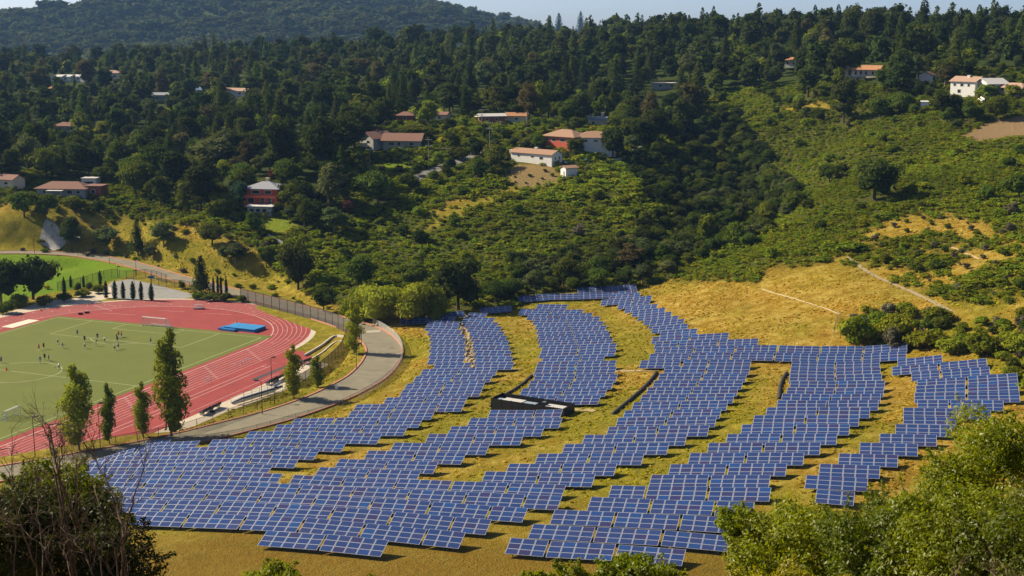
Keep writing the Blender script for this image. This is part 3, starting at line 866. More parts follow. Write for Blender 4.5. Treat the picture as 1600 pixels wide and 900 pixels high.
# black inverter enclosure between the strips
def build_enclosure():
    a, b = pt(768, 646), pt(881, 652)
    c = (a + b) / 2; L = (b - a).length; rz = math.atan2(b.y - a.y, b.x - a.x)
    o = thing('equipment_enclosure', 'long open-topped black enclosure with white cabinets among the solar tables', 'enclosure', (c.x, c.y, min(a.z, b.z) + 0.3), rz)
    mb_ = mat('black slatted fence', (0.012, 0.012, 0.013), (0.02, 0.02, 0.02), 2.0, 0.6)
    H, D = 2.6, 4.2
    def wall(x0, x1, y0, y1):
        m = MB(); m.box(x0, x1, y0, y1, -0.6, H)
        nx = max(abs(x1 - x0), abs(y1 - y0)); k = int(nx / 2.4) + 1
        for i in range(k + 1):
            t = i / k; x = x0 + (x1 - x0) * t if x1 - x0 > 1 else (x0 + x1) / 2; y = y0 + (y1 - y0) * t if y1 - y0 > 1 else (y0 + y1) / 2
            m.box(x - 0.06, x + 0.06, y - 0.06, y + 0.06, -0.6, H + 0.08)
        m.build('fence_panel', mb_, o)
    wall(-L / 2, L / 2, -0.04, 0.04); wall(-L / 2, L / 2, D - 0.04, D + 0.04)
    wall(-L / 2 - 0.04, -L / 2 + 0.04, 0.06, D - 0.06); wall(L / 2 - 0.04, L / 2 + 0.04, 0.06, D - 0.06)
    s = MB(); s.box(-L / 2 + 0.1, L / 2 - 0.1, 0.1, D - 0.1, -0.5, 0.1); s.build('slab', M_CONC, o)
    wt = mat('white cabinet paint', (0.55, 0.53, 0.5), (0.48, 0.46, 0.43), 1.0, 0.5)
    bl = mat('grey blue cabinet paint', (0.30, 0.36, 0.45), None, 1.0, 0.5)
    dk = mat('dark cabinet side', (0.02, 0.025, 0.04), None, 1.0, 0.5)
    for (x0, x1, y0, y1, h, m, nm) in ((-L / 2 + 1.7, -L / 2 + 5.6, 1.3, 3.0, 2.2, wt, 'cabinet'), (-L / 2 + 5.9, -L / 2 + 8.2, 1.6, 2.8, 2.1, bl, 'cabinet'),
                                       (L / 2 - 4.3, L / 2 - 0.9, 1.0, 2.8, 2.25, wt, 'cabinet'), (-L / 2 + 0.5, -L / 2 + 1.5, 1.0, 2.2, 2.2, bl, 'switch_box'),
                                       (-L / 2 + 10.0, -L / 2 + 10.4, 1.4, 1.9, 2.9, M_GALV, 'switch_box')):
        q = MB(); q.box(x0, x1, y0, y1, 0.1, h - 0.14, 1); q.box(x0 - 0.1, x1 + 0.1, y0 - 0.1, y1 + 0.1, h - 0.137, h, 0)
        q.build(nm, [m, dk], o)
build_enclosure()

# open drains, rock swale
def tube_on_ground(name, pxl, r, m, label, cat, lift=0.1):
    C = curve_pts([pt(*p) for p in pxl], 1.2)
    mb = MB(); mb.tube([(x, y, gz(x, y) + lift) for x, y in C], [r * (1 + 0.06 * math.sin(i * 2.2)) for i in range(len(C))], 8)
    return tag(mb.build(name, m, smooth=True), label, cat)
M_PIPE = mat('dark ribbed pipe', (0.028, 0.024, 0.02), (0.06, 0.05, 0.04), 1.5, 0.7)
tube_on_ground('drain_pipe', [(1026, 583), (1018, 594), (1004, 609), (988, 623), (970, 638), (958, 648)], 0.42, M_PIPE, 'long black drain pipe curving down the grass right of the enclosure', 'pipe')
tube_on_ground('drain_pipe', [(831, 588), (818, 600), (805, 609), (790, 618)], 0.36, M_PIPE, 'short black drain pipe running up from the black enclosure', 'pipe')
tube_on_ground('drain_pipe', [(1229, 584), (1224, 592), (1219, 606), (1217, 624)], 0.40, M_PIPE, 'black drain pipe at the left edge of the right panel strip', 'pipe')
tube_on_ground('drain_pipe', [(790, 618), (776, 630), (766, 636)], 0.30, M_PIPE, 'black pipe end at the left corner of the black enclosure', 'pipe')

def rock_mesh(seed):
    bm = bmesh.new(); bmesh.ops.create_icosphere(bm, subdivisions=2, radius=1)
    r = random.Random(seed); ph = [r.uniform(0, 6) for _ in range(6)]
    for v in bm.verts:
        c = v.co
        k = 1 + 0.18 * math.sin(3 * c.x + ph[0]) + 0.15 * math.sin(4 * c.y + ph[1]) + 0.14 * math.sin(5 * c.z + ph[2]) + 0.08 * math.sin(9 * c.x + 7 * c.y + ph[3])
        v.co = Vector((c.x * k, c.y * k * 0.8, c.z * k * 0.6))
    me = bpy.data.meshes.new('rock'); bm.to_mesh(me); bm.free()
    me.materials.append(M_ROCK); return me
M_ROCK = mat('tan rock', (0.42, 0.34, 0.22), (0.24, 0.19, 0.12), 1.3, 0.95)
ROCKS = [rock_mesh(i) for i in range(5)]
def build_swale():
    C = curve_pts([pt(*p) for p in ((712, 506), (722, 512), (730, 525), (735, 540), (740, 556), (741, 570), (750, 580))], 1.0)
    r = random.Random(3); n = 0
    for k in range(0, len(C)):
        for q in range(3):
            x, y = C[k] + np.array([r.uniform(-2.0, 2.0), r.uniform(-0.7, 0.7)]); s = r.uniform(0.32, 0.85)
            o = link(bpy.data.objects.new('rock', r.choice(ROCKS)))
            o.location = (x, y, gz(x, y) + s * 0.2); o.rotation_euler = (r.uniform(-.4, .4), r.uniform(-.4, .4), r.uniform(0, 6)); o.scale = (s, s, s)
            tag(o, 'tan rock lying in the rock swale between two panel strips', 'rock', 'rocks lining the swale between panel strips'); n += 1
    for px, py, s, lb in ((578, 687, 0.9, 'pale boulder under the panel edge beside the lower grass lane'), (1024, 534, 0.8, 'pale boulder in the grass left of the hillside panels'),
                          (1030, 532, 0.5, 'small stone beside the pale boulder in the grass')):
        p = pt(px, py); o = link(bpy.data.objects.new('rock', ROCKS[1])); o.location = p + Vector((0, 0, 0.2)); o.scale = (s * 1.4, s, s); tag(o, lb, 'rock')
build_swale()
# ------------------------------------------------------------------ foliage shapes
def unit(n, rg):
    v = rg.normal(size=(n, 3)); return v / np.linalg.norm(v, axis=1)[:, None]

def leaf_quads(P, N, size, rg, aspect=0.6, bend=0.0):
    n = len(P); N = N / (np.linalg.norm(N, axis=1)[:, None] + 1e-9)
    t = np.cross(N, unit(n, rg)); t /= np.linalg.norm(t, axis=1)[:, None] + 1e-9
    b = np.cross(N, t)
    s = (size * rg.uniform(0.65, 1.3, n))[:, None]
    a, c = t * s * 0.5, b * s * 0.5 * aspect
    V = np.stack([P - a, P + c * 0.9 - a * 0.1, P + a, P - c * 0.9 + a * 0.1], 1).reshape(-1, 3)
    F = np.arange(4 * n).reshape(n, 4)
    return V, F

def blob(c, r, rg, sub=1):
    bm = bmesh.new(); bmesh.ops.create_icosphere(bm, subdivisions=sub, radius=1)
    V = np.array([v.co[:] for v in bm.verts]); F = [[v.index for v in f.verts] for f in bm.faces]; bm.free()
    V = V * (1 + rg.uniform(-0.15, 0.15, (len(V), 1)))
    return np.array(c) + V * np.array(r), np.array([[a, b, d, d] for a, b, d in F])

def join(parts):
    Vs, Fs, k = [], [], 0
    for V, F in parts:
        Vs.append(V); Fs.append(F + k); k += len(V)
    return np.concatenate(Vs), np.concatenate(Fs)

def crown(kind, h, w, n, leaf, seed, core=True):
    """leaf clumps through a crown's volume; z runs from the ground up"""
    rg = np.random.default_rng(seed); parts = []
    if kind == 'cone':
        t = rg.beta(1.0, 1.35, n); ang = rg.uniform(0, 2 * np.pi, n)
        tiers = rg.uniform(6, 9); ph = rg.uniform(0, 6, 4)
        R = (1 - t) ** 0.7 * (0.74 + 0.3 * ((t * tiers + ang * 0.11) % 1.0)[::1]) * (1 + 0.20 * np.sin(2 * ang + ph[0] + 5 * t) + 0.14 * np.sin(5 * ang + ph[1] + 9 * t))
        R = R * rg.uniform(0.62, 1.08, n) * w / 2 + 0.12
        z = h * (0.10 + 0.90 * t)
        P = np.stack([R * np.cos(ang), R * np.sin(ang), z - R * 0.18], 1)
        N = np.stack([np.cos(ang) * 0.6, np.sin(ang) * 0.6, np.full(n, 0.75)], 1) + rg.normal(0, 0.4, (n, 3))
        parts.append(leaf_quads(P, N, leaf, rg, 0.62))
        if core:
            for zz, rr in ((0.25, 0.30), (0.45, 0.22), (0.65, 0.13)):
                parts.append(blob((0, 0, h * zz), (w * rr, w * rr, h * 0.16), rg))
        return join(parts)
    if kind == 'spindle':
        k = 9; cs, rs = [], []
        for i in range(k):
            t = (i + 0.5) / k; rr = w * 0.5 * math.sin(math.pi * min(1, t * 0.8 + 0.2)) ** 0.6
            cs.append((rg.normal(0, w * 0.02), rg.normal(0, w * 0.02), h * (0.03 + 0.94 * t))); rs.append((rr, rr, h * 0.09))
    elif kind == 'column':
        k = 9; cs = []; rs = []
        for i in range(k):
            t = (i + 0.5) / k; rr = w * 0.5 * (math.sin(math.pi * min(1, (t * 0.84 + 0.14))) ** 0.8)
            cs.append((rg.normal(0, w * 0.10), rg.normal(0, w * 0.10), h * (0.08 + 0.88 * t))); rs.append((rr * rg.uniform(.75, 1.1), rr * rg.uniform(.75, 1.1), h * 0.11))
    else:
        base = {'oak': 0.06, 'pine': 0.14, 'bush': 0.0, 'euc': 0.12}[kind]
        k = {'oak': 13, 'pine': 12, 'bush': 14, 'euc': 11}[kind]; cs, rs = [], []
        zc, hz_ = h * (1 + base) / 2, h * (1 - base) / 2
        for i in range(k):
            d = unit(1, rg)[0]
            if kind == 'bush': d[2] = rg.uniform(-0.55, 1.0); d[:2] *= (1.15 - 0.35 * max(d[2], 0)) / (np.hypot(*d[:2]) + 1e-6) * rg.uniform(0.3, 1.0)
            q = rg.uniform(0.35, 0.72)
            if kind == 'pine': d[2] = (i / (k - 1)) * 1.8 - 0.9; q = 0.7; taper = 1.05 - 0.32 * (i / (k - 1)); d[:2] *= taper / (np.hypot(*d[:2]) + 1e-6) * rg.uniform(0.2, 0.75)
            if kind == 'euc': d[2] = (i / (k - 1)) * 1.7 - 0.8; q = 0.62
            cs.append((d[0] * q * w / 2, d[1] * q * w / 2, (zc if kind != 'bush' else h * 0.38) + d[2] * q * (hz_ if kind != 'bush' else h * 0.58)))
            s = rg.uniform(0.30, 0.50) * w / 2 * (1.05 if kind != 'euc' else 0.9)
            rs.append((s * rg.uniform(.85, 1.2), s * rg.uniform(.85, 1.2), s * {'oak': 0.8, 'pine': 0.62, 'bush': 0.75, 'euc': 1.0}[kind]))
        cs.append((0, 0, zc if kind != 'bush' else h * 0.4)); rs.append((w * 0.28, w * 0.28, hz_ * 0.7 if kind != 'bush' else h * 0.4))
    cs, rs = np.array(cs), np.array(rs)
    ar = rs[:, 0] * rs[:, 2]; which = rg.choice(len(cs), n, p=ar / ar.sum())
    D = unit(n, rg); D[:, 2] = np.where(D[:, 2] < -0.35, -D[:, 2], D[:, 2])
    P = cs[which] + D * rs[which] * rg.uniform(0.78, 1.12, (n, 1))
    if kind == 'bush': P[:, 2] = np.maximum(P[:, 2], 0.02 * h)
    N = D + rg.normal(0, 0.55, (n, 3)) + np.array([0, 0, 0.25])
    parts.append(leaf_quads(P, N, leaf, rg, 0.7))
    if core:
        for c, r in zip(cs, rs):
            parts.append(blob(c, r * 0.74, rg))
    return join(parts)

M_BARK = mat('bark', (0.10, 0.075, 0.05), (0.055, 0.04, 0.03), 2.5, 0.95)
M_PALEBARK = mat('pale bark', (0.26, 0.22, 0.17), (0.15, 0.12, 0.09), 2.5, 0.95)
LEAF = {}
for k, c1, c2 in (('pine', (0.030, 0.046, 0.012), (0.060, 0.078, 0.017)), ('fir', (0.048, 0.070, 0.014), (0.080, 0.104, 0.018)),
                  ('oak', (0.055, 0.080, 0.012), (0.10, 0.125, 0.018)), ('light', (0.115, 0.155, 0.016), (0.18, 0.21, 0.025)),
                  ('brown', (0.080, 0.072, 0.026), (0.12, 0.102, 0.036)), ('olive', (0.075, 0.095, 0.03), (0.11, 0.13, 0.042)),
                  ('blue', (0.040, 0.075, 0.040), (0.065, 0.105, 0.055)), ('willow', (0.14, 0.185, 0.018), (0.21, 0.25, 0.026)),
                  ('poplar', (0.14, 0.18, 0.014), (0.24, 0.27, 0.024)), ('cypress', (0.02, 0.045, 0.016), (0.035, 0.065, 0.022)),
                  ('plum', (0.10, 0.035, 0.03), (0.15, 0.06, 0.045)), ('yellow', (0.30, 0.24, 0.01), (0.38, 0.32, 0.02)), ('orange', (0.42, 0.16, 0.02), (0.5, 0.24, 0.02)),
                  ('scrub', (0.115, 0.152, 0.011), (0.185, 0.215, 0.017)), ('greyscrub', (0.11, 0.10, 0.06), (0.16, 0.15, 0.09))):
    LEAF[k] = leafmat('foliage ' + k, c1, c2)

def trunk_mb(h, w, r, seed, limbs=5, lean=0.0):
    rg = random.Random(seed); mb = MB()
    top = Vector((lean, 0, h * 0.82))
    pts = [Vector((0, 0, -1.0)), Vector((0, 0, 0.1)), Vector((lean * 0.3 + rg.uniform(-.1, .1), rg.uniform(-.1, .1), h * 0.4)), top]
    mb.tube(pts, [r * 1.25, r, r * 0.7, r * 0.15], 7)
    for i in range(limbs):
        t = rg.uniform(0.3, 0.75); a = rg.uniform(0, 6.28); p = Vector((lean * t * 0.5, 0, h * t))
        e = p + Vector((math.cos(a) * w * 0.36, math.sin(a) * w * 0.36, h * 0.13))
        mb.tube([p, (p + e) / 2 + Vector((0, 0, h * 0.02)), e], [r * 0.42, r * 0.28, r * 0.08], 5)
    return mb

KINDS = {}
def tree_kind(key, shape, leafkey, h, w, n, leaf, seeds, r=0.3, bark=None, limbs=5, lod=None):
    v = []
    for s in range(seeds):
        V, F = crown(shape, h, w, n, leaf, 100 + s * 7 + hash_(key))
        v.append((np_mesh('crown', V, F, LEAF[leafkey]), trunk_mb(h, w, r, s + hash_(key), limbs).mesh('trunk', bark or M_BARK)))
    KINDS[key] = dict(v=v, h=h, w=w, shape=shape, leaf=leafkey)
def hash_(s): return sum(ord(c) * (i + 1) for i, c in enumerate(s)) % 1000

tree_kind('pine', 'pine', 'pine', 15, 11, 1500, 0.85, 5, 0.34)
tree_kind('fir', 'cone', 'fir', 17, 10, 1500, 0.85, 5, 0.32, limbs=0)
tree_kind('darkfir', 'cone', 'pine', 17, 10, 1500, 0.85, 4, 0.32, limbs=0)
tree_kind('oak', 'oak', 'oak', 10, 10.5, 1500, 0.72, 5, 0.32)
tree_kind('darkoak', 'oak', 'pine', 9, 10, 1500, 0.7, 4, 0.32)
tree_kind('light', 'oak', 'light', 9, 7.5, 1200, 0.62, 4, 0.22)
tree_kind('brown', 'oak', 'brown', 17, 10, 1400, 0.8, 3, 0.3, M_PALEBARK)
tree_kind('olive', 'oak', 'olive', 14, 9, 1400, 0.75, 4, 0.28, M_PALEBARK)
tree_kind('blue', 'oak', 'blue', 8, 7, 1200, 0.6, 2, 0.22)
tree_kind('willow', 'bush', 'willow', 8, 12, 2600, 0.6, 4, 0.2)
tree_kind('bush', 'bush', 'scrub', 3, 4.2, 700, 0.42, 5, 0.08, limbs=3)
tree_kind('darkbush', 'bush', 'oak', 3, 4.2, 700, 0.42, 4, 0.08, limbs=3)
tree_kind('greybush', 'bush', 'greyscrub', 2.4, 3.4, 420, 0.36, 2, 0.06, limbs=3)
tree_kind('plum', 'oak', 'plum', 8, 8, 1100, 0.6, 2, 0.2)
tree_kind('yellow', 'bush', 'yellow', 2.2, 3.4, 420, 0.36, 2, 0.06, limbs=2)
tree_kind('lightbush', 'bush', 'light', 3, 4.2, 700, 0.42, 3, 0.08, limbs=3)
tree_kind('poplar', 'column', 'poplar', 15, 4.6, 2600, 0.46, 4, 0.18, M_PALEBARK, 6)
tree_kind('cypress', 'spindle', 'cypress', 5, 1.3, 900, 0.24, 3, 0.07, limbs=0)

def plant(key, name, label, cat, p, h, w, group=None, rg=RNG, rz=None, sink=0.0):
    K = KINDS[key]; cm, tm = K['v'][int(rg.integers(len(K['v'])))]
    o = thing(name, label, cat, (p[0], p[1], p[2] - sink), float(rg.uniform(0, 6.28)) if rz is None else rz, group)
    s = (w / K['w'], w / K['w'], h / K['h'])
    for nm, me in (('trunk', tm), ('crown', cm)):
        c = link(bpy.data.objects.new(nm, me), o); c.scale = s
    return o

HOUSE_VIEW = []
TAKEN = []                     # (x, y, radius) kept clear of scattered plants
def by_pix(key, name, label, cat, px, py, top, w, group=None):
    """a plant whose foot, top and width the photo shows"""
    p = pt(px, py); k = ppm(p)
    h = (py - top) / k / 0.97; ww = w / k
    TAKEN.append((p.x, p.y, ww * 0.42))
    if p.length > 440: HOUSE_VIEW.append((p.x, p.y, ww * 0.38, p.z + h * 0.45))
    return plant(key, name, label, cat, p, h, ww, group)

HAND = [
    # stadium and road
    ('poplar', 'poplar_tree', 'broad bright poplar by the track, leftmost of the tall row', 'tree', 124, 704, 578, 50),
    ('poplar', 'poplar_tree', 'thin leaning poplar by the track, second of the tall row', 'tree', 171, 694, 604, 24),
    ('poplar', 'poplar_tree', 'thin loose poplar touching the tallest poplar on its left side', 'tree', 224, 684, 602, 28),
    ('poplar', 'poplar_tree', 'tallest poplar by the track, a wide green column', 'tree', 268, 684, 524, 52),
    ('poplar', 'poplar_tree', 'poplar beside the metal bleachers and road kerb', 'tree', 459, 624, 542, 30),
    ('poplar', 'poplar_tree', 'short poplar beside the light pole near the road kerb', 'tree', 495, 606, 558, 24),
    ('poplar', 'poplar_tree', 'dark poplar at the bend where the fence meets the road', 'tree', 553, 554, 472, 27),
    ('darkoak', 'oak_tree', 'large dark spreading tree standing over the bright lawn by the track', 'tree', 52, 468, 396, 74),
    ('darkoak', 'oak_tree', 'dark tree at the frame edge beside the bright lawn', 'tree', 2, 474, 408, 62),
    ('fir', 'conifer_tree', 'conifer beside the kerb at the end of the parking area', 'tree', 315, 460, 402, 40),
    ('oak', 'oak_tree', 'small round dark tree on the dry bank behind the stadium fence', 'tree', 506, 488, 444, 44),
    ('darkoak', 'oak_tree', 'tall dark tree on the bank above the stadium fence', 'tree', 466, 452, 368, 64),
    ('pine', 'pine_tree', 'dark pine overhanging the lane beside the lawn', 'tree', 112, 394, 338, 46),
    ('olive', 'olive_tree', 'grey-green loose tree on the golden bank, left of its group', 'tree', 168, 393, 350, 44),
    ('fir', 'conifer_tree', 'small conifer on the golden bank above the road', 'tree', 216, 400, 345, 32),
    ('olive', 'olive_tree', 'grey-green tree high on the middle of the golden bank', 'tree', 256, 386, 343, 42),
    ('olive', 'olive_tree', 'slim grey tree low on the golden bank by the kerb', 'tree', 236, 408, 382, 22),
    ('oak', 'oak_tree', 'dark tree on the golden bank below the wood', 'tree', 332, 385, 345, 50),
    ('olive', 'olive_tree', 'loose grey-green tree at the right end of the golden bank', 'tree', 368, 412, 376, 40),
    ('olive', 'olive_tree', 'small grey tree left of the loose tree on the golden bank', 'tree', 350, 410, 382, 22),
    ('oak', 'oak_tree', 'young tree on the bank left of the tall dark tree', 'tree', 416, 418, 384, 28),
    ('oak', 'oak_tree', 'round bushy tree below the left house with the pale awning', 'tree', 38, 340, 298, 46),
    ('oak', 'oak_tree', 'dark bushy tree under the left house on the golden bank', 'tree', 72, 344, 302, 40),
    ('darkbush', 'hedge_shrub', 'dark green shrub row in front of the left house', 'shrub', 118, 330, 308, 36),
    ('darkbush', 'hedge_shrub', 'round green shrub below the right end of the left house', 'shrub', 154, 332, 312, 22),
    # thicket behind the farm
    ('willow', 'willow_bush', 'bright green willow thicket beside the road bend, leftmost clump', 'bush', 558, 500, 448, 70),
    ('willow', 'willow_bush', 'bright green willow thicket behind the road bend, second clump', 'bush', 600, 505, 440, 86),
    ('willow', 'willow_bush', 'bright green willow thicket, broad clump above the lone solar table', 'bush', 646, 504, 440, 84),
    ('willow', 'willow_bush', 'bright green willow clump against the dark tree', 'bush', 676, 500, 446, 60),
    ('darkoak', 'oak_tree', 'big dark tree behind the willow thicket at the back of the farm', 'tree', 716, 484, 404, 84),
    ('oak', 'oak_tree', 'green tree left of the big dark tree behind the farm', 'tree', 645, 452, 408, 60),
    ('oak', 'oak_tree', 'leafy tree at the foot of the scrub slope behind the farm', 'tree', 560, 450, 396, 60),
    ('oak', 'oak_tree', 'mid green tree right of the big dark tree behind the farm', 'tree', 775, 474, 434, 56),
    ('olive', 'olive_tree', 'pale green tree behind the topmost row of panels', 'tree', 838, 462, 416, 42),
    ('oak', 'oak_tree', 'green tree behind the left end of the topmost solar row', 'tree', 800, 468, 430, 40),
    ('oak', 'oak_tree', 'round tree at the ravine mouth above the topmost solar row', 'tree', 880, 448, 400, 46),
    ('brown', 'olive_tree', 'yellowish round tree at the ravine mouth above the golden hill', 'tree', 985, 424, 378, 50),
    ('oak', 'oak_tree', 'bushy tree left of the yellowish tree at the ravine mouth', 'tree', 930, 436, 396, 44),
    ('darkbush', 'shrub', 'lone round dark shrub in the middle of the scrub slope', 'shrub', 656, 382, 356, 34),
    ('light', 'broadleaf_tree', 'light green rounded tree in the ravine, tallest of three', 'tree', 1108, 390, 334, 46),
    ('light', 'broadleaf_tree', 'light green pointed tree in the ravine, rightmost of three', 'tree', 1147, 392, 346, 42),
    ('olive', 'olive_tree', 'grey-green tree in the ravine, leftmost of three', 'tree', 1066, 390, 360, 38),
    ('oak', 'oak_tree', 'dark shrubby tree right of the light trees in the ravine', 'tree', 1172, 388, 362, 36),
    ('light', 'broadleaf_tree', 'light green tree at the edge of the slope above the ravine', 'tree', 1198, 352, 316, 30),
    # right slope
    ('darkoak', 'pine_tree', 'dark spreading pine alone on the right green slope', 'tree', 1366, 312, 242, 84),
    ('pine', 'pine_tree', 'dark pine below the orange-roofed house among scrub', 'tree', 1318, 192, 122, 54),
    ('pine', 'pine_tree', 'dark pine standing left of the pines below the orange-roofed house', 'tree', 1262, 152, 104, 62),
    ('darkoak', 'oak_tree', 'dark tree left of the white house garden', 'tree', 1480, 186, 146, 54),
    ('oak', 'oak_tree', 'dark bushy tree below the white house', 'tree', 1555, 188, 152, 46),
    ('oak', 'oak_tree', 'wide bushy tree under the white house hedge', 'tree', 1515, 190, 160, 40),
    ('oak', 'oak_tree', 'round tree at the left of the white shed on the slope', 'tree', 1405, 178, 142, 50),
    ('oak', 'oak_tree', 'round tree between the pine and the white shed', 'tree', 1375, 186, 152, 44),
    ('brown', 'brown_tree', 'brownish round tree left of the white house', 'tree', 1476, 136, 100, 36),
    ('oak', 'oak_tree', 'dark shrubby tree at the right frame edge on the slope', 'tree', 1592, 312, 270, 50),
    ('oak', 'oak_tree', 'dark round tree where the scrub meets the ravine', 'tree', 1296, 284, 254, 40),
    ('oak', 'oak_tree', 'dark tree on the upper edge of the ravine', 'tree', 1240, 332, 296, 46),
    ('lightbush', 'shrub', 'bright hedge shrub in front of the white house, left one', 'shrub', 1544, 152, 132, 40),
    ('lightbush', 'shrub', 'bright hedge shrub in front of the white house, right one', 'shrub', 1582, 152, 134, 36),
    # right of the farm
    ('bush', 'shrub', 'broad leafy shrub above the right panels, left end of the thicket', 'shrub', 1342, 542, 491, 62),
    ('bush', 'shrub', 'tall leafy shrub above the right panels, second from the left', 'shrub', 1392, 538, 486, 70),
    ('greybush', 'shrub', 'greyish shrub in the thicket above the right panels', 'shrub', 1394, 546, 512, 44),
    ('bush', 'shrub', 'olive shrub in the middle of the thicket above the right panels', 'shrub', 1440, 544, 513, 60),
    ('bush', 'shrub', 'low olive shrub behind the thicket on the golden slope', 'shrub', 1462, 504, 476, 50),
    ('bush', 'shrub', 'yellow-green shrub at the right end of the topmost right panels', 'shrub', 1490, 552, 526, 58),
    ('bush', 'shrub', 'olive shrub above the far right panels', 'shrub', 1536, 556, 521, 62),
    ('bush', 'shrub', 'green shrub at the frame edge above the far right panels', 'shrub', 1590, 556, 520, 60),
    ('bush', 'shrub', 'yellow-green shrub beside the far right end of the panels', 'shrub', 1580, 592, 572, 44),
    ('bush', 'shrub', 'leafy shrub right of the rightmost solar tables', 'shrub', 1618, 616, 582, 50),
    ('darkbush', 'shrub', 'left one of two dark shrubs on the golden slope', 'shrub', 1431, 425, 409, 28),
    ('darkbush', 'shrub', 'right one of two dark shrubs on the golden slope', 'shrub', 1464, 423, 404, 36),
    ('bush', 'shrub', 'small pale shrub above the two dark shrubs on the golden slope', 'shrub', 1382, 412, 394, 22),
    ('bush', 'shrub', 'low bush at the lower right of the golden slope', 'shrub', 1562, 445, 432, 30),
    ('darkbush', 'shrub', 'dark shrub on the golden slope at the frame edge', 'shrub', 1594, 452, 434, 26),
    ('bush', 'shrub', 'low spreading bush at the left of the golden slope', 'shrub', 1332, 392, 376, 54),
    ('bush', 'shrub', 'tiny bush beside the top of the grey drain', 'shrub', 1400, 418, 406, 16),
    # round the hill houses
    ('oak', 'hedge', 'long clipped hedge behind the brown-roofed house, right half', 'hedge', 640, 214, 194, 62),
    ('oak', 'hedge', 'long clipped hedge behind the brown-roofed house, left half', 'hedge', 588, 212, 194, 62),
    ('blue', 'blue_tree', 'blue-green tree left of the red-balcony house', 'tree', 374, 322, 280, 38),
    ('plum', 'plum_tree', 'reddish tree behind the grey-roofed house with red balcony', 'tree', 430, 284, 262, 30),
    ('plum', 'plum_tree', 'dull purple tree right of the grey-roofed house lawn', 'tree', 546, 336, 310, 28),
    ('oak', 'oak_tree', 'bushy tree right of the grey-roofed house', 'tree', 462, 336, 290, 50),
    ('oak', 'oak_tree', 'green tree below the grey-roofed house lawn', 'tree', 476, 356, 312, 44),
    ('olive', 'olive_tree', 'round grey-green tree at the top of the scrub slope', 'tree', 522, 364, 322, 52),
    ('pine', 'pine_tree', 'tall dark pine beside the grey-roofed house', 'tree', 440, 278, 186, 70),
    ('pine', 'pine_tree', 'tall dark pine right of the grey-roofed house', 'tree', 500, 290, 182, 80),
    ('oak', 'oak_tree', 'broad dark tree below the hill lane', 'tree', 590, 318, 262, 64),
    ('oak', 'oak_tree', 'dark green shrubby tree beside the hill lane', 'tree', 642, 300, 266, 40),
    ('oak', 'oak_tree', 'round tree at the upper end of the hill lane', 'tree', 722, 252, 228, 32),
    ('oak', 'oak_tree', 'dark round tree above the golden knoll', 'tree', 745, 278, 248, 42),
    ('oak', 'oak_tree', 'bushy tree left of the long white house', 'tree', 775, 266, 228, 44),
    ('darkoak', 'oak_tree', 'dark tree in front of the red-walled house', 'tree', 900, 244, 216, 40),
    ('darkoak', 'oak_tree', 'tall dark tree right of the red-walled house', 'tree', 958, 250, 192, 50),
    ('oak', 'oak_tree', 'dark round tree behind the red-walled house', 'tree', 904, 202, 182, 34),
    ('oak', 'oak_tree', 'green tree behind the right wing of the red-walled house', 'tree', 984, 216, 180, 48),
    ('yellow', 'yellow_shrub', 'yellow flowering shrub behind the red-walled house', 'shrub', 926, 206, 197, 14),
    ('yellow', 'yellow_shrub', 'yellow broom shrub beside the dirt track, upper one', 'shrub', 720, 208, 196, 22),
    ('yellow', 'yellow_shrub', 'yellow broom shrub beside the dirt track, lower one', 'shrub', 690, 224, 214, 20),
    ('yellow', 'yellow_shrub', 'golden shrub below the brown-roofed house, leftmost of three', 'shrub', 568, 250, 241, 16),
    ('yellow', 'yellow_shrub', 'golden shrub below the brown-roofed house, middle of three', 'shrub', 598, 248, 239, 18),
    ('yellow', 'yellow_shrub', 'golden shrub below the brown-roofed house, rightmost of three', 'shrub', 622, 246, 236, 16),
    ('lightbush', 'shrub', 'light green garden shrub left of the long white house', 'shrub', 795, 250, 236, 20),
    ('oak', 'oak_tree', 'bushy tree between the long white house and red-walled house', 'tree', 838, 236, 212, 34),
    ('light', 'broadleaf_tree', 'light green tree standing in the wood above the sheds', 'tree', 846, 192, 130, 34),
    ('light', 'broadleaf_tree', 'bright green tree right of the far meadow in the wood', 'tree', 670, 196, 156, 36),
    ('light', 'broadleaf_tree', 'bright lime tree in the wood at the far left', 'tree', 160, 216, 190, 34),
    ('light', 'broadleaf_tree', 'bright lime tree in the wood left of the tall pines', 'tree', 436, 216, 180, 22),
    ('light', 'broadleaf_tree', 'pale green twin tree in the dark wood, left one', 'tree', 184, 262, 216, 34),
    ('light', 'broadleaf_tree', 'pale green twin tree in the dark wood, right one', 'tree', 218, 258, 212, 26),
    ('brown', 'brown_tree', 'rusty brown tree in the wood on the far slope, left', 'tree', 492, 136, 96, 32),
    ('brown', 'brown_tree', 'rusty brown tree in the wood on the far slope, broad one', 'tree', 566, 132, 88, 42),
    ('brown', 'brown_tree', 'rusty brown tree in the wood on the far slope, right', 'tree', 590, 138, 90, 34),
    ('brown', 'brown_tree', 'tall brownish tree above the far left houses', 'tree', 134, 140, 92, 32),
    ('brown', 'brown_tree', 'brownish round tree beside the far left golden field', 'tree', 62, 150, 106, 40),
    ('brown', 'brown_tree', 'brown drooping tree near the far blue-roofed house', 'tree', 326, 150, 114, 36),
    ('olive', 'olive_tree', 'pale olive eucalyptus in the wood above the white house roof', 'tree', 762, 150, 88, 50),
    ('olive', 'olive_tree', 'pale olive eucalyptus left of the grey-roofed house in the wood', 'tree', 330, 268, 210, 80),
    # skyline
    ('pine', 'pine_tree', 'tall dark pine on the skyline, left of the highest pair', 'tree', 1326, 82, 17, 46),
    ('pine', 'pine_tree', 'tallest dark pine on the right skyline', 'tree', 1360, 84, 14, 54),
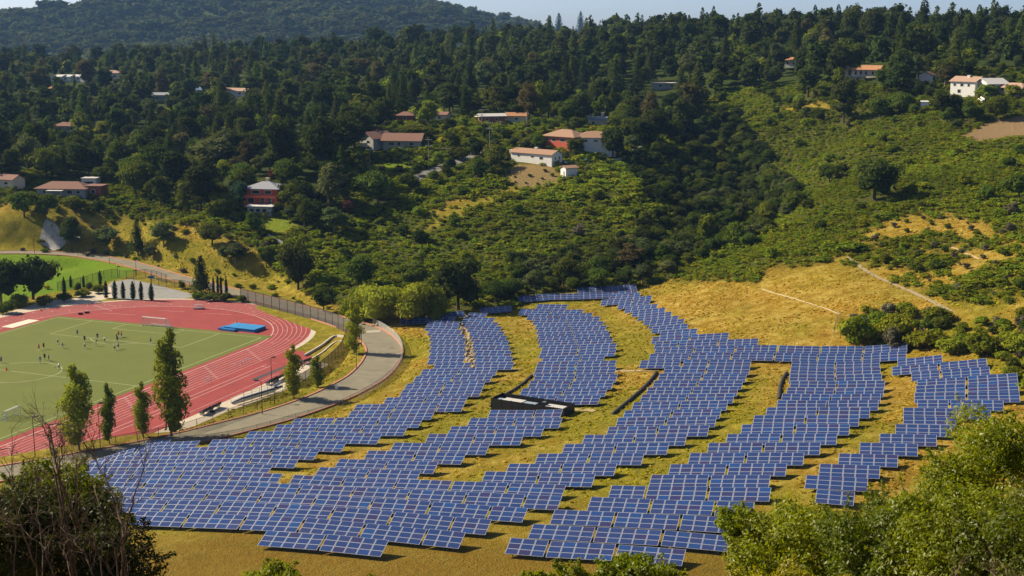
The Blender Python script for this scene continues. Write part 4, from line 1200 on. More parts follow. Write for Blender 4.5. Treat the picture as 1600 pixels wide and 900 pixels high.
    ('pine', 'pine_tree', 'broad rounded pine on the right skyline', 'tree', 1466, 82, 25, 56),
    ('darkfir', 'conifer_tree', 'pointed conifer on the skyline right of the broad pine', 'tree', 1512, 84, 25, 34),
    ('darkfir', 'conifer_tree', 'pointed conifer on the skyline at the end of its clump', 'tree', 1530, 84, 28, 30),
    ('darkfir', 'conifer_tree', 'thin pointed conifer alone on the middle skyline', 'tree', 907, 60, 20, 19),
    ('darkfir', 'conifer_tree', 'thin conifer on the middle skyline left of the lone one', 'tree', 873, 62, 23, 20),
    ('pine', 'pine_tree', 'rounded pine clump on the middle skyline', 'tree', 1124, 70, 24, 54),
]
for a in HAND: by_pix(*a)
for i, (x, y0, y1, w) in enumerate(((166, 466, 440, 6), (180, 467, 440, 6.5), (193, 467, 441, 6), (208, 468, 441, 7), (221, 469, 441, 6), (237, 470, 444, 7))):
    by_pix('cypress', 'cypress_shrub', 'clipped dark cypress column, %s from the left in the row by the parking area' % ordinal(i + 1), 'cypress', x, y0, y1, w * 1.3, 'cypress columns in a row by the parking area')
for i, (x, y0, y1, w) in enumerate(((101, 464, 435, 7), (111, 450, 432, 5), (131, 450, 431, 5), (157, 446, 424, 6))):
    by_pix('cypress', 'cypress_shrub', 'dark cypress column below the bright lawn, %s from the left' % ordinal(i + 1), 'cypress', x, y0, y1, w, 'cypress columns below the lawn')
for i, (x, y0, y1, w) in enumerate(((334, 464, 433, 5), (341, 464, 431, 5), (346, 465, 433, 5), (354, 465, 434, 5.5))):
    by_pix('cypress', 'cypress_shrub', 'dark cypress column in the shrub bed by the conifer, %s from the left' % ordinal(i + 1), 'cypress', x, y0, y1, w, 'cypress columns in the shrub bed')
for i, (x, y, t, w) in enumerate(((310, 468, 456, 26), (330, 470, 457, 30), (352, 471, 458, 28), (378, 472, 460, 22), (284, 452, 438, 14))):
    by_pix('darkbush', 'shrub', ['low dark shrub at the left of the bed by the conifer', 'low dark shrub at the foot of the cypress columns', 'low dark shrub right of the cypress columns',
           'low dark shrub at the right end of the bed by the fence', 'round dark shrub by the parking area fence'][i], 'shrub', x, y, t, w)
for i, (x, y, t, w) in enumerate(((30, 480, 458, 34), (70, 478, 460, 30), (100, 472, 458, 28), (128, 464, 452, 30), (154, 458, 446, 26), (10, 490, 470, 34), (122, 456, 442, 14), (140, 454, 440, 14))):
    by_pix('darkbush', 'hedge_shrub', 'dark hedge shrub between the bright lawn and the track', 'shrub', x, y, t, w, 'hedge shrubs between the lawn and the track')
by_pix('yellow', 'orange_shrub', 'small orange flowering shrub under the dark tree by the lawn', 'shrub', 74, 452, 446, 10)

# ------------------------------------------------------------------ scattered woods
def poisson(xmin, xmax, ymin, ymax, spacing, keep, rg, tries):
    """random points no closer than spacing(r), in the region keep(x, y)"""
    x = rg.uniform(xmin, xmax, tries); y = rg.uniform(ymin, ymax, tries)
    m = keep(x, y); x, y = x[m], y[m]
    grid = {}; out = []; cell = 3.0
    sp = spacing(x, y)
    for i in range(len(x)):
        s = sp[i]; cx, cy = int(x[i] / cell), int(y[i] / cell); k = int(s / cell) + 1; good = True
        for a in range(cx - k, cx + k + 1):
            for b in range(cy - k, cy + k + 1):
                for j in grid.get((a, b), ()):
                    if (x[j] - x[i]) ** 2 + (y[j] - y[i]) ** 2 < s * s: good = False; break
                if not good: break
            if not good: break
        if good:
            grid.setdefault((cx, cy), []).append(i); out.append(i)
    return x[out], y[out]

HOUSE_SPOTS = []      # filled by the houses: (x, y, radius, landmark words)
def in_view(x, y, m=0.03):
    return np.abs(np.arctan2(x, y)) < 0.37 + m
def clear_of(x, y, lst):
    ok = np.ones(len(x), bool)
    for a, b, r in lst:
        ok &= (x - a) ** 2 + (y - b) ** 2 > r * r
    return ok

def hides_house(x, y, h):
    """would a plant of height h here stand in front of one of the houses"""
    az = np.arctan2(x, y); r = np.hypot(x, y); g = ground(x, y); bad = np.zeros(len(x), bool)
    for hx, hy, hr, hz in HOUSE_VIEW:
        ha, hr0 = math.atan2(hx, hy), math.hypot(hx, hy)
        top = (g + h - HC) / r; low = (hz - HC) / hr0
        bad |= (np.abs(az - ha) < hr / hr0) & (r < hr0 + 4) & (top > low)
    return bad
# ------------------------------------------------------------------ houses
M_GLASS = mat('dark window glass', (0.03, 0.035, 0.045), None, 1.0, 0.15, spec=0.6)
M_TRIM = mat('white trim', (0.7, 0.68, 0.62), None, 1.0, 0.6)
WALLM = {k: mat(k + ' wall', c, tuple(x * 0.88 for x in c), 0.8, 0.85) for k, c in
         (('white', (0.74, 0.72, 0.68)), ('cream', (0.66, 0.56, 0.42)), ('red', (0.58, 0.12, 0.07)), ('grey', (0.34, 0.34, 0.33)), ('sage', (0.38, 0.38, 0.33)), ('brick', (0.30, 0.10, 0.07)))}
def roofmat(name, c):
    t = NT(name)
    tc = t.n('TexCoord'); w = t.n('TexWave', wave_type='BANDS', bands_direction='Z'); w.inputs['Scale'].default_value = 3.0; w.inputs['Distortion'].default_value = 1.0
    t.l(tc.outputs['Object'], w.inputs['Vector'])
    f = t.noise(1.2, 4)
    t.l(t.mix(t.math('ADD', t.math('MULTIPLY', w.outputs['Fac'], 0.4), t.math('MULTIPLY', f, 0.6)), c, tuple(x * 0.7 for x in c)), t.b.inputs['Base Color'])
    t.b.inputs['Roughness'].default_value = 0.9
    return t.m
ROOFM = {k: roofmat(k + ' roof', c) for k, c in (('tan', (0.36, 0.21, 0.13)), ('brown', (0.24, 0.12, 0.085)), ('orange', (0.46, 0.22, 0.10)), ('slate', (0.30, 0.31, 0.34)),
                                                 ('pale', (0.6, 0.58, 0.56)), ('pinkish', (0.44, 0.28, 0.2)), ('bluegrey', (0.24, 0.36, 0.6)))}

def roof_mb(w, d, z, rise, kind, over=0.7, rot=0):
    mb = MB(); x, y = w / 2 + over, d / 2 + over; t = 0.18
    if kind == 'hip':
        k = max(0.3, w / 2 - d / 2)
        for dz, flip in ((0, 1), (-t, 0)):
            vs = [(-x, -y, z + dz), (x, -y, z + dz), (x, y, z + dz), (-x, y, z + dz), (-k, 0, z + rise + dz), (k, 0, z + rise + dz)]
            fs = [(0, 1, 5, 4), (1, 2, 5), (2, 3, 4, 5), (3, 0, 4)]
            mb.add(vs, fs if flip else [f[::-1] for f in fs])
        mb.add([(-x, -y, z), (x, -y, z), (x, y, z), (-x, y, z), (-x, -y, z - t), (x, -y, z - t), (x, y, z - t), (-x, y, z - t)], [(0, 4, 5, 1), (1, 5, 6, 2), (2, 6, 7, 3), (3, 7, 4, 0)])
    elif kind == 'gable':
        for s in (-1, 1):
            vs = [(-x, s * y, z), (x, s * y, z), (x, 0, z + rise), (-x, 0, z + rise), (-x, s * y, z - t), (x, s * y, z - t), (x, 0, z + rise - t), (-x, 0, z + rise - t)]
            mb.add(vs, [(0, 1, 2, 3), (4, 7, 6, 5), (0, 4, 5, 1), (0, 3, 7, 4), (1, 5, 6, 2)])
    else:
        mb.box(-x, x, -y, y, z, z + 0.3)
    return mb

def wing(o, x, y, w, d, h, rise, kind, wm, rm, wins=(), rz=0.0, chimney=None, over=0.7, deep=3.0):
    """one block of a house with its roof and windows, placed inside house o"""
    M = Matrix.Translation((x, y, 0)) @ Matrix.Rotation(rz, 4, 'Z')
    mb = MB(); mb.box(-w / 2, w / 2, -d / 2, d / 2, -deep, h)
    if kind == 'gable':
        for s in (-1, 1):
            mb.add([(s * w / 2, -d / 2, h), (s * w / 2, d / 2, h), (s * w / 2, 0, h + rise * (d / 2) / (d / 2 + over))], [(0, 1, 2)])
    wl = mb.build('wall', WALLM[wm], o); wl.matrix_local = M
    rf = roof_mb(w, d, h + 0.02, rise, kind, over).build('roof', ROOFM[rm], o); rf.matrix_local = M
    if chimney:
        cx, cy, ch, cmat = chimney
        c = MB(); c.box(cx - 0.55, cx + 0.55, cy - 0.45, cy + 0.45, h + 0.2, h + rise + ch); c.box(cx - 0.65, cx + 0.65, cy - 0.55, cy + 0.55, h + rise + ch, h + rise + ch + 0.18)
        c.build('chimney', WALLM[cmat], rf)
    for face, c, zc, ww, hh in wins:
        fr, pn = MB(), MB()
        for m, e, out in ((fr, 0.0, 0.05), (pn, 0.14, 0.07)):
            a, b, z0, z1 = c - ww / 2 + e, c + ww / 2 - e, zc - hh / 2 + e, zc + hh / 2 - e
            if face == 'S': m.box(a, b, -d / 2 - out, -d / 2 + 0.02, z0, z1)
            elif face == 'W': m.box(-w / 2 - out, -w / 2 + 0.02, a, b, z0, z1)
            elif face == 'E': m.box(w / 2 - 0.02, w / 2 + out, a, b, z0, z1)
        q = fr.build('window', M_TRIM, o); q.matrix_local = M
        pn.build('pane', M_GLASS, q)
    return wl

def house(name, label, px, py, rz, view=None, z=None):
    p = pt(px, py); zz = p.z if z is None else z
    o = thing(name, label, 'house', (p.x, p.y, zz), rz)
    k = ppm(p)
    w, h = view or (40, 20)
    HOUSE_VIEW.append((p.x, p.y, w / k / (3.2 if p.length > 640 else 2), zz + (2.9 if p.length > 640 else 1.3))); TAKEN.append((p.x, p.y, w / k * 0.42))
    return o
R = rad
# red-walled house with the white wing
o = house('hill_house', 'large two-wing hill house with tan hip roof, red left wall and pale right wall', 898, 231, R(-18), (100, 24))
wing(o, -3.5, 0.5, 15, 10, 4.6, 2.4, 'hip', 'red', 'tan', [('S', -5.5, 3.2, 1.8, 1.3), ('S', -2.2, 3.2, 2.2, 1.2), ('S', 2, 3.2, 2.6, 1.2), ('S', 5, 3.2, 1.6, 1.2), ('W', 0, 3.2, 1.8, 1.4)], rz=R(-22), chimney=(-6.2, 2, -0.4, 'brick'))
wing(o, 8.0, 1.6, 15, 8.5, 4.3, 2.2, 'hip', 'white', 'tan', [('S', -4.5, 3.1, 2.8, 1.0), ('S', 0, 3.1, 1.6, 0.9), ('S', 3, 3.1, 1.6, 0.9), ('S', 6, 3.1, 1.4, 0.9)], rz=R(14))
# long white house and its shed
o = house('long_white_house', 'long low white house with a brown roof above the bare yard', 838, 252, R(-40), (84, 16))
wing(o, 0, 0, 19.5, 6.2, 3.1, 1.5, 'gable', 'white', 'tan', [('S', -6, 1.9, 1.2, 0.8), ('S', 0.6, 1.9, 1.5, 0.8), ('S', 4.8, 1.6, 1.8, 1.1), ('E', -1.0, 1.7, 0.8, 1.2), ('E', 1.4, 1.7, 0.9, 1.4)], chimney=(-0.6, 0.8, 0.3, 'white'), over=0.5)
m = MB(); m.box(-11.4, -9.9, -2, 0.5, -1, 3.6); m.box(-11.5, -9.8, -2.1, 0.6, 3.6, 3.75); m.build('annex', WALLM['white'], o)
o = house('garden_shed', 'small white shed with a brown roof below the long white house', 889, 275, R(28), (32, 18))
wing(o, 0, 0, 4.8, 3.8, 3.1, 0.8, 'gable', 'white', 'tan', [('W', -0.6, 1.0, 0.8, 2.0)], over=0.45)
# brown-roofed house by the lane
o = house('brown_roofed_house', 'wide house with two brown roofs and grey walls beside the hill lane', 611, 229, R(-8), (100, 16))
wing(o, 5.2, 0.0, 14.5, 9, 2.7, 2.7, 'gable', 'sage', 'brown', [('S', -4, 1.5, 2.4, 1.3), ('S', -1, 1.5, 1.4, 1.6), ('S', 4, 1.5, 2.0, 1.2), ('E', 0, 1.6, 2, 1.2)], over=1.0)
wing(o, -6.2, 0.6, 9.5, 8.5, 3.4, 2.6, 'gable', 'grey', 'brown', [('W', -1, 2.0, 2.2, 1.4), ('S', 1.5, 2.0, 1.6, 1.2)], rz=R(52), chimney=(1.5, 1.0, 0.2, 'brick'), over=1.0)
m = MB(); m.box(-11.5, -8.4, -4.6, -2.2, -2, 0.9); m.box(-11.5, -8.4, -4.65, -4.55, 0.9, 1.7); m.build('balcony', WALLM['cream'], o)
# grey-roofed house with the red balcony
o = house('balcony_house', 'two-storey house with grey hip roof and red balcony in the dark wood', 421, 318, R(-12), (58, 34))
wing(o, -1.0, 0, 11.5, 9, 5.6, 2.0, 'hip', 'red', 'slate', [('S', -3.8, 1.5, 2.4, 1.9), ('S', 0.4, 1.5, 1.5, 1.9), ('S', 3.0, 1.5, 1.5, 1.9), ('S', -2, 4.4, 3.0, 1.3), ('S', 2.4, 4.4, 2.6, 1.3), ('E', -1, 4.2, 2, 1.4)], chimney=(0.2, 1.0, 0.9, 'cream'), over=1.1)
m = MB(); m.box(-6.9, 4.9, -6.0, -4.56, 2.55, 2.8); m.box(-6.9, 4.9, -6.0, -5.9, 2.8, 3.5)
for x in (-6.7, -2.8, 1.0, 4.7): m.box(x - 0.1, x + 0.1, -5.98, -5.78, -1, 2.55)
m.build('balcony', WALLM['red'], o)
wing(o, 6.0, 1.0, 5.5, 7, 4.6, 1.6, 'hip', 'brick', 'slate', [('S', 0.4, 2.2, 1.2, 1.4)], over=0.8)
o = house('pool_house', 'low flat-roofed outbuilding with dark glazed front below the red-balcony house', 409, 333, R(-10), (40, 14))
wing(o, 0, 0, 8.5, 4.5, 2.3, 0.3, 'flat', 'grey', 'pale', [('S', -2.6, 1.2, 1.8, 1.4), ('S', -0.4, 1.2, 1.8, 1.4), ('S', 1.8, 1.2, 1.8, 1.4)], over=0.5)
# left house above the bank
o = house('awning_house', 'low house with a reddish-brown roof and pale awning above the golden bank', 103, 305, R(-6), (90, 14))
wing(o, 0, 0, 18, 8, 2.8, 2.2, 'hip', 'grey', 'brown', [('S', -6, 1.6, 1.6, 1.2), ('S', 3.2, 1.6, 2.2, 1.4), ('S', 6.4, 1.6, 1.6, 1.2)], over=0.9)
wing(o, 11, 1.2, 6, 6, 3.4, 0.3, 'flat', 'brick', 'brown', [('S', 0, 1.7, 1.6, 1.6)], over=0.3)
m = MB(); m.box(-4.2, 1.6, -7.2, -4.2, 2.3, 2.42)
for x in (-4.0, 1.4): m.box(x - 0.06, x + 0.06, -7.1, -6.98, -1, 2.3)
m.build('awning', M_TRIM, o)
o = house('white_box_house', 'small white flat-roofed house among trees right of the awning house', 143, 292, R(-4), (22, 10))
wing(o, 0, 0, 5.5, 5, 3.2, 0.3, 'flat', 'white', 'pale', [('S', 0, 1.8, 3.6, 1.1)], over=0.2)
o = house('terrace_house', 'pale ochre terrace house at the far left edge below dark trees', 12, 291, R(-26), (44, 12))
wing(o, 0, 0, 11, 6, 2.8, 1.6, 'gable', 'cream', 'brown', [('S', -3, 1.5, 1.6, 1.1), ('S', 2.5, 1.5, 1.8, 1.1)], over=0.5)
# upper right
o = house('white_villa', 'large white two-storey villa with grey-pink roofs at the right', 1521, 148, R(-54), (80, 34))
wing(o, -2.6, 0, 11, 9, 5.3, 2.0, 'gable', 'white', 'pinkish', [('S', -3.6, 3.9, 1.3, 1.2), ('S', -0.4, 3.9, 1.6, 1.3), ('S', 2.6, 3.9, 1.2, 1.3), ('S', -1.5, 1.4, 1.6, 1.6), ('W', 0, 4.3, 1.4, 1.4)], rz=R(6), chimney=(0.5, -0.8, 0.3, 'white'), over=0.6)
wing(o, 6.4, 2.4, 9, 9.5, 4.6, 2.2, 'gable', 'white', 'pale', [('S', -2.5, 4.0, 1.3, 1.5), ('S', 1.5, 4.0, 1.3, 1.5)], rz=R(70), over=0.7)
wing(o, 16.5, 4.4, 13, 8, 3.4, 1.8, 'hip', 'cream', 'pinkish', [('S', -3, 2.6, 1.8, 1.2)], rz=R(-6), over=0.8)
o = house('orange_roofed_house', 'long low house with an orange tile roof below the skyline pines', 1362, 119, R(-34), (64, 14))
wing(o, 0.5, 0, 17.5, 8, 3.0, 1.9, 'hip', 'cream', 'orange', [('S', -6.6, 1.5, 1.2, 1.9), ('S', -4.2, 1.5, 1.2, 1.9), ('S', -1.8, 1.5, 1.2, 1.9), ('S', 1.4, 1.5, 1.4, 1.7), ('S', 4.6, 1.5, 1.4, 1.7)], over=1.0)
wing(o, -13.0, -0.5, 6.5, 6.5, 3.2, 1.5, 'hip', 'cream', 'orange', [('S', 0, 1.6, 1.6, 1.4)], over=0.6)
o = house('carport', 'low pale-roofed carport in front of the orange-roofed house', 1333, 128, R(6), (26, 8))
wing(o, 0, 0, 8.5, 5, 2.4, 0.3, 'flat', 'cream', 'pale', [('S', 1.5, 1.2, 2.4, 1.6)], over=0.4)
o = house('small_white_cottage', 'small white cottage with dark door between the right hilltop houses', 1449, 128, R(-24), (24, 14))
wing(o, 0, 0, 6, 5.5, 3.0, 1.6, 'gable', 'white', 'brown', [('S', 0.2, 1.6, 2.4, 2.0)], rz=R(75), over=0.5)
o = house('white_hut', 'tiny white hut on the green slope under the hilltop trees', 1445, 167, R(-20), (16, 9))
wing(o, 0, 0, 3.2, 2.6, 2.0, 0.5, 'gable', 'white', 'pale', [('W', 0, 1.0, 0.7, 1.6)], over=0.2)
o = house('skyline_house', 'small white house with an orange roof among pines left of the right hilltop', 1238, 104, R(-26), (34, 14))
wing(o, 0, 0, 7, 6, 3.2, 1.6, 'hip', 'white', 'orange', [('S', -1.8, 1.7, 1.2, 1.3), ('S', 1.4, 1.7, 1.2, 1.3)], over=0.5)
# middle distance roofs in the wood
o = house('white_roofed_house', 'white-roofed house among trees above the dirt track', 768, 191, R(14), (48, 14))
wing(o, 0, 0, 10.5, 5.5, 2.8, 1.0, 'gable', 'brick', 'pale', [('S', -2.5, 1.5, 1.6, 1.2), ('S', 1.6, 1.5, 1.6, 1.2)], over=0.8)
m = MB(); m.box(-7.2, -5.4, -2.4, 2, 2.5, 2.66); m.box(-6.4, -6.2, -2.2, -2, -1, 2.5); m.build('porch', M_TRIM, o)
o = house('tan_chimney_house', 'tan house with a blue-grey roof and chimney behind the red-walled house', 934, 197, R(-12), (38, 14))
wing(o, 0, 0, 8, 6, 3.0, 1.3, 'gable', 'cream', 'slate', [('S', -1.6, 1.6, 1.4, 1.2)], chimney=(2.0, 0.5, 1.4, 'cream'), over=0.5)
o = house('red_roofed_house', 'small house with a dull red roof left of the light green tree', 808, 190, R(-6), (30, 8))
wing(o, 0, 0, 9, 6, 2.6, 1.4, 'gable', 'cream', 'orange', [('S', 0, 1.4, 1.6, 1.1)], over=0.6)
o = house('hedge_house', 'low brown-roofed house behind the long clipped hedge', 634, 189, R(-4), (28, 6))
wing(o, 0, 0, 8, 6, 2.6, 1.6, 'hip', 'brick', 'brown', [('S', 0, 1.4, 1.6, 1.1)], over=0.6)
o = house('maroon_roofed_house', 'small maroon-roofed house right of the bright meadow tree', 690, 188, R(-20), (24, 8))
wing(o, 0, 0, 6.5, 5, 2.6, 1.2, 'gable', 'cream', 'brown', [('S', 0, 1.4, 1.6, 1.1)], over=0.6)
o = house('long_grey_house', 'long low grey-roofed building in the far left wood', 248, 157, R(2), (62, 8))
wing(o, 0, 0, 23, 9, 3.4, 1.4, 'gable', 'grey', 'slate', [('S', -7, 1.8, 2, 1.3), ('S', 0, 1.8, 2, 1.3), ('S', 7, 1.8, 2, 1.3)], over=0.7)
o = house('blue_roofed_house', 'small house with a pale blue roof in the far left wood', 304, 152, R(30), (18, 12))
wing(o, 0, 0, 7, 7, 4.2, 2.0, 'gable', 'white', 'bluegrey', [('S', 0, 2.4, 1.6, 1.3)], over=0.5)
o = house('white_front_house', 'long white-fronted house with tan roof in the far left wood', 372, 150, R(-24), (44, 8))
wing(o, 0, 0, 17, 8, 3.2, 1.6, 'gable', 'white', 'pinkish', [('S', -5, 1.8, 1.8, 1.2), ('S', 4, 1.8, 1.8, 1.2)], over=0.6)
o = house('rust_roofed_house', 'low house with a rust roof in the left wood near the lime tree', 108, 205, R(-3), (44, 10))
wing(o, 0, 0, 14, 8, 2.8, 1.7, 'hip', 'cream', 'brown', [('S', -3, 1.5, 1.6, 1.2), ('S', 3, 1.5, 1.6, 1.2)], over=0.8)
o = house('little_orange_house', 'tiny orange-roofed house in the far left wood', 82, 148, R(-3), (16, 10))
wing(o, 0, 0, 7, 6, 3.4, 1.8, 'hip', 'white', 'orange', [('S', 0, 1.8, 1.4, 1.2)], over=0.5)
for k, (px, w) in enumerate(((94, 10), (108, 9), (128, 10))):
    o = house('far_white_house', ['leftmost of three tiny white houses in the far wood', 'middle one of three tiny white houses in the far wood', 'rightmost of three tiny white houses in the far wood'][k], px, 127, R(-26), (14, 7))
    wing(o, 0, 0, w, 7, 3.4, 1.2, 'gable', 'white', 'pale', [('S', 0, 1.8, 2, 1.2)], over=0.3)
o = house('tan_cliff_house', 'tan house with pale patio in the far left wood', 176, 124, R(-5), (26, 12))
wing(o, 0, 0, 13, 8, 4.5, 1.8, 'hip', 'cream', 'pinkish', [('S', -3, 2.4, 2, 1.4), ('S', 3, 2.4, 2, 1.4)], over=0.6)
o = house('white_wood_house', 'small pale house glimpsed in the dark wood above the brown-roofed house', 511, 175, R(8), (20, 6))
wing(o, 0, 0, 7.5, 5, 2.6, 0.9, 'gable', 'white', 'pale', [('S', 0, 1.4, 1.6, 1.2)], over=0.4)
o = house('flat_white_house', 'long flat white-roofed house in the wood left of the green slope', 1040, 138, R(-2), (54, 7))
wing(o, 0, 0, 14, 6, 2.6, 0.3, 'flat', 'grey', 'pale', [('S', -3, 1.4, 2, 1.2), ('S', 3, 1.4, 2, 1.2)], over=0.8)

# blue tank, white balustrade and terrace wall near the houses
p = pt(916, 257)
o = thing('water_tank', 'round blue tank beside the white railing below the red-walled house', 'tank', p)
mb = MB(); mb.tube([(0, 0, -0.5), (0, 0, 1.9)], 1.05, 16); mb.build('tank_body', mat('blue plastic', (0.03, 0.22, 0.62), (0.02, 0.17, 0.5), 2, 0.4), o, smooth=False)
mb = MB(); mb.tube([(0, 0, 1.905), (0, 0, 2.2)], [1.05, 0.25], 16); mb.build('lid', mat('dark blue plastic', (0.02, 0.15, 0.45), None, 2, 0.4), o)
def wall_run(name, label, cat, pxl, h, m, th=0.2, post=None):
    C = curve_pts([pt(*q) for q in pxl], 1.0); mb = MB(); n = len(C)
    A, B = offset(C, -th / 2), offset(C, th / 2); vs = []
    z = [gz(x, y) for x, y in C]
    for k in range(n): vs += [(*A[k], z[k] - 0.4), (*A[k], z[k] + h), (*B[k], z[k] + h), (*B[k], z[k] - 0.4)]
    fs = [(4 * k + a, 4 * k + (a + 1) % 4, 4 * k + 4 + (a + 1) % 4, 4 * k + 4 + a) for k in range(n - 1) for a in range(4)] + [(0, 1, 2, 3), (4 * n - 4, 4 * n - 1, 4 * n - 2, 4 * n - 3)]
    mb.add(vs, fs)
    return tag(mb.build(name, m), label, cat)
wall_run('garden_wall', 'white garden wall running right from the long white house', 'wall', [(882, 256), (905, 257), (930, 257), (962, 252), (990, 246)], 1.0, WALLM['white'])
wall_run('terrace_wall', 'curved pale terrace wall right of the red-walled house', 'wall', [(972, 243), (990, 238), (1002, 232), (1000, 226), (988, 224)], 1.1, WALLM['white'])
wall_run('garden_wall', 'pale wall at the upper end of the hill lane', 'wall', [(735, 243), (748, 240), (760, 243)], 1.2, M_CONC)
wall_run('garden_wall', 'low grey wall beside the hill lane under the brown-roofed house', 'wall', [(664, 236), (690, 235), (716, 236)], 0.8, M_CONC)
for pxl, m, lb in (([(1528, 160), (1534, 163), (1538, 161), (1532, 157)], 1.6, 'pale garden wall below the white villa'),):
    wall_run('garden_wall', lb, 'wall', pxl, m, WALLM['white'])
draped('rock_outcrop', [(66, 361), (76, 368), (84, 376), (90, 386), (94, 391)], 4.6, mat('pale grey rock', (0.42, 0.41, 0.4), (0.22, 0.21, 0.2), 0.7, 0.95, bump=0.8), 'pale grey rock outcrop on the bank beside the far lane', lift=0.35, cat='rock outcrop', kind=None)
# ------------------------------------------------------------------ scatter: woods, ravine trees, scrub
WOOD_LABELS = {
    'pine': ('pine_tree', 'dark bushy pine in the dense wood %s'), 'fir': ('conifer_tree', 'green pointed conifer in the dense wood %s'),
    'darkfir': ('conifer_tree', 'dark pointed conifer in the dense wood %s'), 'oak': ('oak_tree', 'rounded green tree in the dense wood %s'),
    'darkoak': ('dark_oak_tree', 'dark rounded tree in the dense wood %s'), 'light': ('broadleaf_tree', 'light green leafy tree in the dense wood %s'),  # darkoak is the oak crown in darker leaves
    'olive': ('olive_tree', 'grey-green loose tree in the dense wood %s'), 'brown': ('brown_tree', 'brownish eucalyptus in the dense wood %s')}
def zone_words(x, y):
    px = math.atan2(x, y) * 2118 + 800
    r = math.hypot(x, y)
    a = ['at the far left', 'above the stadium', 'above the hill houses', 'on the middle ridge', 'above the ravine', 'behind the right hilltop houses'][int(np.clip((px - 0) / 270, 0, 5))]
    return a

def build_woods():
    rg = np.random.default_rng(21)
    fo = lambda x, y: (np.hypot(x, y) > forest_line(x, y) + 2) & (np.hypot(x, y) < 1260) & in_view(x, y) & clear_of(x, y, TAKEN)
    sp = lambda x, y: 6.6 + 0.010 * (np.hypot(x, y) - 480)
    x, y = poisson(-480, 480, 400, 1260, sp, fo, rg, 60000)
    for q in HOUSE_LAWNS:
        m = ~inpoly(q, x, y); x, y = x[m], y[m]
    r = np.hypot(x, y); az = np.arctan2(x, y)
    # kinds: pines and conifers on the ridge, more leafy trees on the left and low down
    low = np.clip((forest_line(x, y) + 170 - r) / 170, 0, 1); left = np.clip((0.05 - az) / 0.3, 0, 1)
    keys = []; u = rg.uniform(0, 1, len(x)); clus = fbm(x, y, 90, 61)
    for i in range(len(x)):
        pl = 0.24 + 0.30 * low[i] + 0.18 * left[i]
        v = u[i]
        if v < pl: keys.append(rg.choice(['oak', 'oak', 'darkoak', 'olive', 'light'], p=[.36, .16, .14, .16, .18]))
        elif v < pl + 0.022: keys.append('brown')
        else: keys.append(rg.choice(['pine', 'fir', 'darkfir'], p=([.86, .09, .05] if clus[i] > 0 else [.66, .21, .13])))
    keys = np.array(keys)
    base = {'pine': (14.5, 12.5), 'fir': (17, 9.5), 'darkfir': (17, 10), 'oak': (11, 10.5), 'darkoak': (11, 10.5), 'olive': (14, 9.5), 'light': (10, 8), 'brown': (17, 10.5)}
    sc = rg.uniform(0.62, 1.45, len(x)) * (0.92 + 0.25 * np.clip(clus, -1, 1))
    H = np.array([base[k][0] for k in keys]) * sc; Wd = np.array([base[k][1] for k in keys]) * sc * rg.uniform(0.85, 1.15, len(x))
    bad = hides_house(x, y, H)
    # near a house only low trees may stand in front; others move out
    keep = ~bad
    x, y, r, keys, H, Wd = x[keep], y[keep], r[keep], keys[keep], H[keep], Wd[keep]
    Z = ground(x, y)
    order = np.argsort(r)
    n_of = {}; rest = []; LIM = {'pine': 90, 'fir': 70, 'darkfir': 60, 'oak': 60, 'darkoak': 45, 'olive': 50, 'light': 30, 'brown': 30}
    for i in order:
        k = keys[i]; n_of[k] = n_of.get(k, 0) + 1
        if n_of[k] <= LIM[k]:
            nm, lb = WOOD_LABELS[k]; z = zone_words(x[i], y[i])
            plant(k, nm, lb % z, 'tree', (x[i], y[i], Z[i]), H[i], Wd[i], (lb % z).replace('tree', 'trees').replace('dark bushy pine', 'dark bushy pines').replace('conifer', 'conifers').replace('eucalyptus', 'eucalypts'), rg)
        else:
            rest.append(i)
    print('WOOD', len(order), 'rest', len(rest))
    # the remaining far wood, one object
    far = {}
    for k in base:
        shp = KINDS[k]['shape']
        far[k] = [crown(shp, base[k][0], base[k][1], 330, 1.5, 900 + s, core=True) for s in range(3)]
    mats = {}; order_m = []
    Vs, Fs, Ms, Ts, kk = [], [], [], [], 0
    for i in rest:
        k = keys[i]
        if k not in mats:
            mats[k] = len(order_m); order_m.append(FARLEAF[KINDS[k]['leaf']] )
        V, F = far[k][int(rg.integers(3))]
        a = rg.uniform(0, 6.28); c, s = math.cos(a), math.sin(a)
        V2 = np.stack([(V[:, 0] * c - V[:, 1] * s) * Wd[i] / base[k][1], (V[:, 0] * s + V[:, 1] * c) * Wd[i] / base[k][1], V[:, 2] * H[i] / base[k][0]], 1) + np.array([x[i], y[i], Z[i]])
        Vs.append(V2); Fs.append(F + kk); Ms.append(np.full(len(F), mats[k])); Ts.append(np.full(len(F), rg.uniform())); kk += len(V2)
    o = np_obj('woods', np.concatenate(Vs), np.concatenate(Fs), order_m, mi=np.concatenate(Ms), attrs={'tint': ('FACE', 'FLOAT', np.concatenate(Ts))})
    tag(o, 'far mass of dark conifers and leafy trees up to the skyline ridge', 'woods', kind='stuff')
FARLEAF = {}
def _cols():
    return {'pine': ((0.030, 0.046, 0.012), (0.060, 0.078, 0.017)), 'fir': ((0.048, 0.070, 0.014), (0.080, 0.104, 0.018)), 'oak': ((0.055, 0.080, 0.012), (0.10, 0.125, 0.018)),
            'olive': ((0.075, 0.095, 0.03), (0.11, 0.13, 0.042)), 'light': ((0.115, 0.155, 0.016), (0.18, 0.21, 0.025)), 'brown': ((0.080, 0.072, 0.026), (0.12, 0.102, 0.036)),
            'scrub': ((0.115, 0.152, 0.011), (0.185, 0.215, 0.017)), 'hill': ((0.04, 0.055, 0.018), (0.075, 0.09, 0.028))}
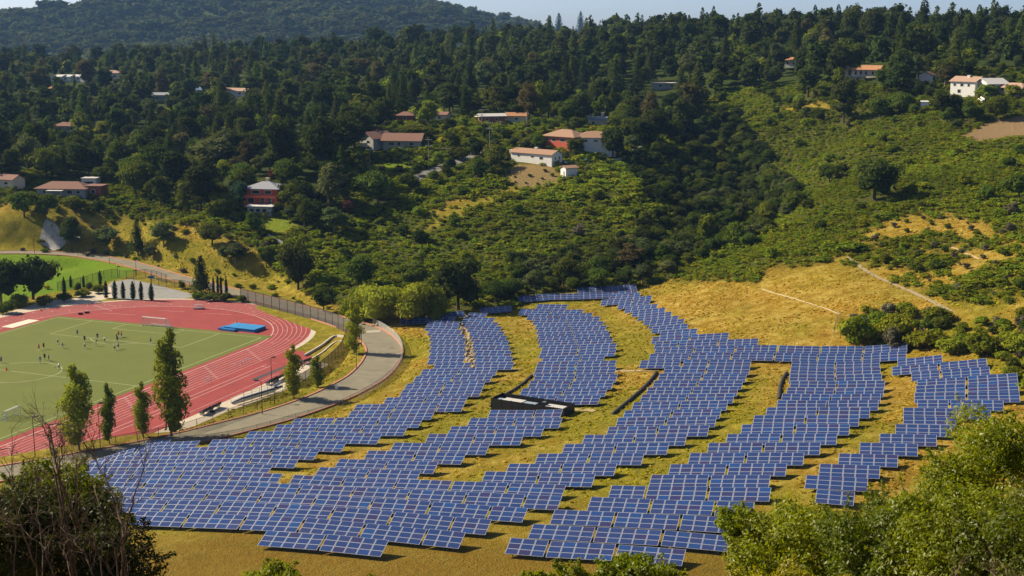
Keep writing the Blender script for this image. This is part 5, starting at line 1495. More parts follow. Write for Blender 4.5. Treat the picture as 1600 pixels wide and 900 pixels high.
for _k, (_a, _b) in _cols().items():
    FARLEAF[_k] = leafmat('far foliage ' + _k, _a, _b, src='attr', vr=(0.68, 1.4), hr=0.025)
build_woods()

def mass(name, label, cat, x, y, H, Wd, shapes, leafkey, rg, pick=None, leaves=None):
    """many small plants of one kind as a single mass"""
    Z = ground(x, y); Vs, Fs, Ts, kk = [], [], [], 0
    for i in range(len(x)):
        V, F = shapes[int(rg.integers(len(shapes)))]
        a = rg.uniform(0, 6.28); c, s = math.cos(a), math.sin(a)
        Vs.append(np.stack([(V[:, 0] * c - V[:, 1] * s) * Wd[i], (V[:, 0] * s + V[:, 1] * c) * Wd[i], V[:, 2] * H[i]], 1) + np.array([x[i], y[i], Z[i] - 0.1 * H[i]]))
        Fs.append(F + kk); kk += len(V); Ts.append(np.full(len(F), pick[i] if pick is not None else rg.uniform()))
    o = np_obj(name, np.concatenate(Vs).astype(np.float32), np.concatenate(Fs), FARLEAF[leafkey], attrs={'tint': ('FACE', 'FLOAT', np.concatenate(Ts))})
    return tag(o, label, cat, kind='stuff')

def build_scrub():
    rg = np.random.default_rng(33)
    def keep(x, y):
        r = np.hypot(x, y); m = (r > 280) & (r < 690) & in_view(x, y, 0.02) & (r < forest_line(x, y) + 20) & clear_of(x, y, [(a, b, c * 0.75) for a, b, c in TAKEN])
        fo, sc, gr, ba, la = veg_weights(x, y)
        return m & (rg.uniform(0, 1, len(x)) < np.clip(sc * 1.15 - 0.1, 0, 1))
    x, y = poisson(-260, 300, 270, 690, lambda a, b: np.where(np.arctan2(a, b) > 0.12, 1.45, 1.7), keep, rg, 190000)
    size = rg.lognormal(0, 0.33, len(x)) * (1.75 + 0.9 * fbm(x, y, 30, 71))
    size = np.clip(size, 0.7, 4.2)
    size = size * np.where((np.arctan2(x, y) > 0.12) & (size > 1.6), 0.8, 1.0)
    H = size * rg.uniform(0.55, 0.85, len(x))
    b = hides_house(x, y, H); x, y, size, H = x[~b], y[~b], size[~b], H[~b]
    for line in ((640, 283, 690, 262), (690, 262, 738, 246)):
        pa, pb = pt(*line[:2]), pt(*line[2:])
        t = np.clip(((x - pa.x) * (pb.x - pa.x) + (y - pa.y) * (pb.y - pa.y)) / ((pb.x - pa.x) ** 2 + (pb.y - pa.y) ** 2), 0, 1)
        d = np.hypot(x - pa.x - t * (pb.x - pa.x), y - pa.y - t * (pb.y - pa.y)); m = d > 4.0
        x, y, size, H = x[m], y[m], size[m], H[m]
    print('SCRUB', len(x))
    shapes = [crown('bush', 1.0, 1.0 * 1.0, 88, 0.23, 500 + s, core=False) for s in range(7)]
    tint = np.clip(0.55 + 0.35 * fbm(x, y, 34, 81) * 2.0 + rg.normal(0, 0.09, len(x)), 0, 1)
    tint = np.where(fbm(x, y, 14, 83) > 0.42, tint * 0.35, tint)
    mass('chaparral_scrub', 'dense green chaparral scrub covering the hillsides behind the farm', 'scrub', x, y, H * 1.15, size * 1.85, shapes, 'scrub', rg, tint)
build_scrub()

def build_ravine():
    """bigger trees down the ravine and about the gardens"""
    rg = np.random.default_rng(44)
    line = [pt(*q) for q in ((860, 440), (940, 428), (1010, 412), (1080, 398), (1130, 388), (1160, 345), (1150, 292), (1130, 245), (1110, 215), (1090, 195))]
    C = np.array([p[:2] for p in line])
    def keep(x, y):
        d = np.full(len(x), 1e9)
        for a, b in zip(C[:-1], C[1:]):
            t = np.clip(((x - a[0]) * (b[0] - a[0]) + (y - a[1]) * (b[1] - a[1])) / ((b - a) ** 2).sum(), 0, 1)
            d = np.minimum(d, np.hypot(x - a[0] - t * (b[0] - a[0]), y - a[1] - t * (b[1] - a[1])))
        return (d < 17) & clear_of(x, y, TAKEN)
    x, y = poisson(0, 140, 370, 660, lambda a, b: np.full(len(a), 4.6), keep, rg, 6000)
    for i in range(len(x)):
        k = rg.choice(['darkoak', 'oak', 'oak', 'olive'], p=[.45, .3, .1, .15]); s = rg.uniform(0.45, 0.85)
        H, Wd = 8.5 * s, 9.5 * s
        if hides_house(x[i:i + 1], y[i:i + 1], H)[0]: continue
        nm, _ = WOOD_LABELS[k]
        lb = {'darkoak': 'dark round tree crowded in the shady ravine', 'oak': 'green round tree crowded in the shady ravine', 'olive': 'grey-green tree crowded in the shady ravine'}[k]
        plant(k, nm, lb, 'tree', (x[i], y[i], gz(x[i], y[i])), H, Wd, lb.replace('tree', 'trees'), rg)
    P1 = wpoly([(545, 266), (600, 200), (700, 198), (800, 205), (960, 203), (1040, 235), (1000, 262), (900, 268), (760, 262), (690, 285), (600, 300)])
    P2 = wpoly([(1180, 148), (1330, 152), (1440, 152), (1500, 118), (1610, 116), (1610, 180), (1500, 205), (1420, 178), (1330, 200), (1200, 205)])
    P3 = wpoly([(400, 350), (545, 266), (560, 300), (520, 345), (450, 360)])
    P4 = wpoly([(985, 250), (1045, 238), (1105, 285), (1160, 345), (1135, 388), (1060, 398), (985, 405), (960, 380), (1030, 340), (1000, 290)])  # real dark trees, packed denser here to deepen the flank's shade
    for P, n, sp, lb in ((P1, 2500, 6.5, 'garden tree among the hill houses'), (P2, 2500, 9.5, 'tree in the scrub below the right hilltop houses'), (P3, 900, 6.0, 'tree below the red-balcony house'), (P4, 3000, 4.3, 'tree on the shady flank of the ravine')):
        A = np.array(P); kp = lambda x, y: inpoly(P, x, y) & clear_of(x, y, TAKEN) & np.all([~inpoly(q, x, y) for q in HOUSE_LAWNS], axis=0)
        x, y = poisson(A[:, 0].min(), A[:, 0].max(), A[:, 1].min(), A[:, 1].max(), lambda a, b: np.full(len(a), sp), kp, rg, n)
        for i in range(len(x)):
            k = rg.choice(['darkoak', 'oak', 'olive', 'light'], p=[.28, .42, .2, .10] if P is not P4 else [.7, .25, .05, 0]); s = rg.uniform(0.35, 0.75); H, Wd = 8.5 * s, 9 * s
            if hides_house(x[i:i + 1], y[i:i + 1], H)[0]: continue
            l2 = {'darkoak': 'small dark ', 'oak': 'small round green ', 'olive': 'small grey-green ', 'light': 'small light green '}[k] + lb
            plant(k, WOOD_LABELS[k][0], l2, 'tree', (x[i], y[i], gz(x[i], y[i])), H, Wd, l2.replace('tree', 'trees'), rg)
build_ravine()

def build_slope_shrubs():
    """bigger shrubs that stand out of the scrub on the slopes"""
    rg = np.random.default_rng(55)
    keep = lambda x, y: (np.hypot(x, y) > scrub_line(x, y) + 6) & (np.hypot(x, y) < forest_line(x, y)) & in_view(x, y, 0) & clear_of(x, y, TAKEN) & (veg_weights(x, y)[1] > 0.6)
    x, y = poisson(-120, 230, 330, 640, lambda a, b: np.where(a > 60, 17.0, 13.0), keep, rg, 9000)
    n = 0
    for i in range(len(x)):
        k = rg.choice(['darkbush', 'bush', 'greybush', 'lightbush'], p=[.36, .36, .1, .18]); s = rg.uniform(0.6, 1.35)
        H, Wd = 3.1 * s, 4.6 * s
        if hides_house(x[i:i + 1], y[i:i + 1], H)[0]: continue
        px = math.atan2(x[i], y[i]) * 2118 + 800
        w = 'on the scrub slope left of the ravine' if px < 1080 else 'on the green slope right of the ravine'
        l = {'darkbush': 'dark green shrub ', 'bush': 'yellow-green shrub ', 'greybush': 'greyish dry shrub ', 'lightbush': 'light green shrub '}[k] + w
        plant(k, 'shrub', l, 'shrub', (x[i], y[i], gz(x[i], y[i])), H, Wd, l.replace('shrub ', 'shrubs ', 1), rg); n += 1
    # scattered on the golden slope and the bank
    kp2 = lambda x, y: inpoly(RIGHT_MIX, x, y) & clear_of(x, y, TAKEN)
    A = np.array(RIGHT_MIX); x, y = poisson(A[:, 0].min(), A[:, 0].max(), A[:, 1].min(), A[:, 1].max(), lambda a, b: np.full(len(a), 4.5), kp2, rg, 900)
    for i in range(len(x)):
        s = rg.uniform(0.3, 0.75)
        plant(rg.choice(['bush', 'greybush', 'darkbush']), 'scattered_shrub', 'small shrub dotted over the golden slope', 'shrub', (x[i], y[i], gz(x[i], y[i])), 2.4 * s, 4 * s, 'small shrubs dotted over the golden slope', rg)  # the same bush kinds as the slope shrubs, planted smaller
    kp3 = lambda x, y: inpoly(DRY_BANK, x, y) & clear_of(x, y, TAKEN)
    A = np.array(DRY_BANK); x, y = poisson(A[:, 0].min(), A[:, 0].max(), A[:, 1].min(), A[:, 1].max(), lambda a, b: np.full(len(a), 4.6), kp3, rg, 900)
    for i in range(len(x)):
        s = rg.uniform(0.35, 0.9)
        plant(rg.choice(['bush', 'greybush', 'bush']), 'scattered_shrub', 'low shrub on the golden bank above the stadium road', 'shrub', (x[i], y[i], gz(x[i], y[i])), 1.9 * s, 4 * s, 'low shrubs on the golden bank above the stadium road', rg)
    kp4 = lambda x, y: inpoly(DRY_KNOLL, x, y) & clear_of(x, y, TAKEN)
    A = np.array(DRY_KNOLL); x, y = poisson(A[:, 0].min(), A[:, 0].max(), A[:, 1].min(), A[:, 1].max(), lambda a, b: np.full(len(a), 4.0), kp4, rg, 900)
    for i in range(len(x)):
        s = rg.uniform(0.3, 0.6)
        plant(rg.choice(['bush', 'darkbush']), 'scattered_shrub', 'small shrub dotted over the golden knoll', 'shrub', (x[i], y[i], gz(x[i], y[i])), 2.2 * s, 3.6 * s, 'small shrubs dotted over the golden knoll', rg)
build_slope_shrubs()

def build_thicket():
    rg = np.random.default_rng(77)
    P = wpoly([(1318, 520), (1335, 490), (1400, 482), (1455, 500), (1500, 512), (1560, 505), (1640, 500), (1680, 600), (1600, 588), (1570, 565), (1500, 553), (1425, 543), (1330, 541)])
    A = np.array(P); kp = lambda x, y: inpoly(P, x, y)
    x, y = poisson(A[:, 0].min(), A[:, 0].max(), A[:, 1].min(), A[:, 1].max(), lambda a, b: np.full(len(a), 2.6), kp, rg, 1500)
    for i in range(len(x)):
        k = rg.choice(['bush', 'darkbush', 'greybush'], p=[.72, .13, .15]); s = rg.uniform(0.6, 1.2)
        l = {'bush': 'olive-green', 'darkbush': 'dark green', 'greybush': 'greyish'}[k] + ' bush crowded in the thicket above the right panels'
        plant(k, 'scattered_shrub', l, 'bush', (x[i], y[i], gz(x[i], y[i])), 2.7 * s, 4.4 * s, l.replace('bush', 'bushes'), rg)
build_thicket()

def build_tufts():
    """tufts of dry and green grass over the open slopes"""
    rg = np.random.default_rng(88)
    def keep(x, y):
        r = np.hypot(x, y); fu, fv = to_uv(x, y)
        m = (r > 180 + 12 * fbm(x, y, 14, 99)) & (r < 480) & in_view(x, y, 0.0) & (poly_sd(STAD, fu, fv) > 0) & (r < scrub_line(x, y) + 6)
        d = np.full(len(x), 1e9)
        for a, b in ROADC[::4]: d = np.minimum(d, np.hypot(x - a, y - b))
        clump = fbm(x, y, 12, 93)
        return m & (d > 6.5) & (rg.uniform(0, 1, len(x)) < 0.45 + 0.8 * clump) & ~inpoly(LAWN, x, y)
    n = 170000
    x = rg.uniform(-180, 200, n); y = rg.uniform(130, 480, n); m = keep(x, y); x, y = x[m], y[m]
    gr = veg_weights(x, y)[2]
    print('TUFTS', len(x))
    shapes = []
    for s in range(5):
        q = np.random.default_rng(800 + s); k = 9; a = q.uniform(0, 6.28, k); P = np.stack([np.cos(a) * 0.25 * q.uniform(0, 1, k), np.sin(a) * 0.25 * q.uniform(0, 1, k), q.uniform(0.2, 0.6, k)], 1)
        N = np.stack([np.cos(a), np.sin(a), np.full(k, 0.5)], 1); shapes.append(leaf_quads(P, N, 0.7, q, 0.6))
    for nm, mk, sel, lb in (('dry_grass', 'straw', gr < 0.5, 'tufts of dry golden grass over the open slopes'), ('green_grass', 'grass', gr >= 0.5, 'tufts of yellow-green grass between the panel strips')):
        xx, yy = x[sel], y[sel]; s = rg.uniform(0.35, 1.0, len(xx))
        mass(nm, lb, 'grass', xx, yy, s * 0.38, s * 1.5, shapes, mk, rg, np.clip(0.5 + 0.8 * fbm(xx, yy, 15, 97) + rg.normal(0, .12, len(xx)), 0, 1))
FARLEAF['straw'] = leafmat('straw tufts', (0.38, 0.25, 0.026), (0.54, 0.38, 0.055), src='attr', vr=(0.6, 1.35), hr=0.012)
FARLEAF['grass'] = leafmat('green tufts', (0.29, 0.262, 0.012), (0.42, 0.35, 0.018), src='attr', vr=(0.6, 1.35), hr=0.018)
build_tufts()

def build_far_hill():
    rg = np.random.default_rng(66)
    keep = lambda x, y: (np.hypot(x, y) > 1900) & (np.hypot(x, y) < 3330) & in_view(x, y, 0.0) & ~((np.arctan2(x, y) < -0.30) & (np.hypot(x, y) < 2150))
    x, y = poisson(-1400, 1300, 1700, 3330, lambda a, b: np.full(len(a), 15.0), keep, rg, 52000)
    m = np.arctan2(x, y) < 0.14; x, y = x[m], y[m]
    m = (np.hypot(x, y) > 2200) | (rg.uniform(0, 1, len(x)) < 0.7); x, y = x[m], y[m]
    print('FAR', len(x))
    shapes = [crown('oak', 1.0, 1.0, 60, 0.3, 700 + s, core=True) for s in range(5)]
    Wd = rg.uniform(15, 34, len(x)); H = Wd * rg.uniform(0.5, 0.85, len(x)) 
    tint = np.clip(0.45 + 0.9 * fbm(x, y, 160, 91) + rg.normal(0, 0.12, len(x)), 0, 1)
    mass('hill_woods', 'distant wooded mountain, trees fading blue in the haze', 'woods', x, y, H, Wd, shapes, 'hill', rg, tint)
build_far_hill()
# ------------------------------------------------------------------ stadium things
M_WHITE = mat('white metal', (0.72, 0.72, 0.70), None, 1.0, 0.5)
M_BLACKM = mat('black metal', (0.02, 0.02, 0.022), None, 1.0, 0.5)
M_STEEL = mat('bare aluminium', (0.55, 0.56, 0.58), (0.45, 0.46, 0.48), 3.0, 0.4, metal=0.4)
def netmat(name, col, cover):
    t = NT(name); tr = t.n('BsdfTransparent'); mx = t.n('MixShader')
    t.b.inputs['Base Color'].default_value = (*col, 1); t.b.inputs['Roughness'].default_value = 0.7
    mx.inputs[0].default_value = cover
    t.l(tr.outputs[0], mx.inputs[1]); t.l(t.b.outputs[0], mx.inputs[2]); t.l(mx.outputs[0], t.out.inputs['Surface'])
    return t.m
M_NET = netmat('thin white netting', (0.75, 0.75, 0.72), 0.28)
M_LINK = netmat('dark chain link', (0.05, 0.05, 0.048), 0.30)
M_LINKL = netmat('pale chain link', (0.50, 0.50, 0.47), 0.42)
M_WIND = netmat('dark windscreen mesh', (0.075, 0.068, 0.06), 0.72)

def goal(name, label, p, rz, w, h, d, r=0.06):
    o = thing(name, label, 'goal', p, rz)
    mb = MB()
    mb.tube([(-w / 2, 0, 0), (-w / 2, 0, h), (w / 2, 0, h), (w / 2, 0, 0)], r, 6)
    mb.build('goal_frame', M_WHITE, o)
    m2 = MB()
    for s in (-1, 1):
        m2.tube([(s * w / 2, 0, h), (s * w / 2, d * 0.45, h), (s * w / 2, d, 0.05), (s * w / 2, 0, 0.05)], r * 0.6, 5)
    m2.tube([(-w / 2, d, 0.05), (w / 2, d, 0.05)], r * 0.7, 5)
    m2.build('back_stay', M_WHITE, o)
    n = MB(); a = w / 2
    n.add([(-a, 0.02, h), (a, 0.02, h), (a, d * 0.45, h), (-a, d * 0.45, h), (a, d, 0.06), (-a, d, 0.06), (-a, 0.02, 0.06), (a, 0.02, 0.06)],
          [(0, 1, 2, 3), (3, 2, 4, 5), (0, 3, 5, 6), (1, 7, 4, 2)])
    n.build('net', M_NET, o)
    return o
goal('football_goal', 'white football goal with net at the far end of the pitch', fld(0, -0.4, 0.04), FA, 7.32, 2.44, 2.0, 0.07)
goal('small_goal', 'small white portable goal lying near the left touchline of the pitch', fld(25.2, -80.5, 0.045), FA + R(95), 4.2, 2.0, 1.7, 0.06)
p = fld(-1.5, 0.1, 0.045)
goal('low_goal', 'low white goal frame standing inside the big goal mouth', fld(1.4, 0.6, 0.045), FA, 6.0, 0.6, 0.6, 0.05)

# high jump mat
o = thing('landing_mat', 'large bright blue high-jump landing mat on the red end zone', 'landing mat', fld(23.2, 5.2, 0.04), FA - R(2))
M_MAT = mat('blue vinyl', (0.025, 0.17, 0.42), (0.02, 0.13, 0.34), 0.7, 0.55)
mb = MB(); mb.box(-4.3, 4.9, -1.6, 3.6, 0.0, 0.75); mb.build('mat_body', M_MAT, o)
mb = MB(); mb.box(-4.35, 4.95, -1.65, 3.65, 0.752, 0.83); mb.build('top_sheet', mat('pale blue vinyl', (0.05, 0.27, 0.55), (0.03, 0.2, 0.45), 0.7, 0.5), o)
mb = MB(); mb.box(-5.6, -4.36, -2.6, 0.9, 0.0, 0.6); mb.box(-4.3, -0.4, -2.9, -1.66, 0, 0.55); mb.build('front_mat', M_MAT, o)

def bench(label, a, b, cat='bench', z=0.0, group=None):
    """long dark-topped bench between two pitch-frame points"""
    pa, pb = fld(*a), fld(*b); c = (pa + pb) / 2; L = (pb - pa).length
    o = thing('team_bench', label, cat, (c.x, c.y, z), math.atan2(pb.y - pa.y, pb.x - pa.x), group)
    m = MB(); m.box(-L / 2, L / 2, -0.55, 0.55, 0.62, 0.72); m.box(-L / 2, L / 2, -0.62, -0.52, 0.721, 1.25); m.build('seat', M_BLACKM, o)
    for x in (-L / 2 + 0.5, L / 2 - 0.5):
        m = MB(); m.box(x - 0.08, x + 0.08, -0.5, 0.5, 0, 0.62); m.build('leg', M_PALE, o)
    m = MB(); m.box(-L / 2 - 0.8, L / 2 + 0.8, -1.5, 1.2, -0.3, 0.035 + z * 0); m.build('pad', M_CONC, o)
def near_uv(px, py):
    p = pt(px, py); u, v = to_uv(p.x, p.y); return float(u), float(v)
bench('dark long bench on a concrete pad, nearest the camera by the track', near_uv(314, 650), near_uv(326, 643))
bench('dark long bench on a concrete pad left of the metal bleachers', near_uv(328, 643), near_uv(342, 636))
bench('dark long bench right of the metal bleachers', near_uv(417, 603), near_uv(430, 596))
bench('dark long bench farther right between bleachers and poplar', near_uv(431, 597), near_uv(447, 588))
bench('pale low bench behind the right poplar on the grass', near_uv(472, 570), near_uv(484, 566))

def bleachers():
    a, b = pt(366, 633), pt(430, 613); c = (a + b) / 2; L = (b - a).length
    ang = math.atan2(b.y - a.y, b.x - a.x)
    o = thing('bleachers', 'small aluminium bleachers with railings beside the track', 'bleachers', (c.x, c.y, 0.03), ang)
    # local +y faces the track; seats rise towards -y
    for k in range(5):
        m = MB(); y = 0.9 - 0.72 * k; z = 0.42 + 0.36 * k
        m.box(-L / 2, L / 2, y - 0.15, y + 0.15, z, z + 0.06); m.build('seat_plank', M_STEEL, o)
        m = MB(); m.box(-L / 2, L / 2, y - 0.62, y - 0.2, z - 0.34, z - 0.28); m.build('foot_plank', M_STEEL, o)
    m = MB()
    for x in np.linspace(-L / 2 + 0.3, L / 2 - 0.3, 6):
        m.tube([(x, 1.1, 0), (x, -2.6, 1.8), (x, -2.6, 0)], 0.05, 5); m.tube([(x, -2.6, 1.8), (x, -2.6, 3.0)], 0.045, 5)
    m.build('frame', M_GALV, o)
    m = MB(); m.tube([(-L / 2, -2.6, 3.0), (L / 2, -2.6, 3.0)], 0.05, 5); m.tube([(-L / 2, -2.6, 2.5), (L / 2, -2.6, 2.5)], 0.04, 5)
    for s in (-1, 1): m.tube([(s * L / 2, 0.9, 1.3), (s * L / 2, -2.6, 3.0)], 0.045, 5); m.tube([(s * L / 2, 0.9, 1.3), (s * L / 2, 0.9, 0)], 0.045, 5)
    m.build('railing', M_STEEL, o)
    dk = mat('dark bleacher riser', (0.05, 0.055, 0.07), None, 1, 0.7)  # dark boards added to stand for the shade under the seats
    for k in range(5):
        m = MB(); y = 0.9 - 0.72 * k; z = 0.42 + 0.36 * k
        m.box(-L / 2, L / 2, y - 0.19, y - 0.16, z - 0.3, z - 0.02); m.build('shade_board', dk, o)
bleachers()
def hurdle_cart():
    p = fld(-2.4, 23.3, 0.036)
    o = thing('hurdle_cart', 'cart stacked with hurdles on the red end zone', 'hurdle cart', p, FA + R(20))
    m = MB(); m.box(-1.5, 1.5, -0.6, 0.6, 0.25, 0.33); m.build('cart_bed', M_GALV, o)
    for k in range(6):
        x = -1.2 + k * 0.48; m = MB()
        m.tube([(x, -0.55, 0.33), (x, -0.55, 1.2), (x, 0.55, 1.2), (x, 0.55, 0.33)], 0.04, 5); m.box(x - 0.03, x + 0.03, -0.6, 0.6, 1.1, 1.28); m.build('hurdle', M_WHITE, o)
    for x in (-1.2, 1.2):
        m = MB(); m.tube([(x, -0.62, 0.16), (x, 0.62, 0.16)], 0.16, 10); m.build('wheel', M_BLACKM, o)
hurdle_cart()
def hurdle_mesh():
    m = MB(); m.tube([(-0.55, 0.5, 0.03), (-0.55, 0, 0.03), (-0.55, 0, 0.9), (0.55, 0, 0.9), (0.55, 0, 0.03), (0.55, 0.5, 0.03)], 0.03, 5)
    b = MB(); b.box(-0.6, 0.6, -0.03, 0.03, 0.86, 0.98)
    return m.mesh('frame', M_STEEL), b.mesh('bar', M_WHITE)
HUR = hurdle_mesh()
def hurdle(px, py, label, rz, group='hurdles standing on the lanes of the near straight'):
    p = pt(px, py); o = thing('hurdle', label, 'hurdle', (p.x, p.y, 0.04), rz, group)
    for me in HUR: link(bpy.data.objects.new(me.name, me), o)
for i, (px, py) in enumerate(((375, 572), (380, 570), (385, 568), (390, 567), (368, 575))):
    hurdle(px, py, 'white hurdle in the short row on the near straight', FA + R(2))
for px, py in ((322, 601), (327, 599), (324, 596)): hurdle(px, py, 'white hurdle set out on the near straight left of the row', FA + R(10), 'hurdles left of the row')
CONE = MB(); CONE.tube([(0, 0, 0.03), (0, 0, 0.5)], [0.19, 0.04], 10); CONE.box(-0.24, 0.24, -0.24, 0.24, 0, 0.03)
M_ORANGE = mat('orange plastic', (0.75, 0.16, 0.02), None, 1, 0.5)
ME_CONE = CONE.mesh('traffic_cone', M_ORANGE)
for px, py, lb in ((151, 666, 'orange cone on the track between the two left poplars'), (10, 579, 'orange cone alone on the pitch at the left edge'), (369, 505, 'orange cone beside the blue landing mat'), (64, 486, 'red cone on the shaded corner of the track')):
    q = pt(px, py); c = link(bpy.data.objects.new('traffic_cone', ME_CONE)); c.location = (q.x, q.y, 0.05); c.scale = (1.5, 1.5, 1.5); tag(c, lb, 'cone')
for px, py, lb in ((126, 492, 'dark equipment bag on the far red end zone, left one'), (136, 490, 'dark equipment bag on the far red end zone, right one')):
    q = pt(px, py); m = MB(); m.tube([(-0.7, 0, 0.25), (-0.6, 0, 0.3), (0.6, 0, 0.3), (0.7, 0, 0.25)], [0.1, 0.28, 0.28, 0.1], 8); c = m.build('equipment_bag', M_BLACKM); c.location = (q.x, q.y, 0.05); tag(c, lb, 'bag')

# concrete wall and channel between grass bank and track apron
def low_wall(name, label, pxl, h, m, th=0.35, cat='wall'): return wall_run(name, label, cat, pxl, h, m, th)
low_wall('low_wall', 'low concrete wall with a dark face stepping down to the red apron', [(538, 527), (520, 528), (500, 543), (476, 557)], 0.5, M_PALE, 0.3)
low_wall('low_wall', 'pale concrete edging below the wall on the grass bank', [(540, 533), (522, 536), (502, 552), (478, 566)], 0.2, M_PALE, 0.3)

# ------------------------------------------------------------------ fences
def fence(name, label, pxl, h, step, mesh_m, post_m, r=0.045, rail=True, off=None, raw=None, cat='fence'):
    C = curve_pts(raw if raw is not None else [pt(*q) for q in pxl], 1.0)
    o = thing(name, label, cat, (0, 0, 0))
    n = len(C); Z = np.array([gz(x, y) for x, y in C])
    mb = MB(); vs = []
    for k in range(n): vs += [(C[k][0], C[k][1], Z[k] - 0.05), (C[k][0], C[k][1], Z[k] + h)]
    mb.add(vs, [(2 * k, 2 * k + 2, 2 * k + 3, 2 * k + 1) for k in range(n - 1)]); mb.build('fence_mesh', mesh_m, o)
    if rail:
        mb = MB(); mb.tube([(C[k][0], C[k][1], Z[k] + h) for k in range(n)], r * 0.8, 5); mb.build('top_rail', post_m, o)
    P = MB(); P.tube([(0, 0, -0.5), (0, 0, h + 0.08)], r, 6); pm = P.mesh('post', post_m)
    k = 0; cnt = 0
    while k < n and cnt < 100:
        q = link(bpy.data.objects.new('post', pm), o); q.location = (C[k][0], C[k][1], Z[k]); k += step; cnt += 1
    return o
fence('chain_link_fence', 'tall dark chain-link fence with close posts behind the far curve of the track', [(376, 470), (410, 479), (450, 489), (490, 500), (520, 510), (541, 520)], 3.6, 4, M_WIND, M_BLACKM, 0.07)
fence('chain_link_fence', 'dark chain-link fence between the parking area and the road kerb', [(236, 446), (262, 449), (290, 451), (318, 458)], 2.4, 3, M_LINK, M_BLACKM, 0.06)
fence('chain_link_fence', 'dark mesh fence curving down the grass bank beside the road poplars', [(541, 520), (540, 535), (532, 553), (512, 573), (490, 590), (462, 607)], 2.6, 3, M_WIND, M_BLACKM, 0.06)
fence('chain_link_fence', 'thin dark chain-link fence below the bleachers along the road', [(462, 618), (430, 630), (395, 643), (355, 657), (320, 668), (280, 681), (240, 688), (195, 697), (150, 706), (96, 717)], 2.2, 4, M_LINK, M_BLACKM, 0.05)
fence('chain_link_fence', 'pale chain-link fence round the outer bend of the road', [(583, 508), (598, 515), (613, 525), (624, 537), (629, 552), (627, 568), (612, 588), (588, 608), (560, 625)], 1.7, 3, M_LINKL, M_STEEL, 0.05)
fence('chain_link_fence', 'thin chain-link fence between the road and the left solar strip', [(560, 625), (520, 643), (475, 656), (425, 671), (370, 685), (320, 693), (262, 697)], 1.7, 3, M_LINK, M_GALV, 0.04)
fence('chain_link_fence', 'dark chain-link fence between the bright lawn and the parking area', [(90, 455), (130, 446), (172, 434), (200, 436), (232, 434), (262, 443)], 2.6, 3, M_LINK, M_BLACKM, 0.06)
fence('wire_fence', 'wire fence with thin posts on the edge of the golden slope', [(1312, 492), (1306, 505), (1302, 530)], 1.2, 3, netmat('thin wire', (0.1, 0.1, 0.09), 0.12), M_GALV, 0.04)
fence('picket_fence', 'pale fence below the lawn of the grey-roofed house', [(419, 372), (430, 378), (442, 384)], 1.2, 2, M_LINKL, M_TRIM, 0.06)

# ------------------------------------------------------------------ lamps, poles, signs
def lamp(px, py, top, label, arm=1.2, z=None, r=0.09, name='street_lamp', rz=0.0, head=M_BLACKM, cat='street lamp'):
    p = pt(px, py); h = (py - top) / ppm(p) / 0.97
    o = thing(name, label, cat, p, rz)
    m = MB(); m.tube([(0, 0, -0.5), (0, 0, h)], [r, r * 0.6], 8); m.build('pole', M_BLACKM, o)
    m = MB(); m.tube([(0, 0, h - 0.1), (arm, 0, h + 0.1)], r * 0.5, 6); m.build('arm', M_BLACKM, o)
    m = MB(); m.box(arm - 0.1, arm + 0.75, -0.22, 0.22, h + 0.0, h + 0.2); m.build('lamp_head', head, o)
    return o
lamp(425, 612, 560, 'dark lamp post by the road kerb between the right poplars', 0.3)
lamp(410, 648, 597, 'dark lamp post on the grass strip below the bleachers', 0.8, rz=2.8)
lamp(429, 632, 606, 'short dark pole at the right end of the bleachers', 0.2)
lamp(557, 577, 538, 'thin dark lamp post inside the road bend', 0.5)
lamp(565, 541, 508, 'dark lamp post beside the dark poplar at the road bend', 0.4)
lamp(55, 714, 655, 'dark lamp post with square head beside the near straight', 0.2, head=M_GALV)
lamp(157, 704, 634, 'leaning thin pole between the two left poplars', 0.3, r=0.07)
lamp(54, 397, 371, 'dark lamp post on the far lane above the lawn, leftmost', 0.3)
lamp(122, 399, 373, 'lamp post with white base under the dark pine by the lane', 0.3, head=M_WHITE)
lamp(171, 412, 400, 'short dark lamp post on the lane edge of the lawn', 0.2)
lamp(213, 430, 410, 'pale-headed lamp post by the fence corner at the lawn tip', 0.2, head=M_WHITE)
lamp(184, 434, 418, 'thin pole at the fence behind the cypress row, left', 0.2)
lamp(210, 448, 424, 'thin pole at the fence behind the cypress row, right', 0.2)
p = pt(237, 450)
o = thing('sign_post', 'blue sign on a dark post behind the last cypress by the parking area', 'sign', p)
m = MB(); m.tube([(0, 0, -0.4), (0, 0, 4.6)], 0.08, 6); m.build('post', M_BLACKM, o)
m = MB(); m.box(-0.9, 0.9, -0.06, 0.06, 2.9, 3.6); m.build('sign_board', mat('blue sign paint', (0.02, 0.08, 0.30), None, 1, 0.5), o)
p = pt(526, 609); m = MB(); m.box(-0.28, 0.28, -0.28, 0.28, -0.3, 0.95); m.box(-0.33, 0.33, -0.33, 0.33, 0.95, 1.05)
o = m.build('utility_box', M_WHITE); o.location = p; tag(o, 'small white utility box on the grass by the road kerb', 'utility box')

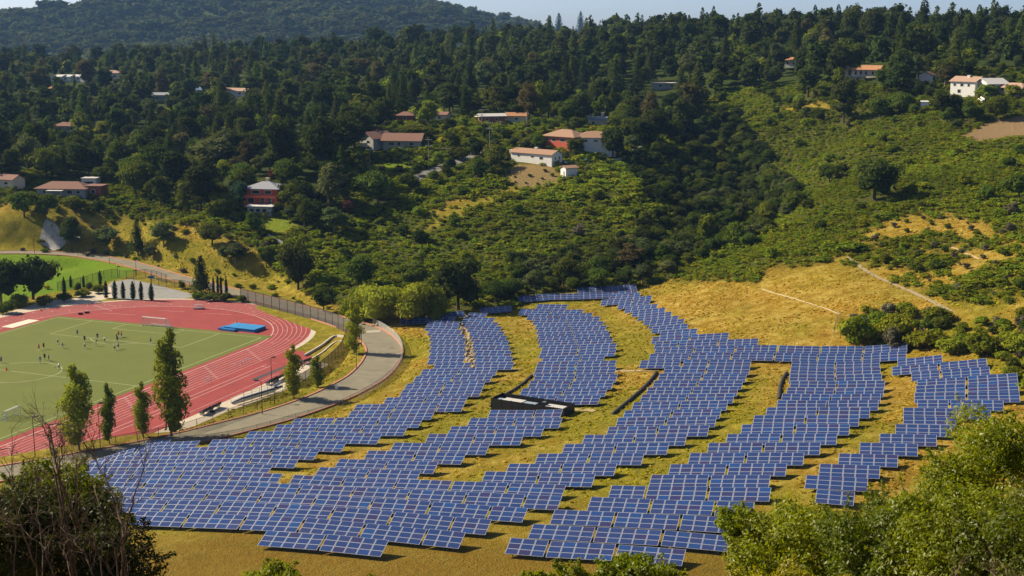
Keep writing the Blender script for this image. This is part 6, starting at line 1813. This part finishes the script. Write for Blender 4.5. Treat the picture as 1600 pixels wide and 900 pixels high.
def pole(px, py, top, label, arms=2, street=False):
    p = pt(px, py); h = (py - top) / ppm(p) / 0.97
    o = thing('utility_pole', label, 'utility pole', p, -0.2)
    m = MB(); m.tube([(0, 0, -0.8), (0, 0, h)], [0.17, 0.12], 8); m.build('pole', M_GALVP, o)
    for k in range(arms):
        z = h - 0.25 - 2.2 * k
        m = MB(); m.box(-1.3, 1.3, -0.07, 0.07, z - 0.08, z + 0.08)
        for x in (-1.2, -0.4, 0.4, 1.2): m.tube([(x, 0, z + 0.08), (x, 0, z + 0.28)], 0.06, 6)
        m.build('crossarm', M_TRIM, o)
    return o
M_GALVP = mat('weathered pole', (0.32, 0.27, 0.22), (0.22, 0.18, 0.15), 2.0, 0.9)
pole(670, 262, 219, 'pale utility pole beside the hill lane below the brown-roofed house')
pole(765, 234, 193, 'pale utility pole at the top of the hill lane')
pole(753, 196, 172, 'white-armed utility pole beside the white-roofed house')
pole(578, 266, 234, 'dark utility pole on the lawn below the brown-roofed house', 1)
pole(901, 183, 169, 'short utility pole in the wood behind the red-walled house', 1)
lamp(622, 290, 250, 'dark street lamp with a long arm below the hill lane', 2.2, rz=0.4)

# ------------------------------------------------------------------ players
SKIN = mat('skin', (0.42, 0.26, 0.18), None, 3, 0.7)
HAIR = mat('dark hair', (0.03, 0.022, 0.018), None, 3, 0.8)
CLOTH = {k: mat(k + ' cloth', c, None, 3, 0.85) for k, c in (('red', (0.55, 0.03, 0.03)), ('white', (0.72, 0.72, 0.72)), ('teal', (0.10, 0.26, 0.30)), ('dark', (0.022, 0.028, 0.04)),
         ('yellow', (0.75, 0.45, 0.02)), ('maroon', (0.28, 0.06, 0.05)), ('navy', (0.03, 0.06, 0.14)), ('pale', (0.45, 0.55, 0.62)))}
def skin_mesh(name, verts, edges, radii, m, root=0, sub=1):
    me = bpy.data.meshes.new(name); me.from_pydata(verts, edges, [])
    o = bpy.data.objects.new(name, me); COL.objects.link(o)
    md = o.modifiers.new('s', 'SKIN'); md.use_smooth_shade = True
    for i, r in enumerate(radii):
        me.skin_vertices[0].data[i].radius = (r, r) if not isinstance(r, tuple) else r
        me.skin_vertices[0].data[i].use_root = i == root
    o.modifiers.new('d', 'SUBSURF').levels = sub
    dg = bpy.context.evaluated_depsgraph_get()
    out = bpy.data.meshes.new_from_object(o.evaluated_get(dg)); out.name = name
    bpy.data.objects.remove(o); bpy.data.meshes.remove(me)
    out.materials.clear(); out.materials.append(m)
    return out
def pose(ls, rs, la, ra, lean=0.0, bendl=0.0, bendr=0.0):
    """leg swings, arm swings, forward lean (radians); returns joints, figure faces +Y, 1.75 m"""
    hip = Vector((0, 0, 0.93)); f = lambda a, L: Vector((0, math.sin(a) * L, -math.cos(a) * L))
    J = {'hip': hip}
    up = Vector((0, math.sin(lean), math.cos(lean)))
    J['waist'] = hip + up * 0.16; J['chest'] = hip + up * 0.36; J['neck'] = hip + up * 0.54; J['chin'] = hip + up * 0.60; J['head'] = hip + up * 0.70 + Vector((0, 0.015, 0)); J['crown'] = hip + up * 0.80
    for s, a, b, n in ((-1, ls, bendl, 'l'), (1, rs, bendr, 'r')):
        h = hip + Vector((s * 0.10, 0, -0.04)); k = h + f(a, 0.42); an = k + f(a - b, 0.41)
        J['h' + n], J['k' + n], J['a' + n], J['t' + n] = h, k, an, an + Vector((0, 0.17, -0.045))
    for s, a, n in ((-1, la, 'l'), (1, ra, 'r')):
        sh = J['neck'] + Vector((s * 0.19, 0, -0.06)); e = sh + f(a, 0.29) + Vector((s * 0.05, 0, 0)); w = e + f(a + 0.5, 0.25); hd = w + f(a + 0.6, 0.13)
        J['s' + n], J['e' + n], J['w' + n], J['f' + n] = sh, e, w, hd
    lo = min(J['al'].z, J['ar'].z) - 0.07
    for k in J: J[k] = J[k] - Vector((0, 0, lo))
    return J
def figure(J):
    order = ['hip', 'waist', 'chest', 'neck', 'chin', 'head', 'crown', 'hl', 'kl', 'al', 'tl', 'hr', 'kr', 'ar', 'tr', 'sl', 'el', 'wl', 'fl', 'sr', 'er', 'wr', 'fr']
    E = [('hip', 'waist'), ('waist', 'chest'), ('chest', 'neck'), ('neck', 'chin'), ('chin', 'head'), ('head', 'crown'), ('hip', 'hl'), ('hl', 'kl'), ('kl', 'al'), ('al', 'tl'), ('hip', 'hr'), ('hr', 'kr'),
         ('kr', 'ar'), ('ar', 'tr'), ('chest', 'sl'), ('sl', 'el'), ('el', 'wl'), ('wl', 'fl'), ('chest', 'sr'), ('sr', 'er'), ('er', 'wr'), ('wr', 'fr')]
    rd = dict(hip=0.13, waist=0.125, chest=0.14, neck=0.06, chin=0.075, head=0.10, crown=0.06, h=0.095, k=0.062, a=0.042, t=0.035, s=0.07, e=0.043, w=0.033, f=0.03)
    ix = {k: i for i, k in enumerate(order)}
    body = skin_mesh('body', [J[k] for k in order], [(ix[a], ix[b]) for a, b in E], [rd[k] if k in rd else rd[k[0]] for k in order], SKIN)
    def sub(name, keys, edges, r, m):
        i = {k: n for n, k in enumerate(keys)}
        return skin_mesh(name, [J[k] if isinstance(k, str) else k for k in keys], [(i[a], i[b]) for a, b in edges], r, m)
    J['ul'] = J['sl'].lerp(J['el'], 0.75); J['ur'] = J['sr'].lerp(J['er'], 0.75); J['vl'] = J['hl'].lerp(J['kl'], 0.8); J['vr'] = J['hr'].lerp(J['kr'], 0.8)
    J['ml'] = J['kl'].lerp(J['al'], 0.25); J['mr'] = J['kr'].lerp(J['ar'], 0.25)
    shirt = sub('shirt', ['hip', 'waist', 'chest', 'sl', 'ul', 'sr', 'ur'], [('hip', 'waist'), ('waist', 'chest'), ('chest', 'sl'), ('sl', 'ul'), ('chest', 'sr'), ('sr', 'ur')], [0.15, 0.155, 0.17, 0.092, 0.07, 0.092, 0.07], CLOTH['white'])
    shorts = sub('shorts', ['hip', 'hl', 'vl', 'hr', 'vr'], [('hip', 'hl'), ('hl', 'vl'), ('hip', 'hr'), ('hr', 'vr')], [0.15, 0.12, 0.10, 0.12, 0.10], CLOTH['dark'])
    socks = sub('socks', ['ml', 'al', 'tl'], [('ml', 'al'), ('al', 'tl')], [0.065, 0.055, 0.045], CLOTH['white'])
    socks2 = sub('socks', ['mr', 'ar', 'tr'], [('mr', 'ar'), ('ar', 'tr')], [0.065, 0.055, 0.045], CLOTH['white'])
    c = J['crown'] + Vector((0, -0.02, 0.0)); J['q0'], J['q1'] = c + Vector((0, -0.035, -0.09)), c + Vector((0, 0.02, 0.0))
    hair = sub('hair', ['q0', 'q1'], [('q0', 'q1')], [0.095, 0.075], HAIR)
    return body, shirt, shorts, socks, socks2, hair
POSES = [figure(pose(*a)) for a in ((0.06, -0.06, 0.1, -0.1), (0.65, -0.45, -0.6, 0.7, 0.14, 0.4, 0.9), (-0.3, 0.35, 0.4, -0.35, 0.06, 0.35, 0.1), (0.15, -0.15, 0.9, 0.8, 0.25, 0.2, 0.3))]
def player(px, py, shirt, shorts, ps, rz, label):
    p = pt(px, py); o = thing('person', label, 'person', (p.x, p.y, 0.045), rz)
    for me, c in zip(POSES[ps], (None, shirt, shorts, 'white', 'white', None)):
        q = bpy.data.objects.new(me.name, me); link(q, o)
        if c:
            q.material_slots[0].link = 'OBJECT'; q.material_slots[0].material = CLOTH[c]
for a in [(61, 548, 'red', 'dark', 0, 2.6, 'player in a red shirt standing left of the group on the pitch'),
          (68.5, 546, 'dark', 'dark', 0, 1.2, 'player in dark clothes right beside the red-shirted player'),
          (90.5, 538, 'pale', 'dark', 2, -1.0, 'player in a pale shirt walking alone above the red-shirted player'),
          (97.5, 545, 'teal', 'white', 1, -1.4, 'player in teal with white shorts jogging right of the red shirt'),
          (121, 525, 'teal', 'dark', 0, 3.0, 'player in teal standing on the box line, farthest back'),
          (132.5, 535, 'navy', 'dark', 2, 0.6, 'player in navy behind the jogging pair in mid pitch'),
          (132.5, 545, 'pale', 'navy', 1, -1.2, 'player in a pale shirt and navy shorts running in mid pitch'),
          (152.5, 531, 'dark', 'teal', 0, 0.4, 'player in dark top standing left of the white-shirted player'),
          (150, 541, 'dark', 'white', 3, -1.2, 'player in black bending forward near the penalty arc'),
          (163.5, 536, 'white', 'navy', 2, -1.0, 'player in a white shirt walking by the penalty arc'),
          (182, 529, 'yellow', 'dark', 0, 2.0, 'person in a yellow shirt in the huddle near the penalty arc'),
          (185.5, 527, 'yellow', 'maroon', 2, 1.0, 'second person in yellow in the huddle, right one'),
          (183.5, 535, 'dark', 'maroon', 0, 0.0, 'person in a dark top in front of the yellow pair'),
          (190, 528, 'maroon', 'dark', 0, 2.4, 'person in maroon standing right of the yellow pair'),
          (179, 548, 'pale', 'dark', 1, -1.3, 'player in a pale shirt running below the huddle'),
          (185, 546, 'white', 'dark', 2, 1.0, 'player in a white shirt just right of the runner below the huddle'),
          (235.5, 537, 'pale', 'navy', 2, 1.4, 'goalkeeper in pale clothes standing alone before the goal'),
          (2, 568, 'teal', 'navy', 0, 1.0, 'player in teal at the left edge of the pitch'),
          (63, 568, 'teal', 'white', 0, 0.2, 'player in teal at the centre circle, leftmost of three'),
          (70, 563, 'dark', 'dark', 2, 0.4, 'player in dark clothes at the centre circle, middle of three'),
          (76.5, 565, 'navy', 'dark', 0, 2.2, 'player in navy at the centre circle, rightmost of three'),
          (92.5, 578, 'white', 'navy', 2, -0.6, 'player in white by the ball on the centre circle'),
          ]: player(*a)
BALL = bmesh.new(); bmesh.ops.create_icosphere(BALL, subdivisions=2, radius=0.15); mb_ball = bpy.data.meshes.new('football'); BALL.to_mesh(mb_ball); BALL.free(); mb_ball.materials.append(M_WHITE)
for px, py, lb in ((84.5, 574, 'white football near the player on the centre circle'), (7, 651, 'white football on the turf left of the small goal'), (148, 529, 'white football near the penalty arc')):
    q = pt(px, py); b = link(bpy.data.objects.new('football', mb_ball)); b.location = (q.x, q.y, 0.2); tag(b, lb, 'football')
# ------------------------------------------------------------------ foreground shrubs on the near slope
FG = {}
for k, c1, c2 in (('olive', (0.13, 0.165, 0.008), (0.235, 0.27, 0.014)), ('deep', (0.03, 0.042, 0.008), (0.06, 0.07, 0.012)), ('yellow', (0.24, 0.24, 0.012), (0.38, 0.34, 0.02)), ('dark', (0.085, 0.115, 0.009), (0.155, 0.185, 0.014))):
    FG[k] = leafmat('near leaves ' + k, c1, c2, transl=0.5, gloss=0.022, vr=(0.9, 1.1), hr=0.008)
M_TWIG = mat('grey brown twig', (0.20, 0.145, 0.09), (0.10, 0.07, 0.045), 14, 0.9)
M_DEAD = mat('dead branch', (0.15, 0.10, 0.065), (0.07, 0.045, 0.03), 10, 0.9)

def near_shrub(label, px, py, r, d, n, mk, seed, leaf=0.075, squash=0.85, cat='shrub', spikes=60, name='leafy_shrub'):
    """a leafy shrub whose crown centre the photo shows at px, py; d metres from the eye, crown radius r"""
    rg = np.random.default_rng(seed)
    v = pix_dir(px, py); v = v / np.linalg.norm(v); c = np.array([0, 0, HC]) + v * d
    g = gz(c[0], c[1]); o = thing(name, label, cat, (c[0], c[1], g))
    hc = c[2] - g
    # lobes that overlap into one uneven crown, and twigs that carry sprigs out of it
    k = 46; D = unit(k, rg); D[:, 2] = D[:, 2] * 0.8 + 0.1
    C = D * (r * rg.uniform(0.40, 0.86, (k, 1))); C[:, 2] *= squash
    Rr = r * rg.uniform(0.15, 0.31, k)
    w = rg.choice(k, n, p=Rr ** 2 / (Rr ** 2).sum())
    E = unit(n, rg); rad_ = Rr[w] * rg.uniform(0.55, 1.08, n)
    P = C[w] + E * rad_[:, None] * np.array([1, 1, squash])
    N = E * 0.7 + rg.normal(0, 0.6, (n, 3)) + np.array([0, 0, 0.35])
    V1, F1 = leaf_quads(P, N, leaf, rg, 0.5)
    sp = []
    m = MB()
    for i in range(spikes):
        j = int(rg.integers(k)); e = unit(1, rg)[0]; e[2] = abs(e[2]) + 0.35; e /= np.linalg.norm(e)
        if C[j] @ e < 0: e[:2] *= -1
        a = C[j] + e * Rr[j] * 0.8; L = r * rg.uniform(0.10, 0.26); b = a + e * L
        q = int(26 + 40 * rg.uniform()); t = rg.uniform(0, 1, q)
        pp = a + np.outer(t, b - a) + rg.normal(0, 0.045, (q, 3)) * (1.2 - t)[:, None]
        sp.append(leaf_quads(pp, unit(q, rg) + e * 0.8, leaf * 0.9, rg, 0.5))
        m.tube([(a - e * 0.2) + np.array([0, 0, hc]), b + np.array([0, 0, hc])], [0.010, 0.003], 4)
    V, F = join([(V1, F1)] + sp)
    V[:, 2] += hc
    np_obj('crown', V, F, FG[mk], o)
    for i in range(7):
        e = C[int(rg.integers(k))]; mid = np.array([e[0] * 0.4, e[1] * 0.4, hc * 0.55])
        m.tube([(rg.uniform(-.15, .15), rg.uniform(-.15, .15), -0.3), mid, e + np.array([0, 0, hc])], [0.055, 0.035, 0.012], 6)
    m.build('stems', M_TWIG, o)
    return o

near_shrub('big leafy shrub at the lower right, left lobe over the last panels', 1246, 868, 1.42, 25.0, 30000, 'olive', 1, squash=0.95)
near_shrub('small leafy sprig clump in front of the bottom right solar tables', 1152, 822, 0.46, 25.5, 3600, 'olive', 2, leaf=0.07, spikes=24)
near_shrub('leafy shrub at the lower right between the other two big ones', 1392, 872, 1.40, 24.0, 28000, 'dark', 3)
near_shrub('tall leafy shrub at the right edge, highest of the foreground', 1560, 770, 1.55, 24.5, 34000, 'olive', 4, squash=1.0)
near_shrub('dense green shrub below the tallest one at the right edge', 1500, 850, 1.45, 23.0, 30000, 'olive', 5)
near_shrub('leafy shrub filling the lower right corner', 1640, 880, 1.5, 22.0, 26000, 'dark', 6)
near_shrub('yellow-tipped low shrub at the bottom in front of the dark one', 1270, 935, 0.62, 20.0, 7000, 'yellow', 7, leaf=0.07)
near_shrub('yellow-green low shrub at the bottom edge right of the panels', 1190, 945, 0.72, 21.0, 8000, 'yellow', 8, leaf=0.07)
near_shrub('low leafy shrub at the bottom centre, right part', 1000, 912, 0.72, 23.0, 10500, 'olive', 9, squash=0.7)
near_shrub('low leafy shrub at the bottom centre, left part', 905, 925, 0.72, 23.5, 10000, 'olive', 10, squash=0.7)
near_shrub('low leafy shrub at the bottom centre, leftmost part', 835, 930, 0.5, 23.2, 5500, 'olive', 16, squash=0.7)
near_shrub('small leafy shrub tip at the bottom left of centre', 425, 918, 0.55, 22.0, 5000, 'olive', 11, squash=0.7)
near_shrub('tiny leafy shrub tip right of the small one at the bottom', 575, 928, 0.32, 23.0, 2500, 'olive', 12, squash=0.7)
near_shrub('tall shrub with yellowish leaves at the left edge behind dead branches', 85, 800, 1.15, 24.5, 20000, 'dark', 13, squash=0.9)
near_shrub('dark leafy shrub under the dead branches at the lower left', 130, 890, 1.40, 23.5, 26000, 'deep', 14)
near_shrub('dark shrub at the left corner below the yellowish one', -20, 850, 1.25, 22.0, 18000, 'deep', 15)

def dead_tree(label, base_px, d, seed, n0=9, H=3.4, spread=0.8, name='dead_branch_tree'):
    rg = random.Random(seed)
    v = pix_dir(*base_px); v = v / np.linalg.norm(v); c = np.array([0, 0, HC]) + v * d
    g = gz(c[0], c[1]); o = thing(name, label, 'dead tree', (c[0], c[1], g)); hc = c[2] - g
    tr = MB()
    def grow(p, dr, L, r, depth):
        pts = [p]; q = Vector(p); dd = Vector(dr); seg = 4
        for i in range(seg):
            dd = (dd + Vector((rg.gauss(0, .17), rg.gauss(0, .17), rg.gauss(0.03, .12)))).normalized(); q = q + dd * L / seg; pts.append(q.copy())
        tr.tube(pts, [r * (1 - 0.16 * i) for i in range(seg + 1)], 5 if depth else 7)
        if depth < 4:
            for i in range(rg.choice([2, 3]) if depth else 3):
                k = rg.randint(2, seg); a = (dd + Vector((rg.gauss(0, .55), rg.gauss(0, .55), rg.gauss(0.1, .35)))).normalized()
                grow(pts[k], a, L * rg.uniform(0.45, 0.72), r * 0.55, depth + 1)
    for i in range(n0):
        a = rg.uniform(0, 6.28); s = rg.uniform(0.1, spread)
        st = Vector((rg.uniform(-.25, .25), rg.uniform(-.25, .25), hc * 0.55))
        tr.tube([(st.x * 0.3, st.y * 0.3, -0.4), st], [0.06, 0.045], 6)
        grow(st, Vector((math.cos(a) * s, math.sin(a) * s * 0.6, 1)).normalized(), H * rg.uniform(0.5, 0.85), rg.uniform(0.026, 0.042), 0)
    tr.build('branches', M_DEAD, o)
def dead_tree_limbs(label, limbs, seed):
    """dead tree whose main limbs the photo shows; every limb at its own depth"""
    rg = random.Random(seed); tr = MB()
    c = pix_dir(*limbs[0][0][0]); c = np.array([0, 0, HC]) + c / np.linalg.norm(c) * limbs[0][1]
    g = gz(c[0], c[1]); base = Vector((c[0], c[1], g)); o = thing('dead_branch_tree', label, 'dead tree', base)
    def twig(p, dr, L, r, depth):
        pts = [p]; q = Vector(p); dd = Vector(dr)
        for i in range(4):
            dd = (dd + Vector((rg.gauss(0, .2), rg.gauss(0, .2), rg.gauss(0.03, .15)))).normalized(); q = q + dd * L / 4; pts.append(q.copy())
        tr.tube(pts, [r, r * .85, r * .7, r * .5, r * .25], 4)
        if depth < 2:
            for i in range(rg.choice([1, 2, 3])):
                twig(pts[rg.randint(1, 4)], (dd + Vector((rg.gauss(0, .6), rg.gauss(0, .6), rg.gauss(0.15, .4)))).normalized(), L * rg.uniform(.4, .7), r * .6, depth + 1)
    for px, d, r in limbs:
        r *= 0.62; P = []
        for k, (x, y) in enumerate(px):
            v = pix_dir(x, y); v = v / np.linalg.norm(v); P.append(Vector(np.array([0, 0, HC]) + v * (d + 0.25 * k * math.sin(seed + len(limbs) * k + x))) - base)
        C = []
        for i in range(len(P) - 1):
            for t in (0, .25, .5, .75): C.append(P[i].lerp(P[i + 1], t) + Vector((rg.gauss(0, .012), rg.gauss(0, .02), rg.gauss(0, .012))))
        C.append(P[-1]); n = len(C)
        tr.tube(C, [r * (1 - 0.75 * i / (n - 1)) for i in range(n)], 6)
        tr.tube([(C[0].x * 0.4, C[0].y * 0.4, -0.4), C[0]], [0.05, r], 6)
        for i in range(1, n):
            for q in range(2):
                if rg.random() < 0.75:
                    dd = (C[i] - C[i - 1]).normalized()
                    twig(C[i], (dd + Vector((rg.gauss(0, .6), rg.gauss(0, .5), rg.gauss(.1, .35)))).normalized(), rg.uniform(.15, .55), r * .4, 0)
    tr.build('branches', M_DEAD, o)
dead_tree_limbs('tall bare dead branches rising over the solar tables at the lower left', [
    ([(190, 900), (192, 840), (178, 770), (150, 720), (142, 700)], 21.0, 0.030), ([(192, 850), (205, 790), (225, 730), (236, 690)], 20.8, 0.026),
    ([(180, 905), (150, 860), (112, 800), (90, 740), (78, 690), (76, 664)], 21.3, 0.036), ([(90, 740), (97, 705), (99, 678), (86, 663)], 21.3, 0.020), ([(78, 690), (66, 665), (59, 646)], 21.2, 0.016),
    ([(76, 668), (64, 650), (53, 646)], 21.2, 0.014), ([(120, 900), (118, 840), (104, 770), (100, 700)], 21.6, 0.024), ([(160, 890), (140, 820), (118, 760), (120, 720)], 20.6, 0.020),
    ([(200, 895), (190, 830), (186, 780), (206, 738)], 21.4, 0.018), ([(185, 880), (160, 800), (140, 745), (130, 715)], 20.7, 0.018)], 4)
dead_tree_limbs('bare dead branches at the far left edge of the foreground', [
    ([(60, 905), (40, 840), (22, 770), (14, 700)], 20.6, 0.026), ([(70, 905), (62, 820), (56, 760), (60, 720)], 20.4, 0.020), ([(20, 905), (26, 840), (8, 790)], 20.9, 0.022),
    ([(90, 905), (70, 860), (30, 820), (0, 810)], 20.3, 0.018), ([(110, 905), (100, 850), (76, 800), (70, 770)], 20.5, 0.02), ([(150, 905), (130, 860), (100, 830)], 20.2, 0.02)], 9)
dead_tree('dry bare twigs sticking out at the bottom right corner', (1545, 960), 19.5, 6, 6, 1.3, 1.2, 'dry_twigs')

# ------------------------------------------------------------------ air
def haze():
    mb = MB(); mb.box(-4000, 4000, -60, 6400, -12, 330)
    o = mb.build('haze', [])
    m = bpy.data.materials.new('valley haze'); m.use_nodes = True; t = m.node_tree
    t.nodes.remove(t.nodes['Principled BSDF'])
    v = t.nodes.new('ShaderNodeVolumePrincipled'); v.inputs['Color'].default_value = (0.30, 0.55, 1.0, 1); v.inputs['Density'].default_value = 0.000055
    v.inputs['Anisotropy'].default_value = 0.2
    t.links.new(v.outputs[0], t.nodes['Material Output'].inputs['Volume'])
    o.data.materials.append(m)
    tag(o, 'thin blue summer haze filling the valley', 'haze', kind='stuff')
haze()
